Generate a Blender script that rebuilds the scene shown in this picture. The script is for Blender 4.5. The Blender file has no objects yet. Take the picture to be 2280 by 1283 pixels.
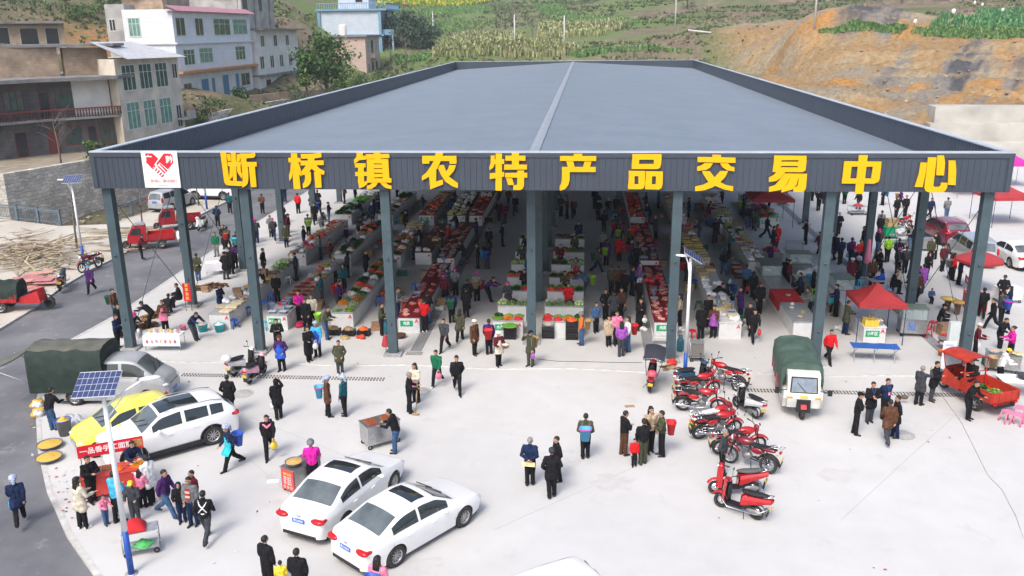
import bpy, bmesh, math, random
import numpy as np
from mathutils import Vector, Matrix, noise as mnoise
from mathutils.geometry import tessellate_polygon
R = math.radians
random.seed(7)
S = bpy.context.scene
C = S.collection
# ------------------------------------------------------------------ camera, sky, sun, exposure
FOC, PITCH, YAW, ROLL = 1920.5, 0.291, -0.087, 0.011
CAM = np.array([2.242, -36.063, 14.246])
def cam_axes():
    cy, sy = math.cos(YAW), math.sin(YAW)
    fwd = np.array([sy*math.cos(PITCH), cy*math.cos(PITCH), -math.sin(PITCH)])
    rt = np.array([cy, -sy, 0.0]); dn = np.cross(fwd, rt)
    c, s = math.cos(ROLL), math.sin(ROLL)
    return c*rt+s*dn, -s*rt+c*dn, fwd
AX = cam_axes()
cd = bpy.data.cameras.new('camera'); cam = bpy.data.objects.new('camera', cd); C.objects.link(cam)
cd.sensor_fit = 'HORIZONTAL'; cd.sensor_width = 36; cd.lens = FOC/2280*36
cd.clip_start = 0.5; cd.clip_end = 3000
m = Matrix.Identity(4)
for i in range(3):
    m[i][0], m[i][1], m[i][2], m[i][3] = AX[0][i], -AX[1][i], -AX[2][i], CAM[i]
cam.matrix_world = m
S.camera = cam
W = bpy.data.worlds.new('World'); S.world = W; W.use_nodes = True
nt = W.node_tree; bg = nt.nodes['Background']
sky = nt.nodes.new('ShaderNodeTexSky'); sky.sky_type = 'NISHITA'; sky.sun_disc = False
SUN_EL, SUN_AZ = R(52), R(200)     # high soft sun behind the camera, thin overcast
sky.sun_elevation = SUN_EL; sky.sun_rotation = SUN_AZ
sky.air_density = 1.0; sky.dust_density = 4.0; sky.ozone_density = 1.0
nt.links.new(sky.outputs[0], bg.inputs[0]); bg.inputs[1].default_value = 0.15
sd = bpy.data.lights.new('sun', 'SUN'); sd.energy = 1.15; sd.angle = R(18); sd.color = (1, .975, .94)
sun = bpy.data.objects.new('sun', sd); C.objects.link(sun)
sun.rotation_euler = Vector((-math.sin(SUN_AZ)*math.cos(SUN_EL), -math.cos(SUN_AZ)*math.cos(SUN_EL), -math.sin(SUN_EL))).to_track_quat('-Z', 'Y').to_euler()
S.view_settings.view_transform = 'Standard'; S.view_settings.look = 'None'
S.view_settings.exposure = 0.9; S.view_settings.gamma = 1
# ------------------------------------------------------------------ helpers
def ray(u, v):
    d = (u-1140)/FOC*AX[0]+(v-641.5)/FOC*AX[1]+AX[2]
    return d
def G(u, v, z=0.0):                      # the point at height z seen at (u, v)
    d = ray(u, v); t = (z-CAM[2])/d[2]; return Vector(CAM+t*d)
def D(u, v, dist):                       # the point at a given depth along the view
    return Vector(CAM+dist*ray(u, v))
MATS = {}
def mat(name, col, rough=.7, var=.12, scale=6.0, metal=0.0, bump=0.0, spec=.4, rnd=0.0, wave=None, alpha=1.0, coat=0.0):
    if name in MATS: return MATS[name]
    M_ = bpy.data.materials.new(name); M_.use_nodes = True; t = M_.node_tree; b = t.nodes['Principled BSDF']
    b.inputs['Roughness'].default_value = rough; b.inputs['Metallic'].default_value = metal
    b.inputs['Specular IOR Level'].default_value = spec
    if coat: b.inputs['Coat Weight'].default_value = coat; b.inputs['Coat Roughness'].default_value = .05
    if alpha < 1: b.inputs['Alpha'].default_value = alpha
    tc = t.nodes.new('ShaderNodeTexCoord'); n = t.nodes.new('ShaderNodeTexNoise')
    n.inputs['Scale'].default_value = scale; n.inputs['Detail'].default_value = 5
    t.links.new(tc.outputs['Object'], n.inputs['Vector'])
    r = t.nodes.new('ShaderNodeMapRange'); r.inputs[1].default_value = .3; r.inputs[2].default_value = .7
    r.inputs[3].default_value = 1-var; r.inputs[4].default_value = 1+var
    t.links.new(n.outputs['Fac'], r.inputs[0])
    mx = t.nodes.new('ShaderNodeVectorMath'); mx.operation = 'SCALE'; mx.inputs[0].default_value = col[:3]
    t.links.new(r.outputs[0], mx.inputs['Scale'])
    out = mx.outputs[0]
    if rnd:
        oi = t.nodes.new('ShaderNodeObjectInfo'); hs = t.nodes.new('ShaderNodeHueSaturation')
        a = t.nodes.new('ShaderNodeMapRange'); a.inputs[3].default_value = .5-rnd*.12; a.inputs[4].default_value = .5+rnd*.12
        c = t.nodes.new('ShaderNodeMapRange'); c.inputs[3].default_value = 1-rnd; c.inputs[4].default_value = 1+rnd
        t.links.new(oi.outputs['Random'], a.inputs[0]); t.links.new(oi.outputs['Random'], c.inputs[0])
        t.links.new(a.outputs[0], hs.inputs['Hue']); t.links.new(c.outputs[0], hs.inputs['Value']); t.links.new(out, hs.inputs['Color'])
        out = hs.outputs[0]
    t.links.new(out, b.inputs['Base Color'])
    h = n.outputs['Fac']
    if wave:                             # ribs: (axis, scale, depth)
        w = t.nodes.new('ShaderNodeTexWave'); w.bands_direction = wave[0]; w.inputs['Scale'].default_value = wave[1]
        t.links.new(tc.outputs['Object'], w.inputs['Vector']); h = w.outputs['Fac']; bump = wave[2]
    if bump:
        bp = t.nodes.new('ShaderNodeBump'); bp.inputs['Strength'].default_value = min(1, bump*4); bp.inputs['Distance'].default_value = bump
        t.links.new(h, bp.inputs['Height']); t.links.new(bp.outputs[0], b.inputs['Normal'])
    MATS[name] = M_; return M_
PAL = dict(black=(.012,.012,.014), navy=(.012,.022,.06), dark_grey=(.045,.048,.055), grey=(.16,.165,.17), white=(.72,.72,.7), cream=(.55,.5,.4), red=(.55,.015,.02), maroon=(.10,.012,.022), pink=(.72,.2,.32), magenta=(.6,.02,.3), purple=(.055,.018,.095), violet=(.3,.08,.38), blue=(.02,.09,.45), sky_blue=(.06,.36,.6), teal=(.015,.09,.11), green=(.01,.12,.06), olive=(.06,.062,.036), camo=(.055,.058,.036), brown=(.09,.042,.025), tan=(.36,.25,.14), orange=(.62,.16,.03), yellow=(.75,.55,.05), lime=(.3,.6,.05), denim=(.05,.1,.2), beige=(.42,.33,.23), turquoise=(.03,.42,.5))
def cloth(c): 
    return mat('cloth '+c, PAL[c], .9, .35, 9, bump=.02, spec=.15)
def tag(o, label=None, cat=None, group=None, kind=None):
    if label: o['label'] = label
    if cat: o['category'] = cat
    if group: o['group'] = group
    if kind: o['kind'] = kind
    return o
def empty(name, loc, rz=0.0, label=None, cat=None, group=None):
    o = bpy.data.objects.new(name, None); C.objects.link(o); o.empty_display_size = .2
    o.location = loc; o.rotation_euler = (0, 0, rz); return tag(o, label, cat, group)
def put(name, me, parent=None, loc=None, rz=0.0, sc=1.0, mats=None):
    o = bpy.data.objects.new(name, me); C.objects.link(o)
    if parent: o.parent = parent
    if loc is not None: o.location = loc
    if rz: o.rotation_euler = (0, 0, rz)
    if sc != 1.0: o.scale = (sc, sc, sc) if not isinstance(sc, tuple) else sc
    if mats:
        for i, q in enumerate(mats):
            o.material_slots[i].link = 'OBJECT'; o.material_slots[i].material = q
    return o
def copy_tree(o, parent=None):
    c = o.copy(); C.objects.link(c)
    if parent: c.parent = parent
    for ch in list(o.children): copy_tree(ch, c)
    return c
class MB:
    def __init__(s): s.v = []; s.f = []; s.m = []; s.sm = []
    def add(s, vs, fs, mi=0, smooth=False, M4=None):
        b = len(s.v)
        s.v += [tuple(M4 @ Vector(p)) for p in vs] if M4 is not None else [tuple(p) for p in vs]
        s.f += [tuple(b+i for i in f) for f in fs]; s.m += [mi]*len(fs); s.sm += [smooth]*len(fs)
        return s
    def box(s, c, d, mi=0, rz=0.0, top=1.0, M4=None):
        x, y, z = d[0]/2, d[1]/2, d[2]/2
        vs = []
        for zz, k in ((-z, 1), (z, top)):
            for sx, sy in ((-1,-1),(1,-1),(1,1),(-1,1)): vs.append(Vector((sx*x*k, sy*y*k, zz)))
        if rz:
            r = Matrix.Rotation(rz, 3, 'Z'); vs = [r @ p for p in vs]
        vs = [p+Vector(c) for p in vs]
        return s.add(vs, [(3,2,1,0),(4,5,6,7),(0,1,5,4),(1,2,6,5),(2,3,7,6),(3,0,4,7)], mi, False, M4)
    def b2(s, x0, x1, y0, y1, z0, z1, mi=0, M4=None):
        return s.box(((x0+x1)/2, (y0+y1)/2, (z0+z1)/2), (x1-x0, y1-y0, z1-z0), mi, M4=M4)
    def tube(s, pts, r, n=8, mi=0, smooth=True, cap=True, M4=None):
        pts = [Vector(p) for p in pts]; k = len(pts); rs = r if isinstance(r, (list, tuple)) else [r]*k
        vs = []; up = None
        for i, p in enumerate(pts):
            d = (pts[min(i+1, k-1)]-pts[max(i-1, 0)])
            d = d.normalized() if d.length > 1e-9 else Vector((0,0,1))
            if up is None: up = Vector((0,0,1)) if abs(d.z) < .9 else Vector((1,0,0))
            a = d.cross(up)
            if a.length < 1e-4: a = d.cross(Vector((1,0,0)) if abs(d.x) < .9 else Vector((0,1,0)))
            a.normalize(); b = a.cross(d).normalized(); up = b
            for j in range(n):
                t = 2*math.pi*j/n; vs.append(p+rs[i]*(math.cos(t)*a+math.sin(t)*b))
        fs = [(i*n+j, i*n+(j+1) % n, (i+1)*n+(j+1) % n, (i+1)*n+j) for i in range(k-1) for j in range(n)]
        if cap: fs += [tuple(range(n-1, -1, -1)), tuple((k-1)*n+j for j in range(n))]
        return s.add(vs, fs, mi, smooth, M4)
    def cap(s, p0, p1, r0, r1, n=10, mi=0):            # a tapered capsule, closed
        p0, p1 = Vector(p0), Vector(p1); d = p1-p0; L = d.length; d = d.normalized() if L > 1e-6 else Vector((0,0,1))
        ps = []; rs = []
        for a in (-88, -60, -30, 0): ps.append(p0+d*(r0*math.sin(R(a)))); rs.append(r0*math.cos(R(a)))
        for a in (0, 30, 60, 88): ps.append(p1+d*(r1*math.sin(R(a)))); rs.append(r1*math.cos(R(a)))
        return s.tube(ps, rs, n, mi)
    def ball(s, c, r, nu=10, nv=7, mi=0, smooth=True, M4=None, fn=None):
        r = r if isinstance(r, (tuple, list)) else (r, r, r); vs = [(c[0], c[1], c[2]-r[2])]
        for i in range(1, nv):
            a = math.pi*i/nv-math.pi/2
            for j in range(nu):
                t = 2*math.pi*j/nu
                vs.append((c[0]+r[0]*math.cos(a)*math.cos(t), c[1]+r[1]*math.cos(a)*math.sin(t), c[2]+r[2]*math.sin(a)))
        vs.append((c[0], c[1], c[2]+r[2])); e = len(vs)-1
        fs = [(0, 1+(j+1) % nu, 1+j) for j in range(nu)]
        for i in range(nv-2): fs += [(1+i*nu+j, 1+i*nu+(j+1) % nu, 1+(i+1)*nu+(j+1) % nu, 1+(i+1)*nu+j) for j in range(nu)]
        fs += [(e, 1+(nv-2)*nu+j, 1+(nv-2)*nu+(j+1) % nu) for j in range(nu)]
        if fn: vs = [fn(p) for p in vs]
        return s.add(vs, fs, mi, smooth, M4)
    def lathe(s, prof, c=(0,0,0), n=16, mi=0, smooth=True, M4=None):
        vs = [(c[0]+r*math.cos(2*math.pi*j/n), c[1]+r*math.sin(2*math.pi*j/n), c[2]+z) for r, z in prof for j in range(n)]
        k = len(prof); fs = [(i*n+j, i*n+(j+1) % n, (i+1)*n+(j+1) % n, (i+1)*n+j) for i in range(k-1) for j in range(n)]
        return s.add(vs, fs, mi, smooth, M4)
    def prism(s, poly, z0, z1, mi=0, M4=None):          # poly counter-clockwise in xy
        n = len(poly); vs = [(p[0], p[1], z0) for p in poly]+[(p[0], p[1], z1) for p in poly]
        tri = tessellate_polygon([[Vector((p[0], p[1], 0)) for p in poly]])
        a = sum(poly[i][0]*poly[(i+1) % n][1]-poly[(i+1) % n][0]*poly[i][1] for i in range(n))
        fs = []
        for t in tri:
            p, q, w = [Vector((poly[i][0], poly[i][1], 0)) for i in t]
            t = t if (q-p).cross(w-p).z > 0 else t[::-1]
            fs += [tuple(i+n for i in t), tuple(i for i in t[::-1])]
        for i in range(n):
            j = (i+1) % n; fs.append((i, j, j+n, i+n) if a > 0 else (j, i, i+n, j+n))
        return s.add(vs, fs, mi, False, M4)
    def torus(s, c, R0, r, n=20, k=8, axis='Y', mi=0, M4=None):
        vs = []
        for i in range(n):
            a = 2*math.pi*i/n
            for j in range(k):
                b = 2*math.pi*j/k; q = R0+r*math.cos(b); h = r*math.sin(b)
                p = (q*math.cos(a), h, q*math.sin(a)) if axis == 'Y' else (q*math.cos(a), q*math.sin(a), h) if axis == 'Z' else (h, q*math.cos(a), q*math.sin(a))
                vs.append((p[0]+c[0], p[1]+c[1], p[2]+c[2]))
        fs = [(i*k+j, ((i+1) % n)*k+j, ((i+1) % n)*k+(j+1) % k, i*k+(j+1) % k) for i in range(n) for j in range(k)]
        return s.add(vs, fs, mi, True, M4)
    def quad(s, a, b, c, d, mi=0, M4=None): return s.add([a, b, c, d], [(0,1,2,3)], mi, False, M4)
    def sheet(s, a, b, c, d, nu, nv, fn=None, mi=0, smooth=True, thick=0.0):   # bilinear patch a-b-c-d, fn(p,u,v) displaces
        a, b, c, d = map(Vector, (a, b, c, d)); vs = []
        for j in range(nv+1):
            for i in range(nu+1):
                u, v = i/nu, j/nv; p = (a*(1-u)+b*u)*(1-v)+(d*(1-u)+c*u)*v
                vs.append(fn(p, u, v) if fn else p)
        w = nu+1; fs = [(j*w+i, j*w+i+1, (j+1)*w+i+1, (j+1)*w+i) for j in range(nv) for i in range(nu)]
        return s.add(vs, fs, mi, smooth)
    def mesh(s, name, mats):
        me = bpy.data.meshes.new(name); me.from_pydata(s.v, [], s.f)
        for q in (mats if isinstance(mats, (list, tuple)) else [mats]): me.materials.append(q)
        me.polygons.foreach_set('material_index', s.m); me.polygons.foreach_set('use_smooth', s.sm); me.update(); return me
    def build(s, name, mats, parent=None, loc=None, rz=0.0, sc=1.0):
        return put(name, s.mesh(name, mats), parent, loc, rz, sc)
def frame(o, ux, uz=None):              # matrix placing local x along ux, z up
    ux = Vector(ux).normalized(); uz = Vector((0,0,1)) if uz is None else Vector(uz).normalized(); uy = uz.cross(ux)
    return Matrix(((ux.x, uy.x, uz.x, o[0]), (ux.y, uy.y, uz.y, o[1]), (ux.z, uy.z, uz.z, o[2]), (0,0,0,1)))
def text(name, s, size, m_, parent, loc, rot=(R(90), 0, 0), bold=.02, ext=.006, sx=1.0, align='CENTER'):
    cu = bpy.data.curves.new(name, 'FONT'); cu.body = s; cu.size = size; cu.extrude = ext; cu.offset = bold*size; cu.align_x = align; cu.align_y = 'CENTER'
    cu.resolution_u = 2
    o = bpy.data.objects.new(name, cu); C.objects.link(o); bpy.context.view_layer.update()
    me = bpy.data.meshes.new_from_object(o.evaluated_get(bpy.context.evaluated_depsgraph_get())); me.name = name
    bpy.data.objects.remove(o); bpy.data.curves.remove(cu)
    me.materials.clear(); me.materials.append(m_)
    q = put(name, me, parent, loc); q.rotation_euler = rot; q.scale = (sx, 1, 1); return q
# common materials
M_STEEL = mat('brushed steel', (.5,.5,.5), .35, .15, 12, metal=.9)
M_GALV = mat('galvanised pipe', (.45,.46,.47), .5, .15, 12, metal=.6)
M_DARK = mat('dark rubber', (.014,.014,.015), .8, .2)
M_TYRE = mat('dusty tyre', (.035,.033,.03), .9, .35, 18)
M_GLASS = mat('tinted car glass', (.02,.027,.03), .06, .1, spec=.8)
M_BLACK = mat('black plastic', (.015,.015,.017), .5, .15)
M_WHITEP = mat('white plastic', (.75,.75,.74), .5, .08)
M_CHROME = mat('chrome', (.7,.7,.72), .15, .05, metal=1)
M_REDP = mat('red plastic', (.55,.02,.02), .45, .12)
M_REDL = mat('red lamp glass', (.45,.01,.015), .15, .2, 20)
M_LAMP = mat('clear lamp glass', (.75,.77,.78), .1, .1, metal=.4)
M_AMBER = mat('amber lamp glass', (.7,.25,.02), .2, .1)
M_BLUEPL = mat('blue number plate', (.03,.13,.5), .5, .05)
M_YELPL = mat('yellow number plate', (.7,.5,.06), .5, .1)
M_WHITE = mat('white paint', (.8,.8,.79), .6, .05)
M_SIGNRED = mat('red sign paint', (.6,.015,.03), .5, .1)
M_SIGNGREEN = mat('green sign board', (.01,.3,.13), .5, .05)
M_BAMBOO = mat('woven bamboo', (.36,.22,.09), .8, .3, 40, bump=.01)
M_WOOD = mat('bare wood', (.3,.2,.11), .8, .3, 9, bump=.006)
M_CARD = mat('cardboard', (.36,.23,.12), .85, .15, 5)
LETTERS = [[[-13.4,9.33,-13.14,9.33,-13.15,8.88,-13.14,8.23,-13.12,8.14,-13.04,8.1,-12.58,8.07,-12.6,7.88,-13.17,7.9,-13.3,7.93,-13.37,8.05,-13.38,8.52],[-13.13,9.25,-12.98,9.26,-12.96,8.98,-13.1,8.96],[-12.68,9.24,-12.53,9.25,-12.58,8.96,-12.72,8.93],[-12.94,9.32,-12.72,9.32,-12.8,8.09,-12.96,8.09],[-13.12,8.92,-12.53,8.93,-12.56,8.74,-13.12,8.74],[-13.04,8.74,-12.86,8.74,-12.94,8.34,-13.08,8.16,-13.14,8.18,-13.08,8.45],[-12.73,8.74,-12.56,8.74,-12.57,8.49,-12.53,8.42,-12.55,8.2,-12.65,8.34,-12.73,8.49],[-12.54,9.28,-12.28,9.2,-12.27,8.88,-12.24,8.52,-12.27,8.17,-12.33,7.98,-12.44,7.88,-12.58,7.81,-12.57,7.98,-12.52,8.16,-12.51,8.7],[-12.54,9.28,-12.09,9.28,-11.87,9.32,-11.85,9.2,-11.93,9.11,-12.26,9.08,-12.55,9.09],[-12.28,8.92,-11.84,8.92,-11.84,8.73,-12.3,8.72],[-12.19,8.74,-11.93,8.74,-11.94,7.84,-12.19,7.84]],[[-10.3,9.29,-10.03,9.29,-10.0,7.76,-10.3,7.76],[-10.43,9.1,-9.9,9.1,-9.9,8.91,-10.43,8.91],[-10.33,8.88,-10.16,8.89,-10.27,8.53,-10.35,8.24,-10.46,8.11,-10.46,8.35,-10.38,8.56],[-10.05,8.89,-9.98,8.87,-9.92,8.6,-9.93,8.3,-10.02,8.42,-10.08,8.53],[-9.87,9.26,-9.37,9.27,-8.97,9.33,-8.97,9.13,-9.28,9.08,-9.86,9.07],[-9.58,9.1,-9.28,9.1,-9.32,8.74,-9.56,8.74],[-9.9,8.98,-8.89,8.99,-8.9,8.8,-9.91,8.78],[-9.66,8.8,-9.36,8.8,-9.44,8.64,-9.66,8.42,-9.9,8.35,-9.9,8.53,-9.79,8.64],[-9.5,8.76,-9.23,8.8,-9.1,8.64,-8.88,8.53,-8.92,8.38,-9.15,8.44,-9.39,8.6],[-9.76,8.51,-9.49,8.51,-9.49,8.17,-9.55,8.0,-9.68,7.87,-9.88,7.8,-9.88,7.98,-9.8,8.07,-9.75,8.25],[-9.34,8.51,-9.05,8.51,-9.06,7.83,-9.33,7.82]],[[-7.43,9.32,-7.18,9.31,-7.18,9.19,-7.05,9.18,-7.05,9.03,-7.34,9.01,-7.46,8.91,-7.57,8.87,-7.57,9.03,-7.46,9.14],[-7.55,8.87,-7.08,8.87,-7.09,8.7,-7.54,8.69],[-7.55,8.5,-7.03,8.51,-7.04,8.34,-7.56,8.33],[-7.41,8.71,-7.17,8.71,-7.19,8.04,-7.46,8.04],[-7.44,8.08,-7.19,8.08,-7.05,8.13,-7.06,7.99,-7.2,7.88,-7.42,7.8],[-7.04,9.25,-6.04,9.27,-6.03,9.1,-7.04,9.06],[-6.7,9.34,-6.41,9.34,-6.42,9.03,-6.7,9.03],[-7.01,9.05,-6.72,9.05,-6.73,8.22,-7.05,8.22],[-6.36,9.05,-6.09,9.05,-6.08,8.22,-6.37,8.22],[-6.73,9.05,-6.35,9.05,-6.36,8.87,-6.74,8.87],[-6.74,8.83,-6.36,8.83,-6.36,8.67,-6.75,8.67],[-6.75,8.63,-6.36,8.63,-6.36,8.48,-6.75,8.48],[-6.74,8.43,-6.36,8.43,-6.35,8.29,-6.74,8.28],[-7.05,8.23,-5.99,8.24,-6.0,8.06,-7.06,8.05],[-6.84,8.04,-6.59,8.04,-6.69,7.9,-6.88,7.79,-7.08,7.77,-7.07,7.92,-6.94,7.95],[-6.48,8.04,-6.23,8.04,-6.15,7.96,-6.0,7.92,-6.01,7.78,-6.26,7.83,-6.4,7.94]],[[-4.63,9.19,-3.18,9.19,-3.18,8.98,-4.64,8.98],[-4.64,9.01,-4.33,9.01,-4.34,8.87,-4.63,8.86],[-3.48,9.01,-3.17,9.01,-3.19,8.86,-3.47,8.86],[-4.05,9.31,-3.73,9.31,-3.85,8.98,-4.0,8.66,-4.23,8.42,-4.37,8.31,-4.68,8.14,-4.68,8.33,-4.47,8.5,-4.27,8.77,-4.13,9.01],[-4.37,8.45,-4.05,8.57,-4.08,8.1,-3.79,8.19,-3.78,7.99,-4.34,7.77],[-3.9,8.8,-3.72,8.81,-3.62,8.49,-3.49,8.29,-3.14,8.03,-3.15,7.83,-3.39,7.91,-3.67,8.1,-3.85,8.38,-3.97,8.66],[-3.49,8.8,-3.2,8.8,-3.3,8.56,-3.48,8.36,-3.59,8.35,-3.64,8.52,-3.54,8.66]],[[-1.52,9.29,-1.25,9.29,-1.28,7.73,-1.55,7.73],[-1.72,9.21,-1.56,9.21,-1.56,8.88,-1.63,8.7,-1.79,8.59,-1.79,8.75,-1.74,8.88],[-1.59,9.05,-1.16,9.06,-1.17,8.86,-1.59,8.85],[-1.78,8.46,-1.17,8.52,-1.17,8.34,-1.3,8.3,-1.79,8.22],[-0.84,9.31,-0.54,9.31,-0.55,8.81,-0.84,8.81],[-1.11,9.2,-0.27,9.2,-0.27,9.0,-1.11,9.0],[-1.16,8.83,-0.21,8.83,-0.21,8.63,-1.17,8.62],[-1.13,8.48,-0.2,8.49,-0.2,8.29,-1.13,8.29],[-0.62,8.58,-0.33,8.58,-0.34,7.94,-0.4,7.81,-0.52,7.76,-0.79,7.76,-0.79,7.96,-0.66,7.97,-0.62,8.02],[-1.09,8.26,-0.84,8.26,-0.76,7.98,-1.01,7.97]],[[1.74,9.28,2.09,9.28,2.09,9.18,1.74,9.18],[1.17,9.19,2.67,9.19,2.67,8.99,1.17,8.99],[1.43,8.97,1.72,8.97,1.78,8.74,1.5,8.74],[2.19,8.96,2.47,8.96,2.42,8.74,2.13,8.74],[1.25,8.74,2.65,8.74,2.66,8.53,1.26,8.53],[1.26,8.54,1.58,8.54,1.58,8.19,1.52,7.98,1.38,7.8,1.17,7.74,1.16,7.91,1.23,8.05,1.25,8.19]],[[4.15,9.27,5.34,9.27,5.35,9.05,4.16,9.05],[4.15,9.06,4.44,9.06,4.44,8.85,4.14,8.85],[5.04,9.06,5.35,9.06,5.34,8.86,5.04,8.85],[4.14,8.86,5.34,8.87,5.3,8.71,5.18,8.66,4.14,8.66],[4.02,8.58,4.7,8.58,4.7,8.37,4.03,8.36],[4.03,8.37,4.27,8.37,4.27,8.02,4.02,8.02],[4.43,8.37,4.7,8.37,4.71,8.02,4.44,8.02],[4.01,8.02,4.71,8.03,4.66,7.87,4.56,7.82,4.01,7.82],[4.73,8.57,5.42,8.56,5.43,8.36,4.73,8.36],[4.73,8.36,4.99,8.36,4.99,8.02,4.72,8.02],[5.15,8.36,5.43,8.36,5.43,8.02,5.15,8.02],[4.72,8.02,5.43,8.03,5.38,7.86,5.28,7.81,4.72,7.82]],[[7.41,9.25,7.75,9.25,7.76,9.13,7.41,9.13],[6.81,9.16,8.34,9.13,8.35,8.92,6.82,8.95],[7.11,8.91,7.44,8.9,7.34,8.72,7.16,8.62,6.82,8.59,6.81,8.76,6.98,8.81],[7.73,8.9,8.05,8.9,8.17,8.78,8.32,8.74,8.33,8.57,8.03,8.62,7.84,8.74],[7.02,8.57,7.33,8.58,7.54,8.33,7.79,8.12,8.03,8.0,8.32,7.95,8.32,7.75,7.94,7.83,7.54,7.99,7.28,8.16,7.12,8.38],[7.76,8.59,8.07,8.58,7.98,8.35,7.77,8.11,7.5,7.92,7.17,7.79,6.78,7.74,6.77,7.93,7.12,8.02,7.38,8.17,7.57,8.35]],[[9.89,9.22,11.17,9.21,11.18,9.04,9.89,9.03],[9.89,9.04,10.19,9.04,10.18,8.73,9.88,8.73],[10.18,8.97,10.88,8.97,10.87,8.8,10.18,8.8],[10.87,9.04,11.19,9.04,11.18,8.73,10.86,8.73],[9.87,8.74,11.18,8.74,11.17,8.61,11.06,8.55,9.87,8.55],[10.03,8.56,10.37,8.54,10.22,8.32,10.03,8.18,9.75,8.14,9.74,8.32,9.91,8.41],[10.35,8.49,11.25,8.48,11.25,8.29,10.22,8.29],[10.23,8.3,10.57,8.3,10.44,8.01,10.22,7.81,9.78,7.73,9.77,7.92,10.01,8.01],[10.6,8.31,10.91,8.3,10.87,8.05,10.72,7.84,10.28,7.71,10.28,7.88,10.47,8.01],[10.93,8.31,11.25,8.31,11.25,7.88,11.18,7.76,11.06,7.74,10.76,7.74,10.75,7.93,10.88,7.95,10.92,8.02]],[[13.24,9.24,13.58,9.24,13.56,7.66,13.23,7.66],[12.68,8.99,14.14,8.98,14.15,8.78,12.68,8.78],[12.68,8.79,12.99,8.79,12.98,8.28,12.67,8.28],[13.83,8.79,14.15,8.79,14.14,8.29,13.81,8.31],[12.66,8.29,14.15,8.3,14.1,8.16,13.94,8.09,12.67,8.09]],[[15.68,8.95,15.93,8.94,15.91,8.39,15.87,7.95,15.56,7.96,15.66,8.5],[15.94,9.16,16.27,9.15,16.28,8.01,16.36,7.96,16.5,7.96,16.57,8.01,16.56,8.13,16.82,8.13,16.83,7.94,16.76,7.79,16.64,7.74,16.13,7.74,16.0,7.8,15.94,7.94],[16.29,9.23,16.54,9.23,16.62,8.95,16.64,8.43,16.34,8.44],[16.75,9.03,17.01,9.03,17.09,8.65,17.14,8.04,16.85,8.05]]]
HEART = [[-16.96,9.39,-15.37,9.38,-15.33,7.8,-16.93,7.81],[-16.77,9.29,-16.44,9.29,-16.2,9.06,-16.38,8.85,-16.42,8.8,-16.37,8.71,-16.41,8.66,-16.5,8.73,-16.46,8.62,-16.5,8.58,-16.77,8.88],[-15.93,9.28,-15.63,9.28,-15.55,9.2,-15.55,8.88,-15.83,8.59,-16.16,8.89,-16.29,8.76,-16.33,8.83],[-16.19,8.82,-16.13,8.83,-15.85,8.54,-15.91,8.47],[-16.3,8.73,-16.24,8.75,-15.95,8.46,-16.0,8.4],[-16.34,8.65,-16.29,8.61,-16.39,8.5,-16.44,8.53],[-16.24,8.57,-16.19,8.52,-16.31,8.4,-16.36,8.45],[-16.15,8.47,-16.1,8.44,-16.22,8.31,-16.27,8.36],[-16.06,8.39,-16.02,8.35,-16.11,8.25,-16.17,8.26,-16.19,8.28]]
# ------------------------------------------------------------------ ground, road, kerbs
def pts2(*uv): return [tuple(G(u, v)[:2]) for u, v in uv]
def ground_mat(name, a, b, rough, scale, bump, fine=90, stain=None):
    M_ = bpy.data.materials.new(name); M_.use_nodes = True; t = M_.node_tree; p = t.nodes['Principled BSDF']
    p.inputs['Roughness'].default_value = rough; p.inputs['Specular IOR Level'].default_value = .25
    tc = t.nodes.new('ShaderNodeTexCoord')
    def noise(sc, det=6, rough_=.6):
        n = t.nodes.new('ShaderNodeTexNoise'); n.inputs['Scale'].default_value = sc; n.inputs['Detail'].default_value = det; n.inputs['Roughness'].default_value = rough_
        t.links.new(tc.outputs['Object'], n.inputs['Vector']); return n.outputs['Fac']
    n1, n2, n3 = noise(scale), noise(scale*9, 4), noise(fine, 2)
    r = t.nodes.new('ShaderNodeValToRGB'); r.color_ramp.elements[0].position = .32; r.color_ramp.elements[1].position = .66
    r.color_ramp.elements[0].color = (*a, 1); r.color_ramp.elements[1].color = (*b, 1)
    t.links.new(n1, r.inputs[0]); out = r.outputs[0]
    for n, lo in ((n2, .965), (n3, .9)):
        mr = t.nodes.new('ShaderNodeMapRange'); mr.inputs[1].default_value = .3; mr.inputs[2].default_value = .7; mr.inputs[3].default_value = lo; mr.inputs[4].default_value = 2-lo
        t.links.new(n, mr.inputs[0]); q = t.nodes.new('ShaderNodeVectorMath'); q.operation = 'SCALE'
        t.links.new(out, q.inputs[0]); t.links.new(mr.outputs[0], q.inputs['Scale']); out = q.outputs[0]
    if stain:
        n4 = noise(.9, 8, .7); mr = t.nodes.new('ShaderNodeMapRange'); mr.inputs[1].default_value = .58; mr.inputs[2].default_value = .72
        t.links.new(n4, mr.inputs[0]); mx = t.nodes.new('ShaderNodeMix'); mx.data_type = 'RGBA'; mx.inputs[7].default_value = (*stain, 1)
        t.links.new(mr.outputs[0], mx.inputs[0]); t.links.new(out, mx.inputs[6]); out = mx.outputs[2]
    t.links.new(out, p.inputs['Base Color'])
    if bump:
        bp = t.nodes.new('ShaderNodeBump'); bp.inputs['Distance'].default_value = bump; bp.inputs['Strength'].default_value = .6
        t.links.new(n3, bp.inputs['Height']); t.links.new(bp.outputs[0], p.inputs['Normal'])
    return M_
M_CONC = ground_mat('plaza concrete', (.475,.47,.455), (.535,.53,.515), .85, .12, .004, stain=(.45,.44,.42))
M_ASPH = ground_mat('worn asphalt', (.10,.105,.118), (.19,.19,.196), .9, .25, .01, 60, stain=(.26,.255,.245))
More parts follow.
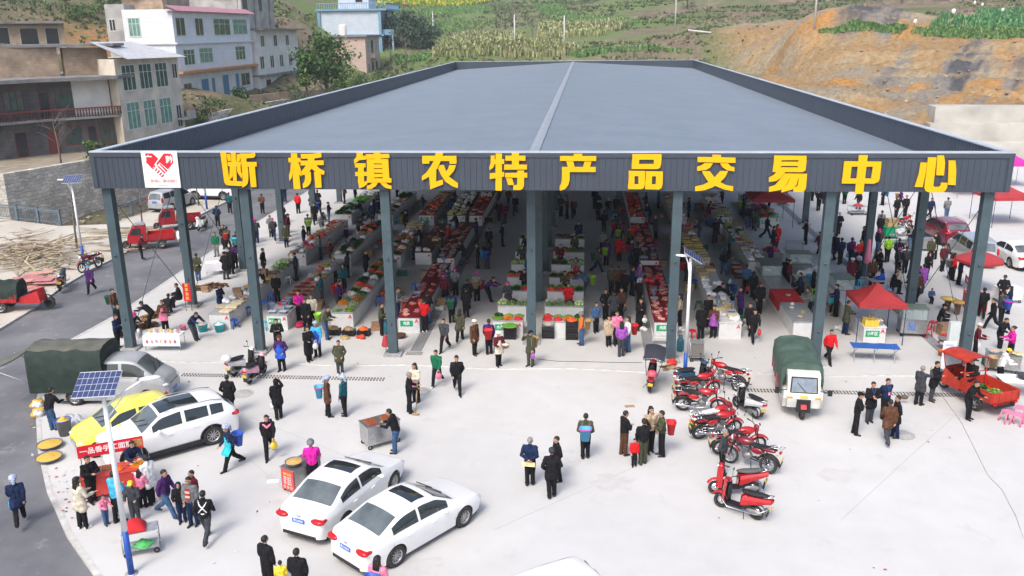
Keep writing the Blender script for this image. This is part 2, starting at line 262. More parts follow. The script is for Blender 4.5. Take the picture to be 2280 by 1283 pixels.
M_PAVE = ground_mat('dusty pavement', (.42,.38,.31), (.52,.49,.43), .9, .25, .006, stain=(.36,.29,.2))
M_KERB = mat('kerb concrete', (.47,.46,.43), .85, .2, 3)
near_kerb = pts2((215,1283),(150,1190),(105,1090),(85,1000),(80,900),(100,810),(150,760),(260,700))+[(-23.0,16),(-23.4,28),(-23.6,40),(-24,75),(-24,112)]
near_kerb = [(-7.5,-19.3),(-9.4,-18.0)]+near_kerb
near_kerb[0:0] = [(-4,-24),(-3,-62)][::-1]
far_kerb = [(-27.2,2.5),(-27.6,6.5),(-28.4,10),(-28.8,14),(-29.1,27),(-29.3,38),(-29.5,75),(-29.5,112)]
mb = MB(); mb.prism(near_kerb+[(75,112),(75,-62)], -.5, 0); tag(mb.build('plaza', M_CONC), kind='structure')
mb = MB(); mb.b2(-32, 0, -62, 112, -.6, -.10); tag(mb.build('road', M_ASPH), kind='structure')
rail_line = [(-75,33),(-45.5,29.0),(-38.5,26.4),(-34.8,27.2),(-33.9,36),(-33.6,50),(-33.6,112)]
mb = MB(); mb.prism([(-75,0.5),(-34,-.5),(-28.5,.6)]+far_kerb+rail_line[::-1], -.55, -.01); tag(mb.build('pavement', M_PAVE), kind='structure')
def strip(line, w, z0, z1, seg=1.0, gap=.012):
    mb = MB()
    for p, q in zip(line, line[1:]):
        p, q = Vector((p[0], p[1], 0)), Vector((q[0], q[1], 0)); L = (q-p).length; n = max(1, int(L/seg))
        for i in range(n):
            a = p.lerp(q, i/n); b = p.lerp(q, (i+1)/n); d = (b-a).normalized(); s_ = Vector((-d.y, d.x, 0))*w/2; g = d*gap
            M4 = frame(((a+b)/2).to_tuple(), d); mb.box((0,0,(z0+z1)/2), ((b-a).length-gap, w, z1-z0), M4=M4)
    return mb
tag(strip([(x+.07, y) for x, y in near_kerb[1:]], .16, -.3, .012, 1.0).build('kerb_strip', M_KERB), kind='structure')
tag(strip([(x-.07, y) for x, y in far_kerb], .16, -.3, .012, 1.0).build('kerb_strip', M_KERB), kind='structure')
M_GRATE = mat('drain brick', (.23,.23,.235), .9, .3, 14)
M_SLOT = mat('drain slot', (.02,.02,.022), .9)
for x in (-5.5, 5.3, 18.6):
    y0, y1 = (.9, 52) if x < 18 else (-1.0, 40)
    mb = MB(); mb.b2(x-.27, x+.27, y0, y1, -.02, .004)
    k = 0
    while y0+k*.5 < min(y1, 52):
        yy = y0+k*.5; mb.b2(x-.25, x-.01, yy+.02, yy+.46, 0, .012); mb.b2(x+.01, x+.25, yy+.02, yy+.46, 0, .012); k += 1
    tag(mb.build('drain_channel', M_GRATE), kind='structure')
    g = MB(); g.b2(x-.4, x+.4, y0-.5, y0-.05, -.02, .003, 0)
    for i in range(8):
        for j in range(3): g.b2(x-.37+i*.095, x-.31+i*.095, y0-.47+j*.15, y0-.38+j*.15, 0, .006, 1)
    tag(g.build('drain_grate', [M_KERB, M_SLOT]), kind='structure')
def slot_drain(x0, x1, y, sl=0.0):
    mb = MB(); mb.b2(x0, x1, y-.21, y+.21, -.02, .004)
    n = int((x1-x0)/.13)
    for i in range(n):
        x = x0+(i+.5)*(x1-x0)/n
        for s_ in (-.1, .1): mb.box((x+.03, y+s_, .004), (.055, .17, .008), 1, .25)
    tag(mb.build('drain_grate', [M_KERB, M_SLOT]), kind='structure')
slot_drain(-15.2, -6.2, -2.5); slot_drain(8.9, 17.6, -2.75)
for u, v in ((275,875),(2008,968),(540,877),(935,872)):
    mb = MB(); mb.lathe([(0,.002),(.44,.002),(.46,.006),(.46,0)], n=24); mb.lathe([(0,.006),(.36,.006),(.37,0)], n=24)
    tag(mb.build('drain_cover', mat('cast cover', (.36,.36,.34), .9, .2), None, G(u, v)), kind='structure')
mb = MB()                                  # edge of the hall floor, a low rounded lip
xs = [-18.5+i*.75 for i in range(51)]
mb.tube([(x, -.95+.12*math.sin(x*.9), -.005) for x in xs], .05, 6); tag(mb.build('floor_edge', M_KERB), kind='structure')
mb = MB()                                  # saw-cut joints
for a, b in (((1100,1180),(1480,1010)),((1870,1160),(2120,930)),((540,1010),(760,1200)),((560,930),(1000,1110))):
    p, q = G(*a), G(*b); d = q-p; mb.box((0,0,.0015), (d.length, .018, .003), M4=frame(((p+q)/2).to_tuple(), d))
tag(mb.build('joint_lines', mat('joint filler', (.4,.39,.37), .9)), kind='structure')
mb = MB(); random.seed(9)                  # old spills and dusty tyre tracks
for i in range(14):
    p = G(random.uniform(450,2200), random.uniform(850,1270)); r_ = random.uniform(.15,.7); n = 14; q = [r_*random.uniform(.6,1.2) for _ in range(n)]
    mb.add([(p.x+q[k]*1.3*math.cos(k*6.283/n), p.y+q[k]*math.sin(k*6.283/n), .0035+i*.0003) for k in range(n)], [tuple(range(n))], i % 3)
tag(mb.build('ground_stains', [mat('old spill', (.49,.48,.465), .9, .06, 2), mat('dark spill', (.47,.46,.445), .9, .08, 3), mat('tyre dust', (.49,.485,.47), .9, .08, 3)]), kind='structure')
mb = MB(); random.seed(3)                  # scraps of litter along the kerb and the road
for i in range(150):
    if i < 90: u, v = random.choice([(90,930),(95,1000),(130,1060),(160,1130),(110,870)]); u += random.gauss(0,16); v += random.gauss(0,26)
    else: u, v = random.uniform(420,2250), random.uniform(760,1270)
    p = G(u, v); a = random.random()*3; r = random.uniform(.02,.07)
    if p.x < -15 and i < 90: p.z = 0.0
    mb.add([(p.x+r*math.cos(a+k*1.57)*random.uniform(.6,1.3), p.y+r*math.sin(a+k*1.57), .008+random.random()*.02) for k in range(4)], [(0,1,2,3)], random.choice([0,0,1,2]))
tag(mb.build('litter', [mat('litter paper', (.55,.53,.5), .9), mat('litter red', (.45,.1,.1), .9), mat('litter leaf', (.1,.14,.04), .9)]), kind='stuff')
# ------------------------------------------------------------------ terrain
CTRL = [(0,60,-3.0,1)]
def cp(u, v, d):
    p = D(u, v, d); CTRL.append((p.x, p.y, p.z, 0))
for a in [(0,0,150),(200,5,150),(330,5,165),(-300,0,120),(-200,110,100),(60,118,106),(140,95,122),(170,40,135),(250,60,140),(440,215,112),(480,195,112),(560,215,130),(620,200,140),(690,170,150),(650,140,165),(720,118,180),(690,60,175),(640,10,190),(760,5,230),(800,150,185),(860,148,185),(860,60,225),(860,5,270),(900,118,190),(900,70,222),(950,40,260),(950,5,310),(1060,118,175),(1060,85,210),(1080,50,250),(1100,5,330),(1250,128,165),(1250,90,195),(1250,50,240),(1300,5,300),(1400,128,150),(1400,95,175),(1400,50,215),(1400,5,270),(1550,128,142),(1560,95,156),(1600,60,180),(1600,5,235),(1750,108,140),(1800,60,170),(1800,5,225),(2000,110,127),(2000,60,155),(2000,5,205),(2100,30,180),(2280,100,118),(2280,60,140),(2280,5,185),(2600,100,112),(2600,0,170),(2900,100,100),
          (1600,150,131),(1700,170,123),(1800,195,116),(1900,215,111),(2000,238,107),(2080,228,104.5),(2280,236,101),(2600,236,96)]: cp(*a)
for a in [(-60,46,2.3),(-50,52,2.3),(-46,58,2.4),(-46,68,2.8),(-58,64,7),(-66,58,9),(-75,45,3),(-60,38,-2.8),(-48,40,-2.8),(-44,52,-2.6),(-38,40,-2.8),(-38,60,-2.4),(-40,75,0),(-37,90,1),(-36,110,3),(-46,75,4.2),(-46,85,4.6),(-47,100,5),(-40,80,4.2),(-38,100,4.8),(-44,118,5.2),(-30,85,3.0),(-55,90,6),(-66,80,12),(-66,96,13),(-48,130,5.2),(-62,112,9),(-90,40,6),(-20,118,3.5),(0,118,3.8),(20,116,4),(33,112,4.5),(300,100,25),(300,250,60),(-200,150,50),(-200,300,70),(0,420,45),(150,420,60),(-100,420,60)]: CTRL.append((*a, 0))
CTRL = np.array([c[:3] for c in CTRL[1:]])
def _phi(r): return np.where(r > 0, r*r*np.log(r+1e-9), 0)
_sc = 100.0; P_ = CTRL[:, :2]/_sc; _NC = len(P_)
A_ = _phi(np.linalg.norm(P_[:, None]-P_[None], axis=2))+np.eye(_NC)*2e-4
Q_ = np.c_[np.ones(_NC), P_]; K_ = np.block([[A_, Q_], [Q_.T, np.zeros((3, 3))]])
W_ = np.linalg.solve(K_, np.r_[CTRL[:, 2], 0, 0, 0])
rng = np.random.default_rng(5); _per = rng.integers(0, 256, (4096,)); _gr = rng.random(65536)
def vnoise(x, y):
    xi, yi = np.floor(x).astype(int), np.floor(y).astype(int); fx, fy = x-xi, y-yi; fx, fy = fx*fx*(3-2*fx), fy*fy*(3-2*fy)
    h = lambda a, b: _gr[((a*73856093) ^ (b*19349663)) & 65535]
    return (h(xi,yi)*(1-fx)+h(xi+1,yi)*fx)*(1-fy)+(h(xi,yi+1)*(1-fx)+h(xi+1,yi+1)*fx)*fy
def fbm(x, y, o=4): return sum(vnoise(x*2**k+k*17, y*2**k+k*31)/2**k for k in range(o))/(2-2.0**(1-o))
def sstep(a, b, x): t = np.clip((x-a)/(b-a), 0, 1); return t*t*(3-2*t)
def in_cut(x, y):                          # the fresh excavation on the right
    return sstep(22, 32, x)*(1-sstep(0, 6, y-(146-.28*np.clip(x-25, 0, 200)+3*np.sin(x*.35)+4*(fbm(x*.15, y*.15)-.5))))
def terr(x, y):
    x, y = np.atleast_1d(np.asarray(x, float)), np.atleast_1d(np.asarray(y, float)); z = np.zeros_like(x)
    for s in range(0, len(x), 20000):
        q = np.c_[x[s:s+20000], y[s:s+20000]]/_sc
        z[s:s+20000] = _phi(np.linalg.norm(q[:, None]-P_[None], axis=2)) @ W_[:_NC]+np.c_[np.ones(len(q)), q] @ W_[_NC:]
    h = sstep(-10, 25, x)*sstep(112, 125, y)*(1-in_cut(x, y)); T = 1.3
    q = (z+.8*fbm(x*.03, y*.03))/T; st = np.floor(q)+sstep(.55, 1, q-np.floor(q)); z = z+h*.75*(st*T-(z+.8*fbm(x*.03, y*.03)))
    z += .5*(fbm(x*.12, y*.12)-.5)+in_cut(x, y)*(1.6*(fbm(x*.22+y*.15, y*.1)-.5)+2.2*(fbm(x*.55+y*.5, y*.13-x*.05, 4)-.5))
    flat = (x > -33.5) & (x < 36) & (y < 64) | (x >= 36) & (y < 67.5-.1*(x-36)) | (x > -33.5) & (x < 21) & (y < 113)
    return np.where(flat, -1.2, z)
def T(x, y): return float(terr(x, y)[0])
def hit(u, v, d0=85, d1=420):              # where a photo ray meets the hill
    d = np.linspace(d0, d1, 700); P = CAM+d[:, None]*ray(u, v); z = terr(P[:, 0], P[:, 1]); k = np.nonzero(P[:, 2] <= z)[0]
    i = k[0] if len(k) else -1; return Vector((P[i, 0], P[i, 1], z[i]))
gx = np.concatenate([np.arange(-200, -70, 5), np.arange(-70, 22, 1.0), np.arange(22, 75, .7), np.arange(75, 130, 2.0), np.arange(130, 320, 8)])
gy = np.concatenate([np.arange(26, 64, 1.5), np.arange(64, 175, 1.0), np.arange(175, 260, 2.0), np.arange(260, 460, 8)])
XX, YY = np.meshgrid(gx, gy); ZZ = terr(XX.ravel(), YY.ravel()).reshape(XX.shape)
me = bpy.data.meshes.new('hillside'); nx, ny = len(gx), len(gy)
idx = np.arange(nx*ny).reshape(ny, nx)
F_ = np.stack([idx[:-1,:-1], idx[:-1,1:], idx[1:,1:], idx[1:,:-1]], -1).reshape(-1, 4)
me.from_pydata(np.c_[XX.ravel(), YY.ravel(), ZZ.ravel()].tolist(), [], F_.tolist()); me.polygons.foreach_set('use_smooth', [True]*len(F_))
x, y, z = XX.ravel(), YY.ravel(), ZZ.ravel()
def lerp(a, b, t): return a*(1-t)[:, None]+np.array(b)[None]*t[:, None]
N1, N2, N3 = fbm(x*.05, y*.05), fbm(x*.16+9, y*.16), fbm(x*.6, y*.6, 3)
col = np.tile(np.array([.20,.165,.115]), (len(x), 1))
col = lerp(col, (.25,.2,.14), sstep(.5, .65, N2)); col = lerp(col, (.13,.105,.07), sstep(.5, .7, N3)*.5)
col = lerp(col, (.115,.155,.06), sstep(.48, .62, fbm(x*.07+40, y*.07))*.75)
gl = sstep(15, -25, x)*sstep(105, 125, y); col = lerp(col, (.13,.19,.06), gl*sstep(.35, .6, N2)*.85)
lf = sstep(-36, -44, x)*sstep(135, 115, y); col = lerp(col, (.2,.16,.1), lf*.6); col = lerp(col, (.1,.11,.05), lf*sstep(.45, .6, N2)*.8)
ob = np.exp(-((x+66)**2/60+(y-92)**2/160)); col = lerp(col, (.38,.2,.085), np.clip(ob*1.3, 0, .85))
qq = (z+.8*fbm(x*.03, y*.03))/1.3; fr = qq-np.floor(qq); ris = sstep(-10, 20, x)*sstep(112, 122, y)*sstep(.5, .7, fr)*sstep(1, .85, fr)*(.4+.6*N2)  # riser bands: bare earth, plus step shading put into the colour
col = lerp(col, (.115,.09,.06), ris*.8); col = lerp(col, (.14,.2,.065), sstep(60, 10, x)*sstep(118, 150, y)*sstep(.42, .58, fbm(x*.06+7, y*.09))*.8)
c = in_cut(x, y); s_ = fbm(x*.10+y*.33, y*.05-x*.05, 4); s2 = fbm(x*.5+y*.9, y*.12, 3)
cc = np.tile(np.array([.31,.20,.095]), (len(x), 1)); cc = lerp(cc, (.42,.215,.065), sstep(.5, .66, N2)); cc = lerp(cc, (.27,.235,.175), sstep(.44, .6, s_))
dg = fbm(x*.34-y*.22, x*.03+y*.05+5, 5); mk = sstep(74, 50, x)*sstep(38, 46, x); cc = lerp(cc, (.2,.19,.175), sstep(.44, .52, dg)*mk); cc = lerp(cc, (.085,.085,.09), sstep(.56, .62, dg)*mk); cc = lerp(cc, (.42,.33,.2), sstep(.55, .7, s2)*.6)
cc = lerp(cc, (.3,.22,.12), sstep(.5, .75, N3)*.5); cc = lerp(cc, (.28,.2,.11), sstep(62, 80, x)*.6)
col = col*(1-c)[:, None]+cc*c[:, None]
ca = me.color_attributes.new('ground_colour', 'FLOAT_COLOR', 'POINT'); ca.data.foreach_set('color', np.c_[np.clip(col, .01, 1), np.ones(len(x))].ravel().astype(np.float32))
M_H = bpy.data.materials.new('hillside earth'); M_H.use_nodes = True; t = M_H.node_tree; b = t.nodes['Principled BSDF']; b.inputs['Roughness'].default_value = 1; b.inputs['Specular IOR Level'].default_value = .1
a = t.nodes.new('ShaderNodeAttribute'); a.attribute_name = 'ground_colour'; n = t.nodes.new('ShaderNodeTexNoise'); n.inputs['Scale'].default_value = 1.6; n.inputs['Detail'].default_value = 8; n.inputs['Roughness'].default_value = .75
tc = t.nodes.new('ShaderNodeTexCoord'); t.links.new(tc.outputs['Object'], n.inputs['Vector'])
r = t.nodes.new('ShaderNodeMapRange'); r.inputs[1].default_value = .3; r.inputs[2].default_value = .7; r.inputs[3].default_value = .62; r.inputs[4].default_value = 1.38; t.links.new(n.outputs['Fac'], r.inputs[0])
q = t.nodes.new('ShaderNodeVectorMath'); q.operation = 'SCALE'; t.links.new(a.outputs['Color'], q.inputs[0]); t.links.new(r.outputs[0], q.inputs['Scale']); t.links.new(q.outputs[0], b.inputs['Base Color'])
bp = t.nodes.new('ShaderNodeBump'); bp.inputs['Distance'].default_value = .5; bp.inputs['Strength'].default_value = .8; t.links.new(n.outputs['Fac'], bp.inputs['Height']); t.links.new(bp.outputs[0], b.inputs['Normal'])
me.materials.append(M_H); hill = put('hillside', me); tag(hill, kind='structure')
# ------------------------------------------------------------------ market hall
HX0, HX1, HY1, HT, HB = -19.33, 19.29, 107.9, 9.36, 7.76
hall = empty('market_hall', (0, .45, 0), 0, 'huge open market hall with dark slate roof on steel columns behind yellow sign characters', 'market hall')
M_FAS = mat('dark slate cladding', (.043,.056,.078), .45, .1, .6, spec=.5)
M_TRIM = mat('pale flashing', (.5,.53,.57), .4, .1, 2, metal=.3)
M_ROOF = mat('slate blue roof sheet', (.150,.180,.216), .55, .07, .35, metal=0, spec=.5)
M_COL = mat('teal grey steel', (.055,.085,.1), .5, .15, 2.5, spec=.4)
def ribbed(mb, p0, p1, zb, zt, nrm, pitch, depth, gw=.03, mi=0):   # cladding with thin vertical grooves, its face towards nrm
    p0, p1, nrm = Vector(p0), Vector(p1), Vector(nrm).normalized(); d = p1-p0; L = d.length; d.normalize(); n = int(L/pitch); pr = []
    for i in range(n):
        a = i*L/n; b = (i+1)*L/n; pr += [(a+gw/2, 0), (b-gw/2, 0), (b-gw/4, -depth), (b+gw/4, -depth)]
    pr = [(0, 0)]+pr+[(L, 0)]; vs = []
    for z in (zb, zt):
        for s_, o in pr: q = p0+d*s_+nrm*o; vs.append((q.x, q.y, z))
    k = len(pr); mb.add(vs, [(i, i+1, k+i+1, k+i) for i in range(k-1)], mi)
mb = MB()
ribbed(mb, (HX0,0,0), (HX1,0,0), HB, HT-.12, (0,-1,0), .245, .014, .018); mb.b2(HX0+.02, HX1-.02, .04, .22, HB+.01, HT-.14); mb.b2(HX0+.02, HX1-.02, -.003, .05, HB-.03, HB+.008)
for x, s_ in ((HX0, 1), (HX1, -1)):
    xi = x+.24*s_
    ribbed(mb, (x,0,0), (x,HY1,0), HB, HT-.12, (-s_,0,0), .3, .03); ribbed(mb, (xi,.25,0), (xi,HY1-.25,0), 7.9, HT-.06, (s_,0,0), .3, .03, .05)
    mb.b2(min(x,xi)+.035, max(x,xi)-.035, .2, HY1-.2, HB+.02, HT-.1)
ribbed(mb, (HX0,HY1,0), (HX1,HY1,0), HB, HT-.12, (0,1,0), .3, .03); ribbed(mb, (HX0+.24,HY1-.25,0), (HX1-.24,HY1-.25,0), 7.9, HT-.06, (0,-1,0), .3, .03, .05); mb.b2(HX0+.05, HX1-.05, HY1-.21, HY1-.04, HB+.02, HT-.1)
mb.build('parapet', M_FAS, hall, (0,-.45,0))
mb = MB(); mb.b2(HX0-.03, HX1+.03, -.05, .3, HT-.05, HT); mb.b2(HX0-.03, HX0+.3, .3, HY1-.3, HT-.05, HT); mb.b2(HX1-.3, HX1+.03, .3, HY1-.3, HT-.05, HT); mb.b2(HX0-.03, HX1+.03, HY1-.3, HY1+.03, HT-.05, HT)
mb.build('coping', M_TRIM, hall, (0,-.45,0))
mb = MB(); mb.b2(HX0-.025, HX1+.025, -.045, .0, HT-.24, HT-.053); mb.b2(HX0-.02, HX0+.18, -.04, -.003, HB-.02, HT-.245); mb.b2(HX1-.18, HX1+.02, -.04, -.003, HB-.02, HT-.245); mb.build('coping_trim', M_FAS, hall, (0,-.45,0))
mb = MB()
for x0, x1, z0, z1 in ((HX0+.2, 0, 8.05, 9.15), (0, HX1-.2, 9.15, 8.05)):
    mb.add([(x0,.2,z0),(x1,.2,z1),(x1,HY1-.2,z1),(x0,HY1-.2,z0),(x0,.2,z0-.1),(x1,.2,z1-.1),(x1,HY1-.2,z1-.1),(x0,HY1-.2,z0-.1)], [(0,1,2,3),(7,6,5,4)])
for i in range(144):
    y = .45+i*.75
    for x0, x1, z0, z1 in ((HX0+.25, -.3, 8.053, 9.135), (.3, HX1-.25, 9.135, 8.053)): mb.add([(x0,y-.035,z0),(x1,y-.035,z1),(x1,y,z1+.02),(x0,y,z0+.02),(x1,y+.035,z1),(x0,y+.035,z0)], [(0,1,2,3),(3,2,4,5)])
mb.build('roof', M_ROOF, hall, (0,-.45,0))
mb = MB(); mb.b2(HX0+.4, HX1-.4, .4, HY1-.4, 7.72, 7.74); mb.build('bounce_blocker', mat('dark bounce blocker', (.03,.032,.035), .9), hall, (0,-.45,0))  # added sheet, unseen from the camera, soaks up bounce to darken the hall
mb = MB()
for i in range(36):
    y0, y1 = .22+i*2.985, .22+(i+1)*2.985+.03; o = .004*(i % 2)
    for s_ in (-1, 1): mb.add([(0,y0,9.2+o),(s_*.22,y0,9.165+o),(s_*.22,y1,9.165+o),(0,y1,9.2+o),(0,y0,9.23+o),(s_*.22,y0,9.185+o),(s_*.22,y1,9.185+o),(0,y1,9.23+o)], [(4,5,6,7),(0,3,2,1),(0,1,5,4),(2,3,7,6),(1,2,6,5)])
mb.build('ridge_cap', mat('ridge cap', (.25,.275,.30), .55, .12, 1.5), hall, (0,-.45,0))
def column_mesh(h):
    mb = MB(); w, d, t_ = .40, .36, .03
    mb.b2(-w/2, w/2, -d/2, -d/2+t_, .1, h); mb.b2(-w/2, w/2, d/2-t_, d/2, .1, h); mb.b2(-.02, .02, -d/2+t_, d/2-t_, .1, h)
    mb.b2(-w/2, -w/2+.012, -d/2+t_, d/2-t_, .1, h); mb.b2(w/2-.012, w/2, -d/2+t_, d/2-t_, .1, h)
    for z in (1.55, 4.6): mb.lathe([(0,.07),(.05,.07),(.05,0)], (0,0,0), 8, M4=Matrix.Translation((0,-d/2-.005,z)) @ Matrix.Rotation(R(90), 4, 'X'))
    return mb.mesh('column', M_COL)
cm = column_mesh(7.72); pm = MB().box((0,0,.05), (.8,.75,.1)).box((0,0,.11), (.6,.55,.024)).mesh('plinth', mat('plinth concrete', (.3,.3,.29), .9, .2, 4))
for x, y in [(-19+i*6.283, .45) for i in (0,1,2,4,5,6)]+[(-.2, 2.4+i*6.2) for i in range(8)]+[(s_, 7.1+i*7.3) for s_ in (-19, 18.7) for i in range(13)]+[(-19+i*6.283, 107) for i in range(7)]:
    q = put('column', cm, hall, (x, y-.45, 0)); put('plinth', pm, q, (0,0,0))
mb = MB()
for i in range(15): mb.b2(HX0+.3, HX1-.3, .45+i*7.3-.12, .45+i*7.3+.12, 7.75, 8.02)
mb.build('girder', M_COL, hall, (0,-.45,0))
for x, y0, y1 in ((-19, .45, 7.1), (18.7, .45, 7.1), (-19, 7.1, 14.4), (18.7, 7.1, 14.4)):
    mb = MB(); mb.tube([(x,y0+.2,7.2),(x,y1-.2,.6)], .018, 5); mb.tube([(x+.05,y1-.2,7.2),(x+.05,y0+.2,.6)], .018, 5); mb.build('brace', M_COL, hall, (0,-.45,0))
M_GOLD = mat('yellow sign face', (.78,.41,.0), .45, .03, 2, spec=.3); M_EDGE = mat('dark orange sign edge', (.5,.2,.01), .6)
NAMES = '断桥镇农特产品交易中心'
for k, polys in enumerate(LETTERS):
    mb = MB(); xs = [q for p in polys for q in p[0::2]]; zs = [q for p in polys for q in p[1::2]]; cx = (min(xs)+max(xs))/2
    for j, p in enumerate(polys):
        M4 = Matrix.Translation((0, -.05-.0025*j, 0)) @ Matrix.Rotation(R(90), 4, 'X')
        mb.prism([(p[i]-cx, p[i+1]) for i in range(0, len(p), 2)], .004, .055, M4=M4)
    o = mb.build('sign_character', M_GOLD, None, (cx, 0, 0))
    tag(o, f'big yellow raised character {NAMES[k]} on the dark front fascia', 'sign letter', 'sign characters on the fascia')
def hp(p, x0): return [(p[i]-x0, p[i+1]) for i in range(0, len(p), 2)]
sg = empty('logo_board', (-16.15,-.03,7.8), 0, 'white square board with red handshake heart at left end of fascia', 'sign')
def face(mb, poly, y, th, mi=0): mb.prism(poly, 0, th, mi, Matrix.Translation((0, y, -7.8)) @ Matrix.Rotation(R(90), 4, 'X'))
mb = MB(); face(mb, [(-.81,7.79),(.8,7.79),(.8,9.38),(-.81,9.38)], -.02, .05); mb.build('board', M_WHITE, sg)
mb = MB()
for p in HEART[1:]: face(mb, hp(p, -16.15), -.0705, .006)
mb.build('heart_emblem', M_SIGNRED, sg)
text('emblem_character', '广', .36, M_WHITE, sg, (-.5,-.083,1.22)); text('emblem_character', '黔', .33, M_WHITE, sg, (.44,-.083,1.2))
text('caption', '广黔同心 携手同行', .165, mat('faded red print', (.62,.3,.3), .7), sg, (0,-.078,.27), bold=.005); MB().box((0,-.074,.1), (.45,.01,.03)).build('caption_rule', MATS['faded red print'], sg)
# ------------------------------------------------------------------ people: one continuous body, clothes and hair as its parts
def remesh(mb, name, mats, vox, ratio, smooth=2, inflate=0.0):
    o = mb.build(name, mats)
    r = o.modifiers.new('r', 'REMESH'); r.mode = 'VOXEL'; r.voxel_size = vox
    if smooth: s_ = o.modifiers.new('s', 'SMOOTH'); s_.iterations = smooth; s_.factor = .5
    d = o.modifiers.new('d', 'DECIMATE'); d.ratio = ratio
    bpy.context.view_layer.update(); me = bpy.data.meshes.new_from_object(o.evaluated_get(bpy.context.evaluated_depsgraph_get()))
    om = o.data; bpy.data.objects.remove(o); bpy.data.meshes.remove(om); me.name = name
    if name in ('jacket', 'trousers'):                # cloth folds
        cs = [(v.co.copy(), v.normal.copy()) for v in me.vertices]
        for v, (c_, n_) in zip(me.vertices, cs): v.co = c_+n_*(.016*mnoise.noise(Vector((c_.x*13, c_.y*13, c_.z*22)))+.008*mnoise.noise(c_*40))
    me.polygons.foreach_set('use_smooth', [True]*len(me.polygons)); me.materials.clear()
    for q in mats if isinstance(mats, list) else [mats]: me.materials.append(q)
    return me
M_SKIN = mat('skin', (.44,.25,.16), .6, .1, 20); M_HAIR = mat('dark hair', (.014,.012,.011), .6, .3, 40); M_GREYHAIR = mat('grey hair', (.22,.21,.2), .7, .3, 40); M_EYE = mat('eye', (.02,.012,.01), .3)
POSE = dict(                          # lean, thigh flex L/R, knee flex L/R, then per arm (flex, abduct, elbow, inward)
 stand=(0,(3,-3),(2,4),(4,10,14,10),(2,9,18,12)), front=(2,(2,-3),(2,3),(18,14,78,52),(20,14,74,52)), behind=(2,(3,-3),(2,2),(-26,14,22,62),(-28,14,22,66)),
 pocket=(1,(4,-4),(3,5),(-8,22,42,28),(-8,22,42,28)), walk=(4,(26,-20),(8,30),(-20,8,20,8),(22,8,24,8)), walk2=(4,(-20,26),(30,8),(18,10,30,10),(-14,16,40,30)),
 phone=(4,(2,-3),(2,3),(20,10,92,30),(10,10,16,10)), raise_=(-2,(4,-3),(3,3),(70,16,95,25),(6,10,14,10)), bend=(48,(28,24),(10,14),(62,8,20,8),(55,10,28,12)),
 lean=(20,(12,8),(8,6),(45,10,40,12),(40,10,46,16)), hold=(2,(3,-3),(2,3),(22,12,62,16),(22,12,62,16)), sit=(12,(86,82),(84,88),(32,12,60,22),(36,12,52,22)),
 squat=(34,(112,106),(128,124),(50,10,36,16),(44,10,42,16)), arms=(3,(3,-4),(2,3),(30,16,88,78),(26,16,92,78)), wide=(8,(8,-10),(4,6),(10,30,40,10),(0,26,30,10)))
def fk(pose):
    lean, th, kn, aL, aR = POSE[pose]
    def seg(hip, t, k): 
        d = Vector((0, -math.sin(R(t)), -math.cos(R(t)))); knee = hip+d*.41; t2 = t-k
        e = Vector((0, -math.sin(R(t2)), -math.cos(R(t2)))); return knee, knee+e*.40, t2
    J = {}
    low = []
    for s_, i in ((-1, 0), (1, 1)):
        hp_ = Vector((s_*.085, 0, 0)); k, a, t2 = seg(hp_, th[i], kn[i]); J['hip%d' % s_], J['knee%d' % s_], J['ank%d' % s_] = hp_, k, a; low.append(a.z)
    dz = .075-min(low); 
    for k in J: J[k] = J[k]+Vector((0, 0, dz))
    Rm = Matrix.Rotation(R(lean), 3, 'X'); base = Vector((0, 0, dz))
    up = lambda x, y, z: base+Rm @ Vector((x, y, z))
    J['pel'] = up(0, 0, .04); J['waist'] = up(0, .005, .16); J['chest'] = up(0, 0, .38); J['neck'] = up(0, .012, .545); Rh = Matrix.Rotation(R(lean*.55), 3, 'X')
    J['head'] = up(0, 0, .56)+Rh @ Vector((0, -.018, .115)); J['Rh'] = Rh; J['Rm'] = Rm
    for s_, a in ((-1, aL), (1, aR)):
        f, ab, el, inn = a; sh = up(s_*.185, .01, .47); J['sh%d' % s_] = sh
        d1 = Rm @ Vector((s_*math.sin(R(ab)), -math.sin(R(f))*math.cos(R(ab)), -math.cos(R(f))*math.cos(R(ab)))) if lean < 30 else Vector((s_*math.sin(R(ab)), -math.sin(R(f))*math.cos(R(ab)), -math.cos(R(f))*math.cos(R(ab))))
        g = f+el; d2 = Vector((-s_*math.sin(R(inn)), -math.sin(R(g))*math.cos(R(inn)), -math.cos(R(g))*math.cos(R(inn))))
        if pose == 'behind': d2 = Vector((-s_*math.sin(R(inn)), .35, -math.cos(R(inn)))).normalized()
        J['el%d' % s_] = sh+d1*.275; J['wr%d' % s_] = J['el%d' % s_]+d2*.245; J['hd%d' % s_] = d2.normalized()
    return J
PROTO = {}
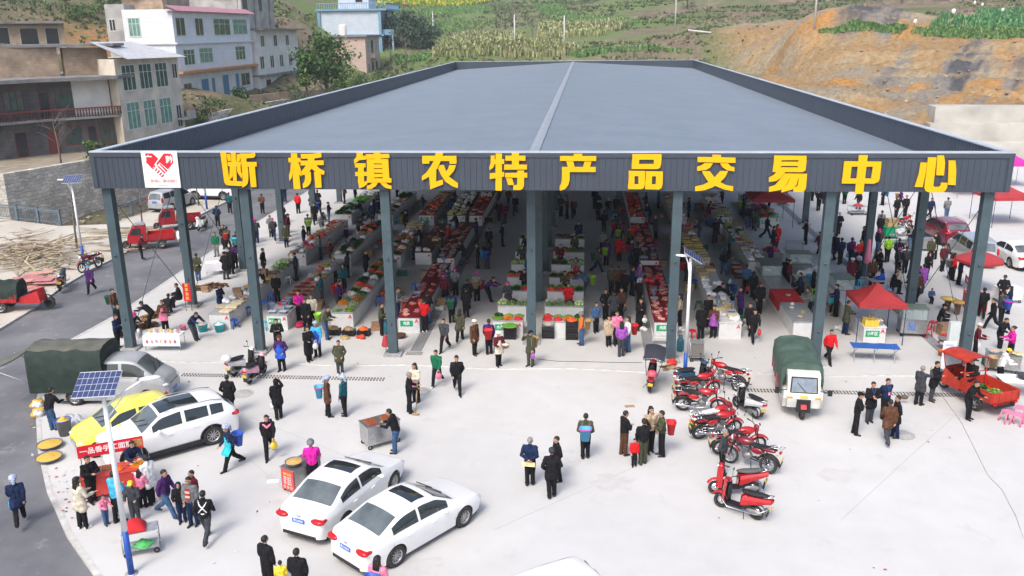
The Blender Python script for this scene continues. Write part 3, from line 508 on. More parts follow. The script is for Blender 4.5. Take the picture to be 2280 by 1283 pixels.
def person_meshes(pose, coat):
    if (pose, coat) in PROTO: return PROTO[(pose, coat)]
    J = fk(pose); V = Vector; H = J['head']; Rh = J['Rh']
    hd = lambda x, y, z: H+Rh @ V((x, y, z))
    bk = ('body', pose)
    if bk not in PROTO:
        b = MB()
        for s_ in (-1, 1):
            b.cap(J['pel']+V((s_*.07,0,-.02)), J['waist']+V((s_*.05,0,0)), .105, .095); b.cap(J['waist']+V((s_*.055,0,0)), J['chest']+V((s_*.075,0,0)), .092, .1)
            b.cap(J['chest']+V((s_*.04,0,.05)), J['sh%d' % s_], .08, .058); b.cap(J['sh%d' % s_], J['el%d' % s_], .05, .038); b.cap(J['el%d' % s_], J['wr%d' % s_], .038, .026)
            b.cap(J['hip%d' % s_], J['knee%d' % s_], .085, .056); b.cap(J['knee%d' % s_], J['ank%d' % s_], .054, .036); b.cap(J['ank%d' % s_]+V((0,.03,-.045)), J['ank%d' % s_]+V((s_*.015,-.13,-.05)), .034, .03)
            w, d = J['wr%d' % s_], J['hd%d' % s_]; sd_ = V((s_,0,0)) if abs(d.x) < .75 else V((0,-1,0)); sd_ = (sd_-d*sd_.dot(d)).normalized(); nr = d.cross(sd_).normalized()
            for k in (-1, 0, 1): b.cap(w+sd_*k*.018, w+d*.085+nr*0+sd_*k*.024, .017, .014, 8)
            curl = V((0,-1,0)); curl = (curl-d*curl.dot(d)); curl = curl.normalized() if curl.length > .1 else nr
            for k, L in ((-1.5,.055), (-.5,.072), (.5,.078), (1.5,.068)):
                p = w+d*.088+sd_*k*.017; q = p+d*L*.5+curl*.012; b.cap(p, q, .0105, .0095, 7); b.cap(q, q+d*L*.35+curl*.026, .0095, .008, 7)
            tb = w+d*.03+curl*.012; b.cap(tb, tb+d*.035+curl*.035-sd_*0, .013, .011, 7); b.cap(tb+d*.035+curl*.035, tb+d*.062+curl*.05, .011, .009, 7)
        b.cap(J['chest']+V((0,0,.09)), J['neck'], .07, .055); b.cap(J['neck']-V((0,0,.02)), H-V((0,0,.05)), .054, .052)
        b.ball(hd(0,.008,.03), (.078,.095,.095), 14, 10); b.cap(hd(0,-.02,-.03), hd(0,-.042,-.075), .06, .038); b.cap(hd(0,-.083,.015), hd(0,-.106,-.022), .012, .016, 8)
        for s_ in (-1, 1): b.cap(hd(s_*.076,.012,.02), hd(s_*.08,.018,-.022), .018, .013, 8); b.cap(hd(s_*.038,-.075,-.018), hd(s_*.03,-.07,-.035), .022, .02, 8)
        b.cap(hd(-.02,-.085,-.052), hd(.02,-.085,-.052), .013, .013, 8)
        me = remesh(b, 'body', [M_SKIN], .0085, .22, 2)
        mb = MB(); mb.v = [v.co.to_tuple() for v in me.vertices]; mb.f = [tuple(p.vertices) for p in me.polygons]; mb.m = [0]*len(mb.f); mb.sm = [True]*len(mb.f)
        for s_ in (-1, 1): mb.ball(hd(s_*.033,-.083,.018), (.013,.009,.008), 8, 5, 1); mb.box(hd(s_*.034,-.089,.04), (.04,.012,.008), 1)
        mb.box(hd(0,-.1,-.054), (.042,.006,.007), 2)
        PROTO[bk] = mb.mesh('body', [M_SKIN, M_EYE, mat('lip', (.3,.1,.08), .5)])
        t = MB()
        for s_ in (-1, 1):
            t.cap(J['pel']+V((s_*.07,0,-.02)), J['waist']+V((s_*.05,0,-.03)), .122, .105); t.cap(J['hip%d' % s_]+V((0,0,-.02)), J['knee%d' % s_], .108, .08); kn, an = J['knee%d' % s_], J['ank%d' % s_]
            t.cap(kn, an+(kn-an)*.1+V((0,.004,0)), .08, .068); t.cap(an+(kn-an)*.1, an-(kn-an)*.02, .07, .066)
        PROTO[('trousers', pose)] = remesh(t, 'trousers', [cloth('black')], .014, .32)
        sh = []
        for s_ in (-1, 1):
            f = MB(); a = J['ank%d' % s_]; lift = min(0, .0); f.cap(a+V((0,.035,-.03)), a+V((s_*.018,-.15,-.042)), .045, .036); f.cap(a+V((0,.01,.0)), a+V((0,-.03,-.03)), .046, .045)
            me_ = remesh(f, 'shoe', [M_BLACK], .01, .3); sh.append(me_)
        PROTO[('shoes', pose)] = sh
    j = MB()
    lg = {'short': 0, 'long': 1, 'coat': 2}[coat]
    for s_ in (-1, 1):
        j.cap(J['pel']+V((s_*.06,0,-.01)), J['waist']+V((s_*.055,0,0)), .128, .125); j.cap(J['waist']+V((s_*.055,0,0)), J['chest']+V((s_*.08,0,.01)), .125, .125); j.cap(J['chest']+V((s_*.05,0,.06)), J['sh%d' % s_]+V((0,0,-.005)), .092, .074)
        j.cap(J['sh%d' % s_], J['el%d' % s_], .072, .062); j.cap(J['el%d' % s_], J['wr%d' % s_], .062, .046)
        if lg:
            k = J['hip%d' % s_]; kk = J['knee%d' % s_]; e = k+(kk-k)*(.45 if lg == 1 else 1.15); j.cap(k+V((0,0,0)), e, .135, .15 if lg == 1 else .145)
            if lg == 1: j.cap(k*.5+J['pel']*.5, V((0, e.y*.5, e.z)), .13, .13)
            elif abs(J['knee1'].y-J['knee-1'].y) < .5: j.cap(J['pel'], V((0, e.y*.3, e.z)), .13, .14)
    j.cap(J['chest']+V((0,.01,.1)), J['neck']+V((0,0,.0)), .082, .07)
    me = remesh(j, 'jacket', [cloth('black')], .014, .3)
    z0 = min(J['pel'].z, 9)-.115                                           # cut the hem level
    if not lg and POSE[pose][0] < 30 and pose not in ('sit', 'squat'):
        for v in me.vertices:
            if v.co.z < z0 and math.hypot(v.co.x, v.co.y) < .24: v.co.z = z0+(v.co.z-z0)*.15
    PROTO[(pose, coat)] = (J, me); return PROTO[(pose, coat)]
HAT = {}
def head_mesh(kind):
    if kind in HAT: return HAT[kind]
    mb = MB(); mats = [M_HAIR]
    def cap_fn(front, low, k=.82):
        def fn(p):
            x, y, z = p; lim = front if y < -.03 else low+(front-low)*max(0, min(1, (.02-y)/.05))
            return p if z > lim else (x*k, y*k+.004, max(z, low-.02)*1.0)
        return fn
    if kind in ('short', 'grey', 'long', 'bun', 'bald'):
        mb.ball((0,.012,.036), (.089,.107,.102), 16, 12, fn=cap_fn(.068 if kind != 'bald' else .085, -.05))
        if kind == 'long':
            for x in (-.06,-.02,.02,.06): mb.cap((x,.085,.0), (x*1.2,.115,-.22), .036, .022, 8)
            for x in (-.08,.08): mb.cap((x,.02,.0), (x*1.05,.03,-.14), .022, .014, 8)
        if kind == 'bun': mb.ball((0,.13,.05), .045, 10, 7); 
        if kind in ('long', 'bun'): mb.ball((0,.05,.06), (.085,.09,.085), 12, 8)
    else:
        c = {'cap': 'black', 'whitehat': 'white', 'pinkhat': 'magenta', 'scarf': 'blue', 'helmet': 'grey', 'hood': 'black', 'redhood': 'red', 'yellowcap': 'yellow', 'bluehat': 'sky_blue', 'fur': 'brown', 'navyhood': 'navy', 'greyhat': 'dark_grey'}[kind]
        m0 = cloth(c)
        if kind == 'scarf':
            m0 = bpy.data.materials.new('checked headscarf'); m0.use_nodes = True; t_ = m0.node_tree; ck = t_.nodes.new('ShaderNodeTexChecker'); ck.inputs['Scale'].default_value = 36
            ck.inputs['Color1'].default_value = (.03,.09,.3,1); ck.inputs['Color2'].default_value = (.62,.66,.7,1); tc_ = t_.nodes.new('ShaderNodeTexCoord'); t_.links.new(tc_.outputs['Object'], ck.inputs['Vector']); t_.links.new(ck.outputs[0], t_.nodes['Principled BSDF'].inputs['Base Color']); t_.nodes['Principled BSDF'].inputs['Roughness'].default_value = .9
        mats = [m0, M_HAIR]
        if kind in ('hood', 'redhood', 'navyhood'): mb.ball((0,.03,.02), (.108,.12,.125), 16, 12, fn=lambda p: p if p[1] > -.055 else (p[0]*1.02, -.055+(p[1]+.055)*.1, p[2])); mb.cap((0,.03,-.09), (0,.06,-.14), .1, .11, 12)
        else:
            mb.ball((0,.012,.032), (.088,.106,.098), 14, 10, mi=1, fn=cap_fn(.06, -.05))
            mb.ball((0,.012,.045), (.1,.118,.1) if kind not in ('helmet', 'scarf') else (.125,.14,.125), 16, 12, fn=lambda p: p if p[2] > .05 else (p[0]*.97, p[1]*.97, max(p[2], .035 if kind != 'helmet' else -.02)))
            if kind in ('cap', 'yellowcap', 'greyhat'): mb.sheet((-.075,-.09,.055), (.075,-.09,.055), (.055,-.175,.04), (-.055,-.175,.04), 6, 3); mb.sheet((-.075,-.09,.045), (-.055,-.175,.03), (.055,-.175,.03), (.075,-.09,.045), 6, 3)
            if kind in ('pinkhat', 'bluehat'): mb.ball((0,.012,.155), .032, 8, 6); mb.torus((0,.012,.052), .104, .018, 20, 6, 'Z')
            if kind == 'scarf': mb.cap((0,.1,.03), (0,.13,-.08), .075, .05, 10); mb.ball((0,-.02,.09), (.12,.12,.075), 14, 8)
            if kind == 'whitehat': mb.torus((0,.012,.06), .1, .022, 20, 6, 'Z')
            if kind == 'fur': mb.torus((0,.02,.04), .105, .03, 20, 6, 'Z')
    HAT[kind] = mb.mesh('hair' if kind in ('short','grey','long','bun','bald') else 'hat', mats); return HAT[kind]
HEADW = dict(cap='black cap', whitehat='white hat', pinkhat='pink knit hat', scarf='checked blue headscarf', helmet='grey helmet', hood='hood up', redhood='red hood up', yellowcap='yellow cap', bluehat='blue hat', fur='fur hat', navyhood='navy hood up', greyhat='dark grey cap', grey='grey hair', long='long dark hair', bun='hair tied up')
APRON = {}
def person(loc, rz, pose='stand', top='black', bot='black', head='short', sc=1.0, coat='short', label='', apron=None, shoe='black', group='market visitors and vendors', z=0.0):
    J, jk = person_meshes(pose, coat)
    o = put('person', PROTO[('body', pose)], None, (loc[0], loc[1], (loc[2] if len(loc) > 2 else 0)+z), rz, sc)
    tag(o, label, 'person', group)
    put('jacket' if coat == 'short' else 'coat', jk, o, mats=[cloth(top)])
    put('trousers', PROTO[('trousers', pose)], o, mats=[cloth(bot)])
    for q in PROTO[('shoes', pose)]: put('shoe', q, o, mats=[mat('shoe '+shoe, PAL[shoe], .6, .2)])
    hm = head_mesh(head); H = J['head']; q = put(hm.name.split('.')[0], hm, o, H); q.rotation_euler = J['Rh'].to_euler()
    if head == 'grey': q.material_slots[0].link = 'OBJECT'; q.material_slots[0].material = M_GREYHAIR
    if apron:
        if pose not in APRON:
            mb = MB(); c = J['chest']; p = J['pel']; ks = [J['knee-1'], J['knee1']]; ky = min(k.y for k in ks); f = Vector((0,-.15,0)); Rm = J['Rm']; f = Rm @ f
            def q_(u, w): 
                z_ = [c+f+Vector((0,0,.03)), J['waist']+f+Rm @ Vector((0,-.01,0)), p+f+Rm @ Vector((0,-.03,-.04)), Vector((0, min(p.y-.2, ky-.13), (p.z+ks[0].z)/2-.05))]
                k = w*3; i = min(2, int(k)); a = z_[i].lerp(z_[i+1], k-i); wd = (.11,.2,.22,.24)[i]*(1-(k-i))+(.2,.22,.24,.25)[i]*(k-i)
                return a+Vector((u*wd, .09*u*u*1.2, 0))
            n = 10; vs = [q_(-1+2*i/n, j_/12)+off for off in (Vector((0,0,0)), Vector((0,.012,0))) for j_ in range(13) for i in range(n+1)]; w_ = n+1; B = 13*w_
            fs = [(j_*w_+i, j_*w_+i+1, (j_+1)*w_+i+1, (j_+1)*w_+i) for j_ in range(12) for i in range(n)]; fs += [tuple(B+k for k in f_[::-1]) for f_ in fs]
            APRON[pose] = mb.add(vs, fs, 0, True).mesh('apron', [cloth('blue')])
        put('apron', APRON[pose], o, mats=[cloth(apron)])
    return o, J
M_GLASS_REFL = mat('screen glass with painted reflection', (.10,.118,.122), .07, .45, 1.1, spec=.8)  # mottled grey base colour paints a reflection into windscreens and rear windows
# ------------------------------------------------------------------ cars
def wheel_meshes(r, w, spokes=10):
    k = ('wheel', r, w, spokes)
    if k in PROTO: return PROTO[k]
    a = MB(); a.lathe([(r*.62,-w/2),(r*.93,-w/2),(r,-w*.3),(r,w*.3),(r*.93,w/2),(r*.62,w/2),(r*.6,0),(r*.62,-w/2)], n=28)
    b = MB(); b.lathe([(0,w*.32),(r*.16,w*.34),(r*.18,w*.3)], n=16); b.lathe([(r*.64,w*.44),(r*.57,w*.44),(r*.55,w*.1)], n=28); b.lathe([(r*.58,w*.08),(0,w*.08)], n=20, mi=1)
    for i in range(spokes):
        t_ = 2*math.pi*i/spokes; M4 = Matrix.Rotation(t_, 4, 'Z'); b.box((r*.36,0,w*.3), (r*.46,r*.09,w*.16), 0, M4=M4)
    RX = Matrix.Rotation(R(-90), 4, 'X')
    for q in (a, b): q.v = [tuple(RX @ Vector(p)) for p in q.v]         # axle along +y (outside)
    PROTO[k] = (a.mesh('tyre', M_TYRE), b.mesh('rim', [mat('alloy rim', (.42,.42,.43), .35, .1, metal=.7), M_DARK])); return PROTO[k]
def wheel(parent, x, y, r, w, out, spokes=10, name='wheel', steer=0):
    t_, rm = wheel_meshes(r, w, spokes)
    q = empty(name, (x, y, r)); q.parent = parent; q.rotation_euler = (0, 0, steer+(0 if out > 0 else math.pi))
    put('tyre', t_, q); put('rim', rm, q)
def car(name, loc, rz, L, Wd, Hh, prof, paint, label, cat='car', wr=.33, wb=None, plate=None, group='parked cars', sunroof=False, doors=4, belt=None, glassx=None, tail='wide', plate_col=None, dark_sill=False, rails=False):
    """prof: (x, roofline z) from front (+x) to rear; belt: (x, shoulder z); glassx: windscreen x range, side glass range, rear glass range"""
    root = empty(name, loc, rz, label, cat, group)
    N = 110; xs = np.linspace(L/2, -L/2, N); px = np.array([p[0] for p in prof][::-1]); pz = np.array([p[1] for p in prof][::-1])
    top = np.interp(xs, px, pz); bx = np.array([p[0] for p in belt][::-1]); bz = np.array([p[1] for p in belt][::-1]); bel = np.interp(xs, bx, bz)
    ker = np.array([1,2,3,2,1.])/9; sm = lambda a, k=1: a if k == 0 else sm(np.convolve(np.pad(a, 2, 'edge'), ker, 'valid'), k-1)
    top, bel = sm(top, 2), sm(bel, 2); bel = np.minimum(bel, top)
    u = np.abs(xs)/(L/2); wid = Wd/2*(1-.17*np.clip((u-.55)/.45, 0, 1)**2.4-.10*np.clip((u-.93)/.07, 0, 1)**2)
    zb = .2+.10*np.clip((u-.8)/.2, 0, 1)**1.5
    wb = wb or L*.59; fx, rx = wb/2+.02*L, -wb/2+.02*L
    rows = []; NS, NG, NR = 10, 8, 8
    for i in range(N):
        w, b, t_, z0 = wid[i], bel[i], top[i], zb[i]; g = max(0, t_-b); row = []
        for k in range(NS+1):                                        # sill to shoulder
            s_ = k/NS; z = z0+(b-z0)*s_; row.append((w*(.93+.07*math.sin(min(1, s_*1.35)*math.pi*.5))-(.03 if s_ == 1 else 0)-.035*max(0, s_-.75)*4*.5, z))
        wt = (w-.05)*(1-.2*min(1, g/.5)) if g > .03 else w-.07
        tr = max(b+.004, t_-.05*min(1, g/.2)-.012)
        for k in range(1, NG+1): s_ = k/NG; row.append((row[NS][0]*(1-s_)+wt*s_+.018*math.sin(s_*math.pi)*min(1, g/.4), b+(tr-b)*s_))
        for k in range(1, NR+1): s_ = k/NR; row.append((wt*(1-s_), tr+(t_-tr)*math.sin(s_*math.pi/2)**.8))
        rows.append(row)
    K = NS+NG+NR+1
    V = {}
    for i in range(N):
        for k in range(K):
            y, z = rows[i][k]; x = xs[i]
            if k <= NS: 
                for wx in (fx, rx):                                  # snap the arch edge round
                    dx, dz = x-wx, z-wr; r = math.hypot(dx, dz); ra = wr*1.13
                    if abs(r-ra) < .045 and z > .15: x, z = wx+dx*ra/r, wr+dz*ra/r
            V[(i, k)] = (x, y, z)
    gl = glassx; cells = {n: [] for n in ('body', 'windscreen', 'rear_window', 'side_window', 'arch')}
    (wf0, wf1), sides, (rg0, rg1) = gl
    for i in range(N-1):
        xm = (xs[i]+xs[i+1])/2
        for k in range(K-1):
            y, z = (rows[i][k][0]+rows[i][k+1][0])/2, (rows[i][k][1]+rows[i][k+1][1])/2
            kind = 'body'
            if k < NS and any(math.hypot(xm-wx, z-wr) < wr*1.13 for wx in (fx, rx)): kind = 'arch'
            elif k >= NS+NG+1 and wf1 < xm < wf0: kind = 'windscreen'
            elif k >= NS+NG+1 and rg1 < xm < rg0: kind = 'rear_window'
            elif NS+1 <= k < NS+NG-1 and any(b_ < xm < a_ for a_, b_ in sides) and top[i]-bel[i] > .12: kind = 'side_window'
            if kind != 'arch': cells[kind].append((i, k, xm))
    def patch(cl, sides_=(1, -1), lift=0.0):
        mb = MB()
        for s_ in sides_:
            ix = {}; vs = []; fs = []
            def vid(i, k):
                if (i, k) not in ix: x, y, z = V[(i, k)]; ix[(i, k)] = len(vs); vs.append((x, s_*y, z+lift))
                return ix[(i, k)]
            for i, k, _ in cl:
                f = (vid(i,k), vid(i,k+1), vid(i+1,k+1), vid(i+1,k)); fs.append(f if s_ > 0 else f[::-1])
            mb.add(vs, fs, 0, True)
        return mb
    body = cells['body']; dr = []
    if doors:                                                         # doors as panels of their own, with gaps
        d0, d1 = fx-wr*1.13-.12, rx+wr*1.0; n = doors//2; cut = [d0-(d0-d1)*j/n for j in range(n+1)]
        for j in range(n): dr.append([c for c in body if 1 <= c[1] < NS and cut[j+1]+.012 < c[2] < cut[j]-.012])
        inn = {(c[0], c[1]) for d_ in dr for c in d_}; gap = [c for c in body if 1 <= c[1] < NS and d1 < c[2] < d0 and (c[0], c[1]) not in inn]
        body = [c for c in body if (c[0], c[1]) not in inn]
    bm_ = patch(body); ends = []
    for i_, rev in ((0, False), (N-1, True)):                         # close nose and tail
        vs = [V[(i_, k)] for k in range(K)]+[(V[(i_, k)][0], -V[(i_, k)][1], V[(i_, k)][2]) for k in range(K)]
        fs = [(k, k+1, K+k+1, K+k) for k in range(K-1)]; bm_.add(vs, [f[::-1] if rev else f for f in fs], 0, True)
    bm_.build('body', paint, root)
    mb = MB()
    mb.b2(-L/2+.25, L/2-.3, -Wd/2+.12, Wd/2-.12, .16, .3)
    for wx in (fx, rx):
        for s_ in (1, -1): mb.tube([(wx, s_*(Wd/2-.30), wr), (wx, s_*(Wd/2-.075), wr)], wr*1.12, 24, smooth=False)
    mb.build('underbody', M_DARK, root)
    for nm in ('windscreen', 'rear_window'):
        if cells[nm]: patch(cells[nm]).build(nm, M_GLASS_REFL, root)
    for s_ in (1, -1):
        for a_, b_ in sides:
            cl = [c for c in cells['side_window'] if b_ < c[2] < a_]
            if cl: patch(cl, (s_,)).build('side_window', M_GLASS, root)
        for d_ in dr:
            if not d_: continue
            p = patch(d_, (s_,)).build('door', paint, root); xr = min(c[2] for c in d_); k0 = min(d_, key=lambda c: abs(c[2]-xr-.14)+abs(c[1]-NS+2)); hv = V[(k0[0], k0[1])]
            MB().box((hv[0], s_*(hv[1]+.018), hv[2]), (.17,.03,.03)).build('handle', paint, p)
    # lamps, mirrors, plates
    zf, zr_ = bel[6]-.10, bel[-6]-.12; wF, wR = wid[4], wid[-4]
    for s_ in (1, -1):
        mb = MB(); mb.ball((L/2-.19, s_*(wF-.14), zf-.03), (.2,.14,.075), 12, 8); mb.build('headlight', M_LAMP, root)
        mb = MB()
        if tail == 'tall': mb.ball((-L/2+.10, s_*(wR-.06), zr_+.12), (.10,.08,.24), 10, 10)
        else: mb.ball((-L/2+.09, s_*(wR-.16), zr_), (.13,.24,.085), 14, 8); mb.ball((-L/2+.2, s_*(wR-.0), zr_+.01), (.16,.05,.06), 10, 8)
        mb.build('tail_light', M_REDL, root)
        mi = MB(); mi.ball((wf1-.02+.12, s_*(Wd/2+.09), bel[N//2]+.05), (.07,.1,.065), 10, 8); mi.tube([(wf1+.1, s_*(Wd/2-.12), bel[N//2]+.02), (wf1+.1, s_*(Wd/2+.05), bel[N//2]+.03)], .022, 6); mi.build('mirror', paint, root)
        for wx in (fx, rx): wheel(root, wx, s_*(Wd/2-.115), wr, .21, s_)
    mb = MB(); zc = zb[2]
    mb.box((L/2-.045, 0, zf-.10), (.08,wF*1.0,.09)); mb.box((L/2-.06, 0, .36), (.1,wF*1.25,.12)); mb.build('grille', M_BLACK, root)
    mb = MB(); mb.box((-L/2+.05, 0, .32), (.12,wR*1.5,.11)); mb.build('rear_bumper', M_BLACK, root); mb = MB(); mb.b2(-L/2+.3,L/2-.3,-.4,.4,.17,.2)
    if dark_sill:
        for s_ in (1, -1): mb.box((0, s_*(Wd/2-.02), .29), (wb-.8,.07,.16))
        for wx in (fx, rx):
            for s_ in (1, -1): mb.tube([(wx+wr*1.19*math.cos(R(a_)), s_*(Wd/2-.012), wr+wr*1.19*math.sin(R(a_))) for a_ in range(-10, 191, 20)], .035, 6)
    mb.build('bumper_trim', M_BLACK, root)
    w_ = MB()
    for s_ in (.1, .52): w_.tube([(wf0-.04, s_-.35, float(np.interp(-(wf0-.04), -xs, top))+.012), (wf0-.28, s_+.08, float(np.interp(-(wf0-.28), -xs, top))+.025)], .014, 5)
    w_.build('wiper', M_BLACK, root)
    if sunroof:
        xa, xb = sunroof; cl = [(i, k, 0) for i in range(N-1) for k in range(NS+NG+2, K-1) if xb < (xs[i]+xs[i+1])/2 < xa]; patch(cl, lift=.006).build('sunroof', M_GLASS, root)
    if rails:
        for s_ in (1, -1): MB().tube([(x_, s_*Wd*.36, float(np.interp(-x_, -xs, top))+(.0 if j in (0, 5) else .025)) for j, x_ in enumerate(np.linspace(wf1-.25, rg0+.1, 6))], .018, 6).build('roof_rail', M_STEEL, root)
    mb = MB(); mb.box((0,0,0), (.012,.44,.14)); 
    for sx_, zz, sg_ in ((-L/2-.004, zr_-.06, 1), (L/2+.004, .42, -1)):
        p = put('number_plate', mb.mesh('number_plate', plate_col or M_BLUEPL), root, (sx_, 0, zz))
        if plate: text('plate_text', plate, .1, M_WHITE, p, (-.0075*sg_,0,0), (R(90),0,R(-90*sg_)), .01, .001, .78)
    mb = MB(); mb.ball((-L/2+.03, 0, zr_+.10), (.03,.055,.05), 10, 6); mb.build('badge', M_CHROME, root)
    return root
P_WHITE = mat('white car paint', (.78,.78,.77), .25, .03, 2, coat=.6); P_YEL = mat('lime yellow car paint', (.72,.66,.10), .25, .03, 2, coat=.6)
P_RED = mat('wine red car paint', (.17,.012,.03), .25, .05, 2, coat=.6); P_SILV = mat('silver car paint', (.45,.46,.47), .3, .05, 2, metal=.5, coat=.5); P_GREYV = mat('dusty silver van paint', (.36,.37,.38), .5, .15, 1.5, metal=.2)
SEDAN = dict(L=4.62, Wd=1.8, Hh=1.47, prof=[(2.31,.55),(2.24,.74),(1.35,.93),(1.15,.97),(.42,1.40),(-.1,1.47),(-.75,1.43),(-1.0,1.38),(-1.72,1.06),(-2.15,1.04),(-2.27,.92),(-2.31,.5)], belt=[(2.31,.5),(2.2,.7),(1.2,.90),(0,.93),(-1.5,.97),(-2.2,.96),(-2.31,.5)], glassx=((1.14,.45),[(.78,-.27),(-.36,-1.28)],(-1.0,-1.68)), wb=2.66)
SUV = dict(L=4.6, Wd=1.88, Hh=1.68, prof=[(2.35,.6),(2.28,.86),(1.35,1.06),(1.1,1.10),(.42,1.58),(-.2,1.68),(-1.5,1.63),(-1.85,1.56),(-2.2,1.2),(-2.32,1.0),(-2.35,.5)], belt=[(2.35,.6),(2.25,.82),(1.1,1.03),(0,1.06),(-1.7,1.12),(-2.25,1.08),(-2.35,.5)], glassx=((1.08,.46),[(.75,-.28),(-.38,-1.22),(-1.3,-1.75)],(-1.86,-2.16)), wb=2.72, wr=.37, dark_sill=True)
HATCH = dict(L=3.6, Wd=1.62, Hh=1.52, prof=[(1.8,.5),(1.74,.74),(1.2,.96),(1.0,1.0),(.35,1.45),(-.2,1.52),(-1.2,1.47),(-1.45,1.4),(-1.72,1.02),(-1.79,.9),(-1.8,.45)], belt=[(1.8,.5),(1.7,.72),(.9,.93),(0,.96),(-1.3,1.02),(-1.72,.95),(-1.8,.45)], glassx=((.98,.38),[(.68,-.22),(-.32,-1.1)],(-1.46,-1.68)), wb=2.34, wr=.29)
MPV = dict(L=4.6, Wd=1.8, Hh=1.75, prof=[(2.3,.6),(2.22,.86),(1.7,1.05),(1.5,1.08),(.75,1.66),(.2,1.75),(-1.8,1.72),(-2.05,1.64),(-2.24,1.1),(-2.29,.9),(-2.3,.5)], belt=[(2.3,.6),(2.2,.8),(1.4,1.02),(0,1.05),(-1.9,1.08),(-2.24,1.03),(-2.3,.5)], glassx=((1.48,.78),[(1.15,.0),(-.1,-1.1),(-1.2,-1.95)],(-2.05,-2.22)), wb=2.75, wr=.33, tail='tall')
def heading(a, b): d = G(*b)-G(*a); return math.atan2(d.y, d.x), d
def by_wheels(rear, front, half, side):       # ground px of rear and front wheels of one side; side +1 = car's left
    h, d = heading(rear, front); c = (G(*rear)+G(*front))/2; n = Vector((-math.sin(h), math.cos(h), 0)); return c-n*side*half, h
c, h = by_wheels((765,1188), (873,1094), .82, -1)
car('white_sedan', c, h, paint=P_WHITE, label='white sedan with plate JR300, parked just behind the other white sedan', plate='贵G·JR300', sunroof=(.18,-.38), **SEDAN)
c, h = by_wheels((880,1262), (1025,1176), .82, -1)
SED2 = dict(SEDAN); SED2['prof'] = [(2.31,.55),(2.24,.76),(1.4,.96),(1.2,1.0),(.42,1.42),(-.1,1.49),(-.8,1.44),(-1.05,1.38),(-1.75,1.1),(-2.17,1.08),(-2.28,.95),(-2.31,.5)]
car('white_sedan', c, h, paint=P_WHITE, label='white sedan with plate HR010 at bottom of the plaza, nearest whole car', plate='贵G·HR010', sunroof=(.2,-.32), **SED2)
c, h = by_wheels((469,992), (322,1034), .86, 1); HS = h
car('white_suv', c, h, paint=P_WHITE, label='white suv with panoramic black sunroof beside yellow hatchback', sunroof=(.35,-1.0), rails=True, plate='贵G·88A06', **SUV)
p = G(158,1018); h = HS+R(3); car('yellow_hatchback', p-Vector((math.cos(h), math.sin(h), 0))*1.75+Vector((.1,.25,0)), h, paint=P_YEL, label='lime yellow hatchback between white suv and tarpaulin van', plate='贵G·M1172', tail='tall', **HATCH)
p = G(2123,552); car('red_suv', (p.x+.1, p.y+2.3, 0), R(94), paint=P_RED, label='wine red suv seen from behind right of the hall', rails=True, plate='贵G·M777A', **SUV)
p = G(2190,600); car('silver_van', (p.x+.15, p.y+2.3, 0), R(86), paint=P_SILV, label='silver people carrier partly behind red parasol cart', **MPV)
p = G(2280,607); car('white_saloon', (p.x+.4, p.y+2.3, 0), R(92), paint=P_WHITE, label='white saloon cut off by right edge of the photo', **SEDAN)
p = G(475,446); car('white_suv', (p.x-.2, p.y+1.0, 0), R(174), paint=P_WHITE, label='dusty white suv parked on pavement beyond the left road', **SUV)
p = G(395,470); car('grey_van', (p.x-1.0, p.y+1.4, 0), R(78), paint=P_GREYV, label='dusty grey van behind red cargo tricycle under fascia', **MPV)
VAN2 = dict(MPV); VAN2.update(L=3.9, Hh=1.9, prof=[(1.95,.6),(1.9,.9),(1.7,1.1),(1.62,1.16),(1.2,1.8),(.9,1.88),(0,1.92),(-1.7,1.88),(-1.85,1.8),(-1.92,1.1),(-1.95,.5)], belt=[(1.95,.55),(1.88,.85),(1.5,1.05),(0,1.08),(-1.8,1.08),(-1.95,.5)], glassx=((1.62,1.2),[(1.25,.4),(.3,-.6),(-.7,-1.6)],(-1.84,-1.9)), wb=2.4)
p = G(1290,1236,1.86); h = R(34); p = p-Vector((math.cos(h), math.sin(h), 0))*1.15+Vector((math.sin(h), -math.cos(h), 0))*.55; car('white_van', (p.x, p.y, 0), h, paint=P_WHITE, label='white van roof poking into the bottom edge of the plaza', **VAN2)
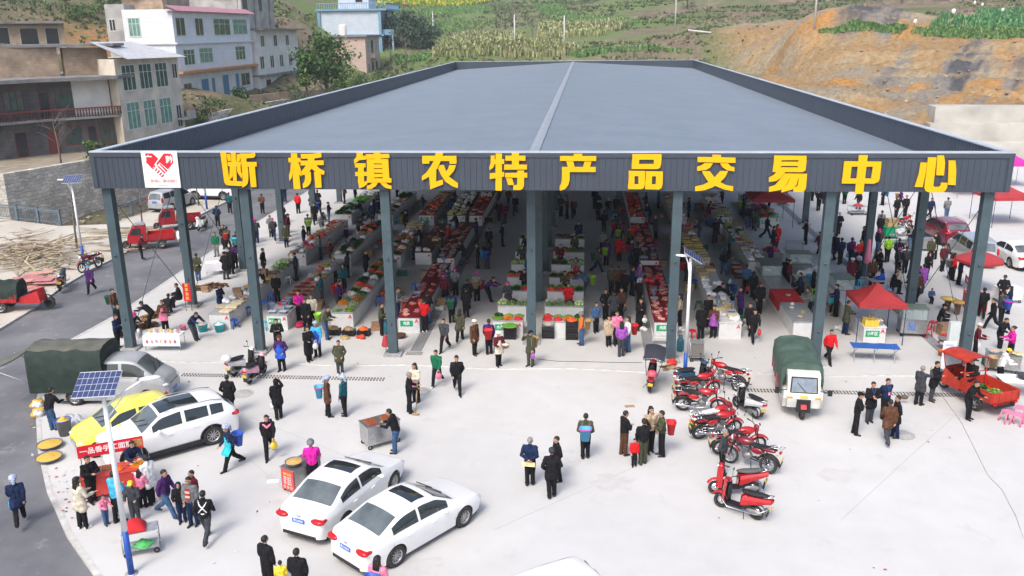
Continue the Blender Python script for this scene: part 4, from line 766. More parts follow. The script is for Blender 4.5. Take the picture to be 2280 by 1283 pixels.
# ------------------------------------------------------------------ pickup van with tarpaulin
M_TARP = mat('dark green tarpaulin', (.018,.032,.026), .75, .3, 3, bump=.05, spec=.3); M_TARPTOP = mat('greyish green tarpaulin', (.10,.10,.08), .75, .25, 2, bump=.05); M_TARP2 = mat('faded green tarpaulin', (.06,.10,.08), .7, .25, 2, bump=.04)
def tarp_box(mb, x0, x1, w, z0, z1, bow=.18, mi=0, mt=0, n=10, ruf=.03, seed=1):
    rnd = random.Random(seed); prof = [(-w/2, z0), (-w/2-.02, z0*.5+z1*.5), (-w/2+.03, z1-.12), (-w/2+.2, z1+bow*.25), (-w*.25, z1+bow*.7), (0, z1+bow), (w*.25, z1+bow*.7), (w/2-.2, z1+bow*.25), (w/2-.03, z1-.12), (w/2+.02, z0*.5+z1*.5), (w/2, z0)]
    k = len(prof); vs = []
    for i in range(n+1):
        x = x0+(x1-x0)*i/n; sag = -.05*math.sin(i/n*math.pi*3)**2
        for y, z in prof: vs.append((x, y+rnd.uniform(-ruf, ruf), z+(sag if z > z1-.05 else 0)+rnd.uniform(-ruf, ruf)))
    fs = [(i*k+j, i*k+j+1, (i+1)*k+j+1, (i+1)*k+j) for i in range(n) for j in range(k-1)]
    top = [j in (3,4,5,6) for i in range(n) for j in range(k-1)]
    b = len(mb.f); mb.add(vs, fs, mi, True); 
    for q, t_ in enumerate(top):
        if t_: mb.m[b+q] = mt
    mb.add([vs[j] for j in range(k)], [tuple(range(k))[::-1]], mi); mb.add([vs[n*k+j] for j in range(k)], [tuple(range(k))], mi)
f_ = G(392,880); h = R(6)
ctr = Vector((f_.x-2.3, f_.y-.35, 0))
van = car('pickup_van', ctr, h, 4.75, 1.64, 1.85, [(2.37,.6),(2.3,.95),(1.98,1.15),(1.85,1.2),(1.15,1.78),(.8,1.85),(-.3,1.84),(-.36,1.2),(-.42,.75),(-2.3,.72),(-2.37,.5)], P_GREYV, 'dusty silver van pickup under a big dark green tarpaulin near the kerb', 'van', .31, 2.9, glassx=((1.82,1.18),[(1.5,.62),(.5,-.2)],(-3,-4)), belt=[(2.37,.55),(2.28,.85),(1.6,1.1),(0,1.12),(-.35,1.1),(-.42,.7),(-2.37,.5)], doors=2, dark_sill=False)
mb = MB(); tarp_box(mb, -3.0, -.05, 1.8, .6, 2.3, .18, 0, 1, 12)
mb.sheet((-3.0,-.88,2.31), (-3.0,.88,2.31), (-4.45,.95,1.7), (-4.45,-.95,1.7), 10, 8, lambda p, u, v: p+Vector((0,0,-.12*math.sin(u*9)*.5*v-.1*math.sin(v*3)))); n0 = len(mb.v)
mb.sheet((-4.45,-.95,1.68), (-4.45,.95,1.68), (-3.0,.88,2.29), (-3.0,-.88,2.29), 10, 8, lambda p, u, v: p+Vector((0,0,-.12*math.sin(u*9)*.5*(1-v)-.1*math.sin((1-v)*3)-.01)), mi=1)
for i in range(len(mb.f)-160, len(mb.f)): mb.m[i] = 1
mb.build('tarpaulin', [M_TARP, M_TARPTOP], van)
for s_ in (1, -1): MB().tube([(-4.4, s_*.9, 1.68), (-2.9, s_*.85, 1.0)], .02, 6).build('awning_pole', M_GALV, van)
# ------------------------------------------------------------------ cargo tricycles
M_TRIRED = mat('red tricycle paint', (.42,.012,.018), .4, .2, 4, coat=.3); M_TRIOR = mat('worn orange red paint', (.40,.032,.016), .5, .25, 4)
def cargo_bed(mb, x0, x1, w, z0, h_, post=True, mi=0):
    mb.b2(x0, x1, -w/2, w/2, z0-.06, z0, mi)
    for s_ in (-1, 1):
        mb.b2(x0, x1, s_*w/2-.025, s_*w/2+.025, z0, z0+h_, mi); n = 4
        for i in range(n+1): x = x0+(x1-x0)*i/n; mb.box((x, s_*(w/2+.035), z0+h_/2), (.05,.04,h_+.02), mi)
        for z in (z0+h_*.33, z0+h_*.66, z0+h_): mb.box(((x0+x1)/2, s_*(w/2+.03), z), (x1-x0,.035,.035), mi)
    mb.b2(x0-.025, x0+.025, -w/2, w/2, z0, z0+h_, mi); mb.b2(x1-.025, x1+.025, -w/2, w/2, z0, z0+h_*1.15, mi)
    for i in range(5): y = -w/2+w*i/4; mb.box((x0-.035, y*.98, z0+h_/2), (.03,.05,h_), mi)
def trike(loc, rz, label, paint=M_TRIRED, cab='closed', bed=1.7, w=1.25, tarp=None, load=None, cat='cargo tricycle'):
    o = empty('cargo_tricycle', loc, rz, label, cat, 'cargo tricycles')
    f = MB(); cargo_bed(f, -bed-.1, -.1, w, .62, .38); f.b2(-bed-.1, 1.0, -.3, .3, .42, .52); f.build('cargo_bed', paint, o)
    for s_ in (1, -1): wheel(o, -bed*.55, s_*(w/2-.06), .31, .16, s_, 6)
    wheel(o, 1.32, 0, .29, .13, 1, 6, 'front_wheel')
    mb = MB(); mb.tube([(1.32,.10,.29),(1.05,.10,.95)], .03, 6); mb.tube([(1.32,-.10,.29),(1.05,-.10,.95)], .03, 6); mb.sheet((1.62,-.09,.42),(1.62,.09,.42),(1.05,.09,.72),(1.05,-.09,.72),4,8,lambda p,u,v: p+Vector((0,0,.18*math.sin(v*math.pi)))); mb.build('fork', M_BLACK, o)
    if cab == 'closed':
        b = MB(); x0, x1 = -.02, 1.2
        pr = [(x1-.15,.45),(x1+.02,.62),(x1-.05,1.0),(x1-.35,1.55),(x0+.05,1.62),(x0,1.5),(x0,.45)]
        M4 = Matrix(((1,0,0,0),(0,0,-1,0),(0,1,0,0),(0,0,0,1))); b.prism(pr, -w/2+.08, w/2-.08, M4=M4); b.build('cab', paint, o)
        g = MB(); g.add([(x1-.035,-w/2+.16,1.03),(x1-.035,w/2-.16,1.03),(x1-.325,w/2-.2,1.5),(x1-.325,-w/2+.2,1.5)], [(0,1,2,3)]); g.build('windscreen', mat('pale glass', (.35,.4,.42), .1, .1, spec=.8), o)
        for s_ in (1, -1):
            g = MB(); y = s_*(w/2-.072); q = [(x1-.2,y,1.03),(x0+.3,y,1.03),(x0+.3,y,1.48),(x1-.42,y,1.48)]; g.add(q if s_ < 0 else q[::-1], [(3,2,1,0)]); g.build('side_window', M_GLASS, o)
            MB().ball((x1-.02, s_*.38, .78), (.06,.12,.07), 10, 7).build('headlight', M_LAMP, o)
        MB().box((.35,0,1.68), (.7,.9,.04)).box((.35,0,1.74), (.5,.7,.05)).build('roof_rack', M_GALV, o)
    else:
        b = MB(); b.box((.15,0,.8), (.5,.55,.16)); b.box((-.06,0,1.02), (.08,.55,.3)); b.build('seat', M_BLACK, o)
        s = MB(); s.sheet((1.05,-.5,.5),(1.05,.5,.5),(.95,.42,1.15),(.95,-.42,1.15),6,5,lambda p,u,v: p+Vector((.18*math.sin(u*math.pi),0,0))); s.sheet((.93,-.42,1.15),(.93,.42,1.15),(1.03,.5,.5),(1.03,-.5,.5),6,5,lambda p,u,v: p+Vector((.18*math.sin(u*math.pi),0,0))); s.b2(0,1.05,-.5,.5,.44,.5)
        for s_ in (1,-1): s.sheet((0,s_*.5,.5),(1.05,s_*.5,.5),(.95,s_*.42,1.1),(0,s_*.5,.8),5,3); 
        s.build('front_shield', paint, o)
        if cab == 'roof':
            r = MB(); r.sheet((-.25,-.62,1.78),(1.15,-.55,1.72),(1.15,.55,1.72),(-.25,.62,1.78),8,8,lambda p,u,v: p+Vector((0,0,.12*math.sin(v*math.pi)))); r.sheet((-.25,.62,1.75),(1.15,.55,1.69),(1.15,-.55,1.69),(-.25,-.62,1.75),8,8,lambda p,u,v: p+Vector((0,0,.12*math.sin(v*math.pi)))); r.build('canopy', paint, o)
            p = MB()
            for s_ in (1,-1): p.tube([(-.1,s_*.52,.65),(-.12,s_*.55,1.76)], .022, 6); p.tube([(.95,s_*.42,1.12),(1.05,s_*.5,1.7)], .022, 6)
            p.tube([(-.12,-.5,.65),(-.12,-.5,1.25),(-.12,.5,1.25),(-.12,.5,.65)], .025, 6); p.build('post', paint, o)
            g = MB(); g.add([(.97,-.42,1.15),(.97,.42,1.15),(1.06,.48,1.66),(1.06,-.48,1.66)], [(0,1,2,3)]); g.build('windscreen', mat('pale glass', (.35,.4,.42), .1, .1, spec=.8, alpha=.5), o)
        hb = MB(); hb.tube([(.72,-.36,1.12),(.85,-.2,1.08),(.85,.2,1.08),(.72,.36,1.12)], .018, 6); hb.build('handlebar', M_BLACK, o)
    MB().box((-bed-.15,0,.45), (.03,.9,.12)).build('bumper', M_BLACK, o)
    for s_ in (1,-1): MB().box((-bed-.15, s_*.5, .56), (.05,.14,.08)).build('tail_light', M_REDL, o)
    if tarp:
        t_ = MB(); tarp_box(t_, -bed-.12, .55 if cab == 'none' else .02, w+.08, .8, 1.55, .12, 0, 0, 10); t_.build('tarpaulin', tarp, o)
    return o
trike(G(318,556)+Vector((0,.7,0)), R(205), 'red cargo tricycle with closed cab, nearer of two on the left road')
trike(G(395,515)+Vector((-.5,.9,0)), R(205), 'dark red cargo tricycle with roof rack, farther of two on left road', paint=mat('dark red paint', (.25,.012,.02), .4, .2, 4))
trike(G(40,700)+Vector((-.2,.9,0)), R(12), 'red cargo tricycle with dark tarpaulin at left edge of the road', cab='open', tarp=M_TARP)
p = G(2236,932); h = R(113); tr = trike((p.x+1.7*math.cos(h)+.05, p.y+1.7*math.sin(h)+.1, 0), h, 'orange red open tricycle with canopy, loaded with green vegetables', paint=M_TRIOR, cab='roof', bed=1.5)
# white cabin tricycle with tarpaulin
fw, bw = G(1797,934), G(1770,800); h = math.atan2(fw.y-bw.y, fw.x-bw.x); h = R(-96)
o = empty('covered_tricycle', (fw.x-.05, fw.y+1.55, 0), h, 'white cabin three-wheeler with tall faded green tarpaulin cargo cover', 'cargo tricycle', 'cargo tricycles')
M_CREAM = mat('dusty white paint', (.6,.59,.55), .45, .15, 2); w = 1.42
M4 = Matrix(((1,0,0,0),(0,0,-1,0),(0,1,0,0),(0,0,0,1)))
mb = MB(); mb.prism([(1.2,.42),(1.62,.5),(1.72,.9),(1.58,1.12),(1.42,1.68),(1.25,1.76),(.2,1.78),(.2,.42)], -w/2+.12, w/2-.12, M4=M4)
for s_ in (-1, 1): mb.prism([(.2,.4),(1.35,.4),(1.5,.8),(1.45,1.1),(.2,1.15)], s_*(w/2-.06)-.06, s_*(w/2-.06)+.06, M4=M4)
mb.build('cab', M_CREAM, o)
mb = MB(); mb.add([(1.592,-.45,1.14),(1.592,.45,1.14),(1.447,.42,1.62),(1.447,-.42,1.62)], [(0,1,2,3)]); mb.build('windscreen', mat('windscreen glass', (.16,.2,.25), .08, .2, spec=.8), o)
mb = MB()
for a, b in (((1.60,-.49,1.1),(1.60,.49,1.1)),((1.45,-.46,1.65),(1.45,.46,1.65)),((1.60,-.48,1.1),(1.45,-.45,1.65)),((1.60,.48,1.1),(1.45,.45,1.65))): mb.tube([a,b], .025, 5)
mb.tube([(1.6,.05,1.14),(1.5,-.25,1.45)], .012, 5); mb.build('wiper', M_BLACK, o)
for s_ in (-1, 1):
    MB().add([(1.25,s_*(w/2+.003),1.14),(.75,s_*(w/2+.003),1.14),(.75,s_*(w/2-.08),1.6),(1.15,s_*(w/2-.08),1.6)], [(0,1,2,3) if s_ > 0 else (3,2,1,0)]).build('side_window', M_GLASS, o)
    MB().box((1.5,s_*.95,1.1), (.06,.16,.22)).tube([(1.4,s_*.6,1.12),(1.5,s_*.9,1.1)], .015, 5).build('mirror', M_BLACK, o)
    MB().box((1.7,s_*.5,.93), (.05,.2,.06)).build('indicator', M_AMBER, o)
    wheel(o, -1.0, s_*.6, .33, .17, s_, 6)
MB().box((1.73,0,.98), (.02,.3,.09)).build('number_plate', M_YELPL, o)
wheel(o, 1.5, 0, .33, .15, 1, 6, 'front_wheel')
mb = MB(); mb.sheet((1.9,-.1,.55),(1.9,.1,.55),(1.35,.1,.62),(1.35,-.1,.62),4,8,lambda p,u,v: p+Vector((0,0,.18*math.sin(v*math.pi)))); mb.build('mudguard', M_REDP, o)
mb = MB(); mb.box((1.62,0,.62), (.3,.5,.5), 0); mb.tube([(1.5,.12,.33),(1.55,.12,.85)], .03, 6); mb.tube([(1.5,-.12,.33),(1.55,-.12,.85)], .03, 6); mb.build('fork', M_BLACK, o)
mb = MB(); tarp_box(mb, -2.15, .95, 1.55, .75, 1.95, .13, 0, 0, 12, .02, 4); mb.build('tarpaulin', M_TARP2, o)
mb = MB(); cargo_bed(mb, -2.1, .15, 1.48, .68, .35); mb.build('cargo_bed', M_TRIRED, o)
# ------------------------------------------------------------------ motorcycles and scooters, nose towards +x
def spoked(parent, x, r, w=.09, name='wheel', disc=False):
    k = ('mw', r, w, disc)
    if k not in PROTO:
        a = MB(); a.torus((0,0,0), r-w*.5, w*.5, 26, 8); b = MB(); b.torus((0,0,0), r-w*.95, .016, 26, 5); b.tube([(0,-.06,0),(0,.06,0)], .045, 10)
        if disc: b.lathe([(.0,.02),(r*.72,.02),(r*.72,-.02),(0,-.02)], n=20, M4=Matrix.Rotation(R(90), 4, 'X'))
        else:
            for i in range(10): t_ = i*math.pi/5; b.tube([(.04*math.cos(t_),.01*(-1)**i,.04*math.sin(t_)), ((r-w)*math.cos(t_+.1),0,(r-w)*math.sin(t_+.1))], .008, 4)
        PROTO[k] = (a.mesh('tyre', M_TYRE), b.mesh('rim', M_CHROME))
    q = empty(name, (x, 0, r)); q.parent = parent; put('tyre', PROTO[k][0], q); put('rim', PROTO[k][1], q)
M_MOTO = mat('red motorcycle paint', (.42,.01,.015), .25, .1, 4, coat=.6); M_SEAT = mat('black seat vinyl', (.016,.016,.018), .6, .2, 8)
def fender(mb, x, r, a0, a1, w=.13):
    vs = []; n = 9
    for i in range(n):
        a = R(a0+(a1-a0)*i/(n-1))
        for y, k in ((-w/2,-.02),(-w*.3,.02),(0,.035),(w*.3,.02),(w/2,-.02)): vs.append((x+(r+.05+k)*math.cos(a), y, r+(r+.05+k)*math.sin(a)))
    mb.add(vs, [(i*5+j, (i+1)*5+j, (i+1)*5+j+1, i*5+j+1) for i in range(n-1) for j in range(4)], 0, True)
def handle(o, x, z, w=.36, mirrors=True, back=.12):
    mb = MB(); mb.tube([(x-back,-w,z+.05),(x,-w*.45,z+.03),(x,w*.45,z+.03),(x-back,w,z+.05)], .014, 6)
    for s_ in (-1,1): mb.tube([(x-back*.6,s_*w*.75,z+.04),(x-back*1.05,s_*w*1.0,z+.05)], .022, 7)
    mb.build('handlebar', M_BLACK, o)
    if mirrors:
        for s_ in (-1,1): MB().tube([(x,s_*w*.6,z+.04),(x+.03,s_*w*.8,z+.22)], .008, 5).ball((x+.02,s_*w*.85,z+.25), (.015,.06,.04), 8, 6).build('mirror', M_BLACK, o)
def motorcycle(loc, rz, label, paint=M_MOTO, rack=True, bars=True, seatm=M_SEAT, plate=M_YELPL, box=None, lean=8):
    o = empty('motorcycle', loc, rz, label, 'motorcycle', 'motorcycles and scooters on the plaza'); o.rotation_euler = (R(lean), 0, rz); o.scale = (1.07,)*3
    spoked(o, .63, .3); spoked(o, -.62, .29, .105)
    mb = MB(); mb.tube([(.45,0,.88),(.2,0,.55),(.0,0,.4),(-.3,0,.45),(-.6,0,.62)], .025, 6); mb.tube([(.45,0,.85),(.0,0,.78),(-.75,0,.78)], .022, 6)
    for s_ in (-1,1): mb.tube([(.63,s_*.085,.3),(.48,s_*.085,.98)], .024, 7); mb.tube([(-.62,s_*.1,.3),(-.45,s_*.12,.75)], .022, 7); mb.tube([(-.62,s_*.07,.3),(-.05,s_*.09,.38)], .018, 5)
    mb.tube([(-.1,.12,.32),(-.2,.3,.02)], .012, 5); mb.build('chassis', M_BLACK, o)
    e = MB(); e.ball((.06,0,.42), (.17,.13,.15), 12, 8); e.box((.13,0,.58), (.15,.16,.2), rz=.0); 
    for i in range(5): e.box((.13,0,.5+i*.04), (.2,.21,.012))
    e.build('engine', mat('cast alloy', (.24,.24,.24), .5, .25, 14, metal=.6), o)
    x = MB(); x.tube([(.2,-.08,.5),(.25,-.13,.3),(.0,-.16,.27),(-.3,-.17,.3)], .022, 7); x.cap((-.3,-.17,.3), (-.85,-.2,.38), .045, .05, 10); x.build('exhaust', M_CHROME, o)
    t_ = MB(); t_.ball((.18,0,.86), (.30,.15,.125), 14, 10, fn=lambda p: (p[0], p[1]*(1-.35*max(0,(.18-p[0])/.3)), p[2])); t_.build('fuel_tank', paint, o)
    s = MB(); s.sheet((.02,-.12,.86),(-.82,-.11,.87),(-.82,.11,.87),(.02,.12,.86),12,6,lambda p,u,v: p+Vector((0,0,.05*math.sin(v*math.pi)**.5-.05*math.sin(u*math.pi)))); s.b2(-.8,0,-.11,.11,.78,.86); s.build('seat', seatm, o)
    c = MB()
    for s_ in (-1,1): c.ball((-.25,s_*.12,.67), (.2,.03,.10), 10, 7); c.ball((-.62,s_*.1,.78), (.22,.03,.06), 10, 6)
    c.build('side_cover', paint, o)
    f = MB(); fender(f, .63, .3, 25, 150); f.build('front_mudguard', paint, o); f = MB(); fender(f, -.62, .29, 20, 175, .15); f.build('rear_mudguard', M_BLACK, o)
    h_ = MB(); h_.ball((.57,0,.9), (.08,.1,.1), 12, 8); h_.build('headlight', M_LAMP, o); MB().ball((.51,0,.93), (.09,.12,.12), 12, 8).build('cowl', paint, o)
    MB().box((-.95,0,.77), (.06,.15,.07)).build('tail_light', M_REDL, o)
    for s_ in (-1,1): MB().ball((-.9,s_*.17,.72), (.035,.03,.03), 8, 6).build('indicator', M_AMBER, o)
    p = MB(); p.box((0,0,0), (.012,.22,.15)); q = p.build('number_plate', plate, o, (-1.03,0,.58)); q.rotation_euler = (0, R(-18), 0)
    mf = MB(); mf.box((0,0,0), (.014,.17,.26)); q = mf.build('mudflap', M_BLACK, o, (-1.0,0,.38)); q.rotation_euler = (0, R(-14), 0)
    handle(o, .44, 1.02)
    if rack: 
        r = MB()
        for s_ in (-1,1): r.tube([(-.55,s_*.15,.84),(-.7,s_*.16,.92),(-1.05,s_*.14,.93)], .013, 5)
        for i in range(4): r.tube([(-.7-i*.11,-.15,.925),(-.7-i*.11,.15,.925)], .011, 5)
        r.build('rear_rack', M_CHROME, o)
    if bars:
        for s_ in (-1,1):
            r = MB(); r.tube([(-.25,s_*.2,.35),(-.25,s_*.2,.68),(-.65,s_*.2,.68),(-.65,s_*.2,.38),(-.25,s_*.2,.35)], .014, 5)
            for z in (.45,.56): r.tube([(-.25,s_*.2,z),(-.65,s_*.2,z)], .01, 5)
            r.build('side_guard', M_CHROME, o)
        MB().tube([(.35,-.3,.62),(.42,-.32,.4),(.36,-.1,.32),(.36,.1,.32),(.42,.32,.4),(.35,.3,.62)], .014, 5).build('crash_bar', M_CHROME, o)
    return o
def scooter(loc, rz, label, paint=M_MOTO, seatm=M_SEAT, box=None, bars=False, plate=M_YELPL, lean=6, canopy=None):
    o = empty('scooter', loc, rz, label, 'scooter', 'motorcycles and scooters on the plaza'); o.rotation_euler = (R(lean), 0, rz)
    spoked(o, .62, .23, .09, disc=True); spoked(o, -.55, .23, .1, disc=True)
    s = MB(); s.sheet((.42,-.2,.28),(.42,.2,.28),(.42,.16,.92),(.42,-.16,.92),8,8,lambda p,u,v: p+Vector((.17*math.sin(u*math.pi)-.05*v+.03,0,0))); i_ = MB(); i_.sheet((.37,-.15,.92),(.37,.15,.92),(.37,.19,.28),(.37,-.19,.28),8,8,lambda p,u,v: p+Vector((.10*math.sin(u*math.pi),0,0))); i_.ball((.36,0,.6), (.06,.13,.28), 10, 8); i_.build('leg_shield', M_BLACK, o)
    fender(s, .62, .24, 30, 150, .16); s.ball((.46,0,.97), (.12,.15,.09), 12, 8); s.build('front_fairing', paint, o)
    fl = MB(); fl.b2(-.12,.42,-.16,.16,.24,.30); fl.b2(-.5,-.1,-.12,.12,.26,.42); fl.tube([(-.2,.14,.22),(-.28,.28,.02)], .012, 5); fl.build('floorboard', M_BLACK, o)
    b = MB()
    for s_ in (-1,1): b.sheet((-.08,s_*.17,.36),(-1.0,s_*.09,.66),(-1.0,s_*.08,.80),(-.12,s_*.14,.68),10,5,lambda p,u,v: p+Vector((0,s_*.045*math.sin(v*math.pi),0)))
    b.sheet((-.05,-.17,.3),(-.05,.17,.3),(-.08,.15,.70),(-.08,-.15,.70),4,4); b.sheet((-.95,-.12,.62),(-.95,.12,.62),(-.95,.10,.78),(-.95,-.10,.78),4,3); b.sheet((-.08,-.15,.70),(-.08,.15,.70),(-.95,.10,.78),(-.95,-.10,.78),4,8); b.build('rear_fairing', paint, o)
    st = MB(); st.ball((-.45,0,.80), (.45,.155,.075), 16, 8, fn=lambda p: (p[0], p[1], p[2]+.06*max(0,(-.45-p[0])/.4))); st.build('seat', seatm, o)
    en = MB(); en.ball((-.5,.1,.27), (.28,.06,.09), 10, 7); en.cap((-.4,-.14,.27), (-.8,-.15,.34), .045, .05, 9); fender(en, -.55, .23, 60, 180, .14); en.build('engine', mat('cast alloy', (.24,.24,.24), .5, .25, 14, metal=.6), o)
    MB().box((-.98,0,.7), (.05,.2,.07)).build('tail_light', M_REDL, o); MB().ball((.55,0,.98), (.06,.09,.05), 10, 7).build('headlight', M_LAMP, o)
    q = MB().box((0,0,0), (.012,.2,.14)).build('number_plate', plate, o, (-.98,0,.5)); q.rotation_euler = (0, R(-15), 0)
    q = MB().box((0,0,0), (.014,.16,.24)).build('mudflap', M_BLACK, o, (-.9,0,.32)); q.rotation_euler = (0, R(-12), 0)
    handle(o, .40, 1.0, .32)
    MB().tube([(-.75,-.13,.82),(-1.0,-.11,.88),(-1.0,.11,.88),(-.75,.13,.82)], .014, 5).build('rear_rack', M_CHROME, o)
    if bars: MB().tube([(.72,-.06,.5),(.55,-.23,.45),(.3,-.24,.22),(-.6,-.24,.26),(-.95,-.16,.5)], .014, 5).tube([(.72,.06,.5),(.55,.23,.45),(.3,.24,.22),(-.6,.24,.26),(-.95,.16,.5)], .014, 5).build('side_guard', M_CHROME, o)
    if box: MB().ball((-1.0,0,1.0), (.2,.21,.15), 14, 8, fn=lambda p: (p[0], p[1], max(p[2], .9))).build('top_box', box, o)
    if canopy:
        c = MB(); c.sheet((.75,-.42,1.45),(.75,.42,1.45),(-1.0,.42,1.6),(-1.0,-.42,1.6),8,10,lambda p,u,v: p+Vector((0,0,.28*math.sin(v*math.pi)**.8+.1*math.sin(u*math.pi)))); c.sheet((-1.0,-.42,1.58),(-1.0,.42,1.58),(.75,.42,1.43),(.75,-.42,1.43),8,10,lambda p,u,v: p+Vector((0,0,.28*math.sin(v*math.pi)**.8+.1*math.sin(u*math.pi)))); c.build('canopy', canopy, o)
        for s_ in (-1,1): MB().tube([(.4,s_*.3,.95),(.6,s_*.38,1.5)], .014, 5).tube([(-.95,s_*.2,.85),(-.95,s_*.36,1.62)], .014, 5).build('canopy_post', M_BLACK, o)
    return o
def two(fn, rear, front, label, **k):        # rear and front wheel ground pixels
    h_, d = heading(rear, front); c = (G(*rear)+G(*front))/2; return fn(c, h_, label, **k)
M_SCW = mat('white scooter paint', (.7,.7,.68), .3, .1, 4, coat=.5); M_SCP = mat('pink scooter paint', (.72,.38,.45), .3, .1, 4, coat=.5); M_QUILT = mat('grey quilted vinyl', (.09,.085,.085), .7, .25, 30, bump=.01)
two(scooter, (513,842), (575,815), 'white and orange scooter with white top box beside pink scooter', paint=M_SCW, box=M_WHITEP)
two(scooter, (551,858), (590,830), 'pink scooter parked right of the white scooter with top box', paint=M_SCP)
two(scooter, (1443,890), (1450,835), 'scooter under starry dark sunshade with pink top box', paint=M_MOTO, box=mat('pink top box', (.6,.08,.12), .4), canopy=mat('starry sunshade', (.03,.03,.045), .8, .5, 30))
two(scooter, (1505,866), (1580,850), 'blue trimmed dark scooter behind red motorcycles by lamp post', paint=mat('dark blue paint', (.02,.07,.13), .3, coat=.5))
two(motorcycle, (1640,872), (1577,855), 'red motorcycle facing left, farthest right of the back row', seatm=M_SEAT)
two(motorcycle, (1513,888), (1590,878), 'red motorcycle with chrome side racks in second row from lamp post', bars=True)
two(motorcycle, (1520,914), (1598,920), 'red motorcycle with red panniers and teal cloth on its rear rack', bars=False)
two(motorcycle, (1552,968), (1625,950), 'red motorcycle with white seat cover between the other red motorcycles', seatm=mat('white seat cover', (.6,.58,.58), .8, .15))
two(motorcycle, (1551,978), (1636,967), 'red motorcycle with chrome cargo guards and white side panel', bars=True)
two(motorcycle, (1594,1012), (1692,1005), 'red motorcycle with long yellow plate behind old man in dark jacket', bars=False)
two(motorcycle, (1705,1054), (1626,1032), 'maroon motorcycle with black seat facing left beside old man', paint=mat('maroon paint', (.2,.01,.025), .3, coat=.5), bars=False)
two(scooter, (1684,935), (1636,905), 'white and black scooter facing left right of red motorcycle row', paint=mat('white black paint', (.55,.55,.55), .3, coat=.5))
two(scooter, (1680,1102), (1592,1100), 'red scooter with grey quilted seat, second nearest on the plaza', seatm=M_QUILT)
two(scooter, (1690,1160), (1600,1128), 'red scooter with chrome side rails, nearest bike to the camera', bars=True)
two(motorcycle, (222,596), (185,608), 'dark red motorcycle beside lamp post on the far kerb', paint=mat('maroon paint', (.2,.01,.025), .3, coat=.5))
two(motorcycle, (130,655), (146,630), 'motorcycle with yellow bag and blue box by timber pile', paint=mat('dark paint', (.03,.04,.04), .4))
two(scooter, (462,505), (440,516), 'white scooter standing alone on the left road', paint=M_SCW)
two(motorcycle, (1990,515), (2023,510), 'red motorcycle on the plaza right of the hall near green cart')
# ------------------------------------------------------------------ solar street lamps
def street_lamp(base, label, hgt=6.3, az=0.0, arm=1.6, edge=False):
    o = empty('street_lamp', base, az, label, 'street lamp', 'solar street lamps'); z0 = base[2]*0
    MB().tube([(0,0,.02),(0,0,1.35)], [.085,.08], 14).build('blue_base', mat('blue pole paint', (.015,.07,.33), .45, .15, 3), o)
    MB().tube([(0,0,1.35),(0,0,hgt)], [.078,.055], 14).build('pole', mat('white pole paint', (.74,.75,.76), .45, .05), o)
    MB().lathe([(0,.02),(.17,.02),(.17,0)], n=16).build('base_plate', M_GALV, o)
    MB().tube([(0,0,hgt-.55),(arm*.5,0,hgt-.2),(arm,0,hgt+.05)], .03, 8).tube([(0,0,hgt-.9),(arm*.55,0,hgt-.2)], .018, 6).build('arm', MATS['white pole paint'], o)
    MB().ball((arm+.15,0,hgt+.06), (.28,.11,.05), 12, 7).build('lamp_head', MATS['white pole paint'], o)
    p = MB(); p.box((0,0,0), (1.05,.92,.03), 0); 
    for i in range(8):
        for j in range(4): p.box((-.46+i*.131,-.33+j*.22,.017), (.118,.2,.006), 1)
    q = p.build('solar_panel', [mat('aluminium frame', (.6,.61,.63), .4, .05, metal=.4), mat('solar cell', (.035,.05,.13), .2, .25, 14, spec=.7)], o, (-.1,0,hgt+.1)); q.rotation_euler = (R(24), R(0), R(12)-az)
    if edge: q.rotation_euler = (R(12), R(32), -az); q.scale = (.8,.62,1)
    return o
street_lamp(G(293,1278), 'solar street lamp with blue base, foreground left by the snack cart', 5.55, R(28), 1.0)
street_lamp(G(1524,852), 'solar street lamp with blue base among the parked motorcycles', 5.4, R(160), .2, True)
street_lamp(G(188,592), 'solar street lamp with blue base on far kerb by timber', 5.5, R(180), .5)
street_lamp(G(461,466), 'solar street lamp beside white suv beyond the road', 5.5, R(180), .5)
mat('canopy red', (.36,.032,.036), .6, .12, 1.5)
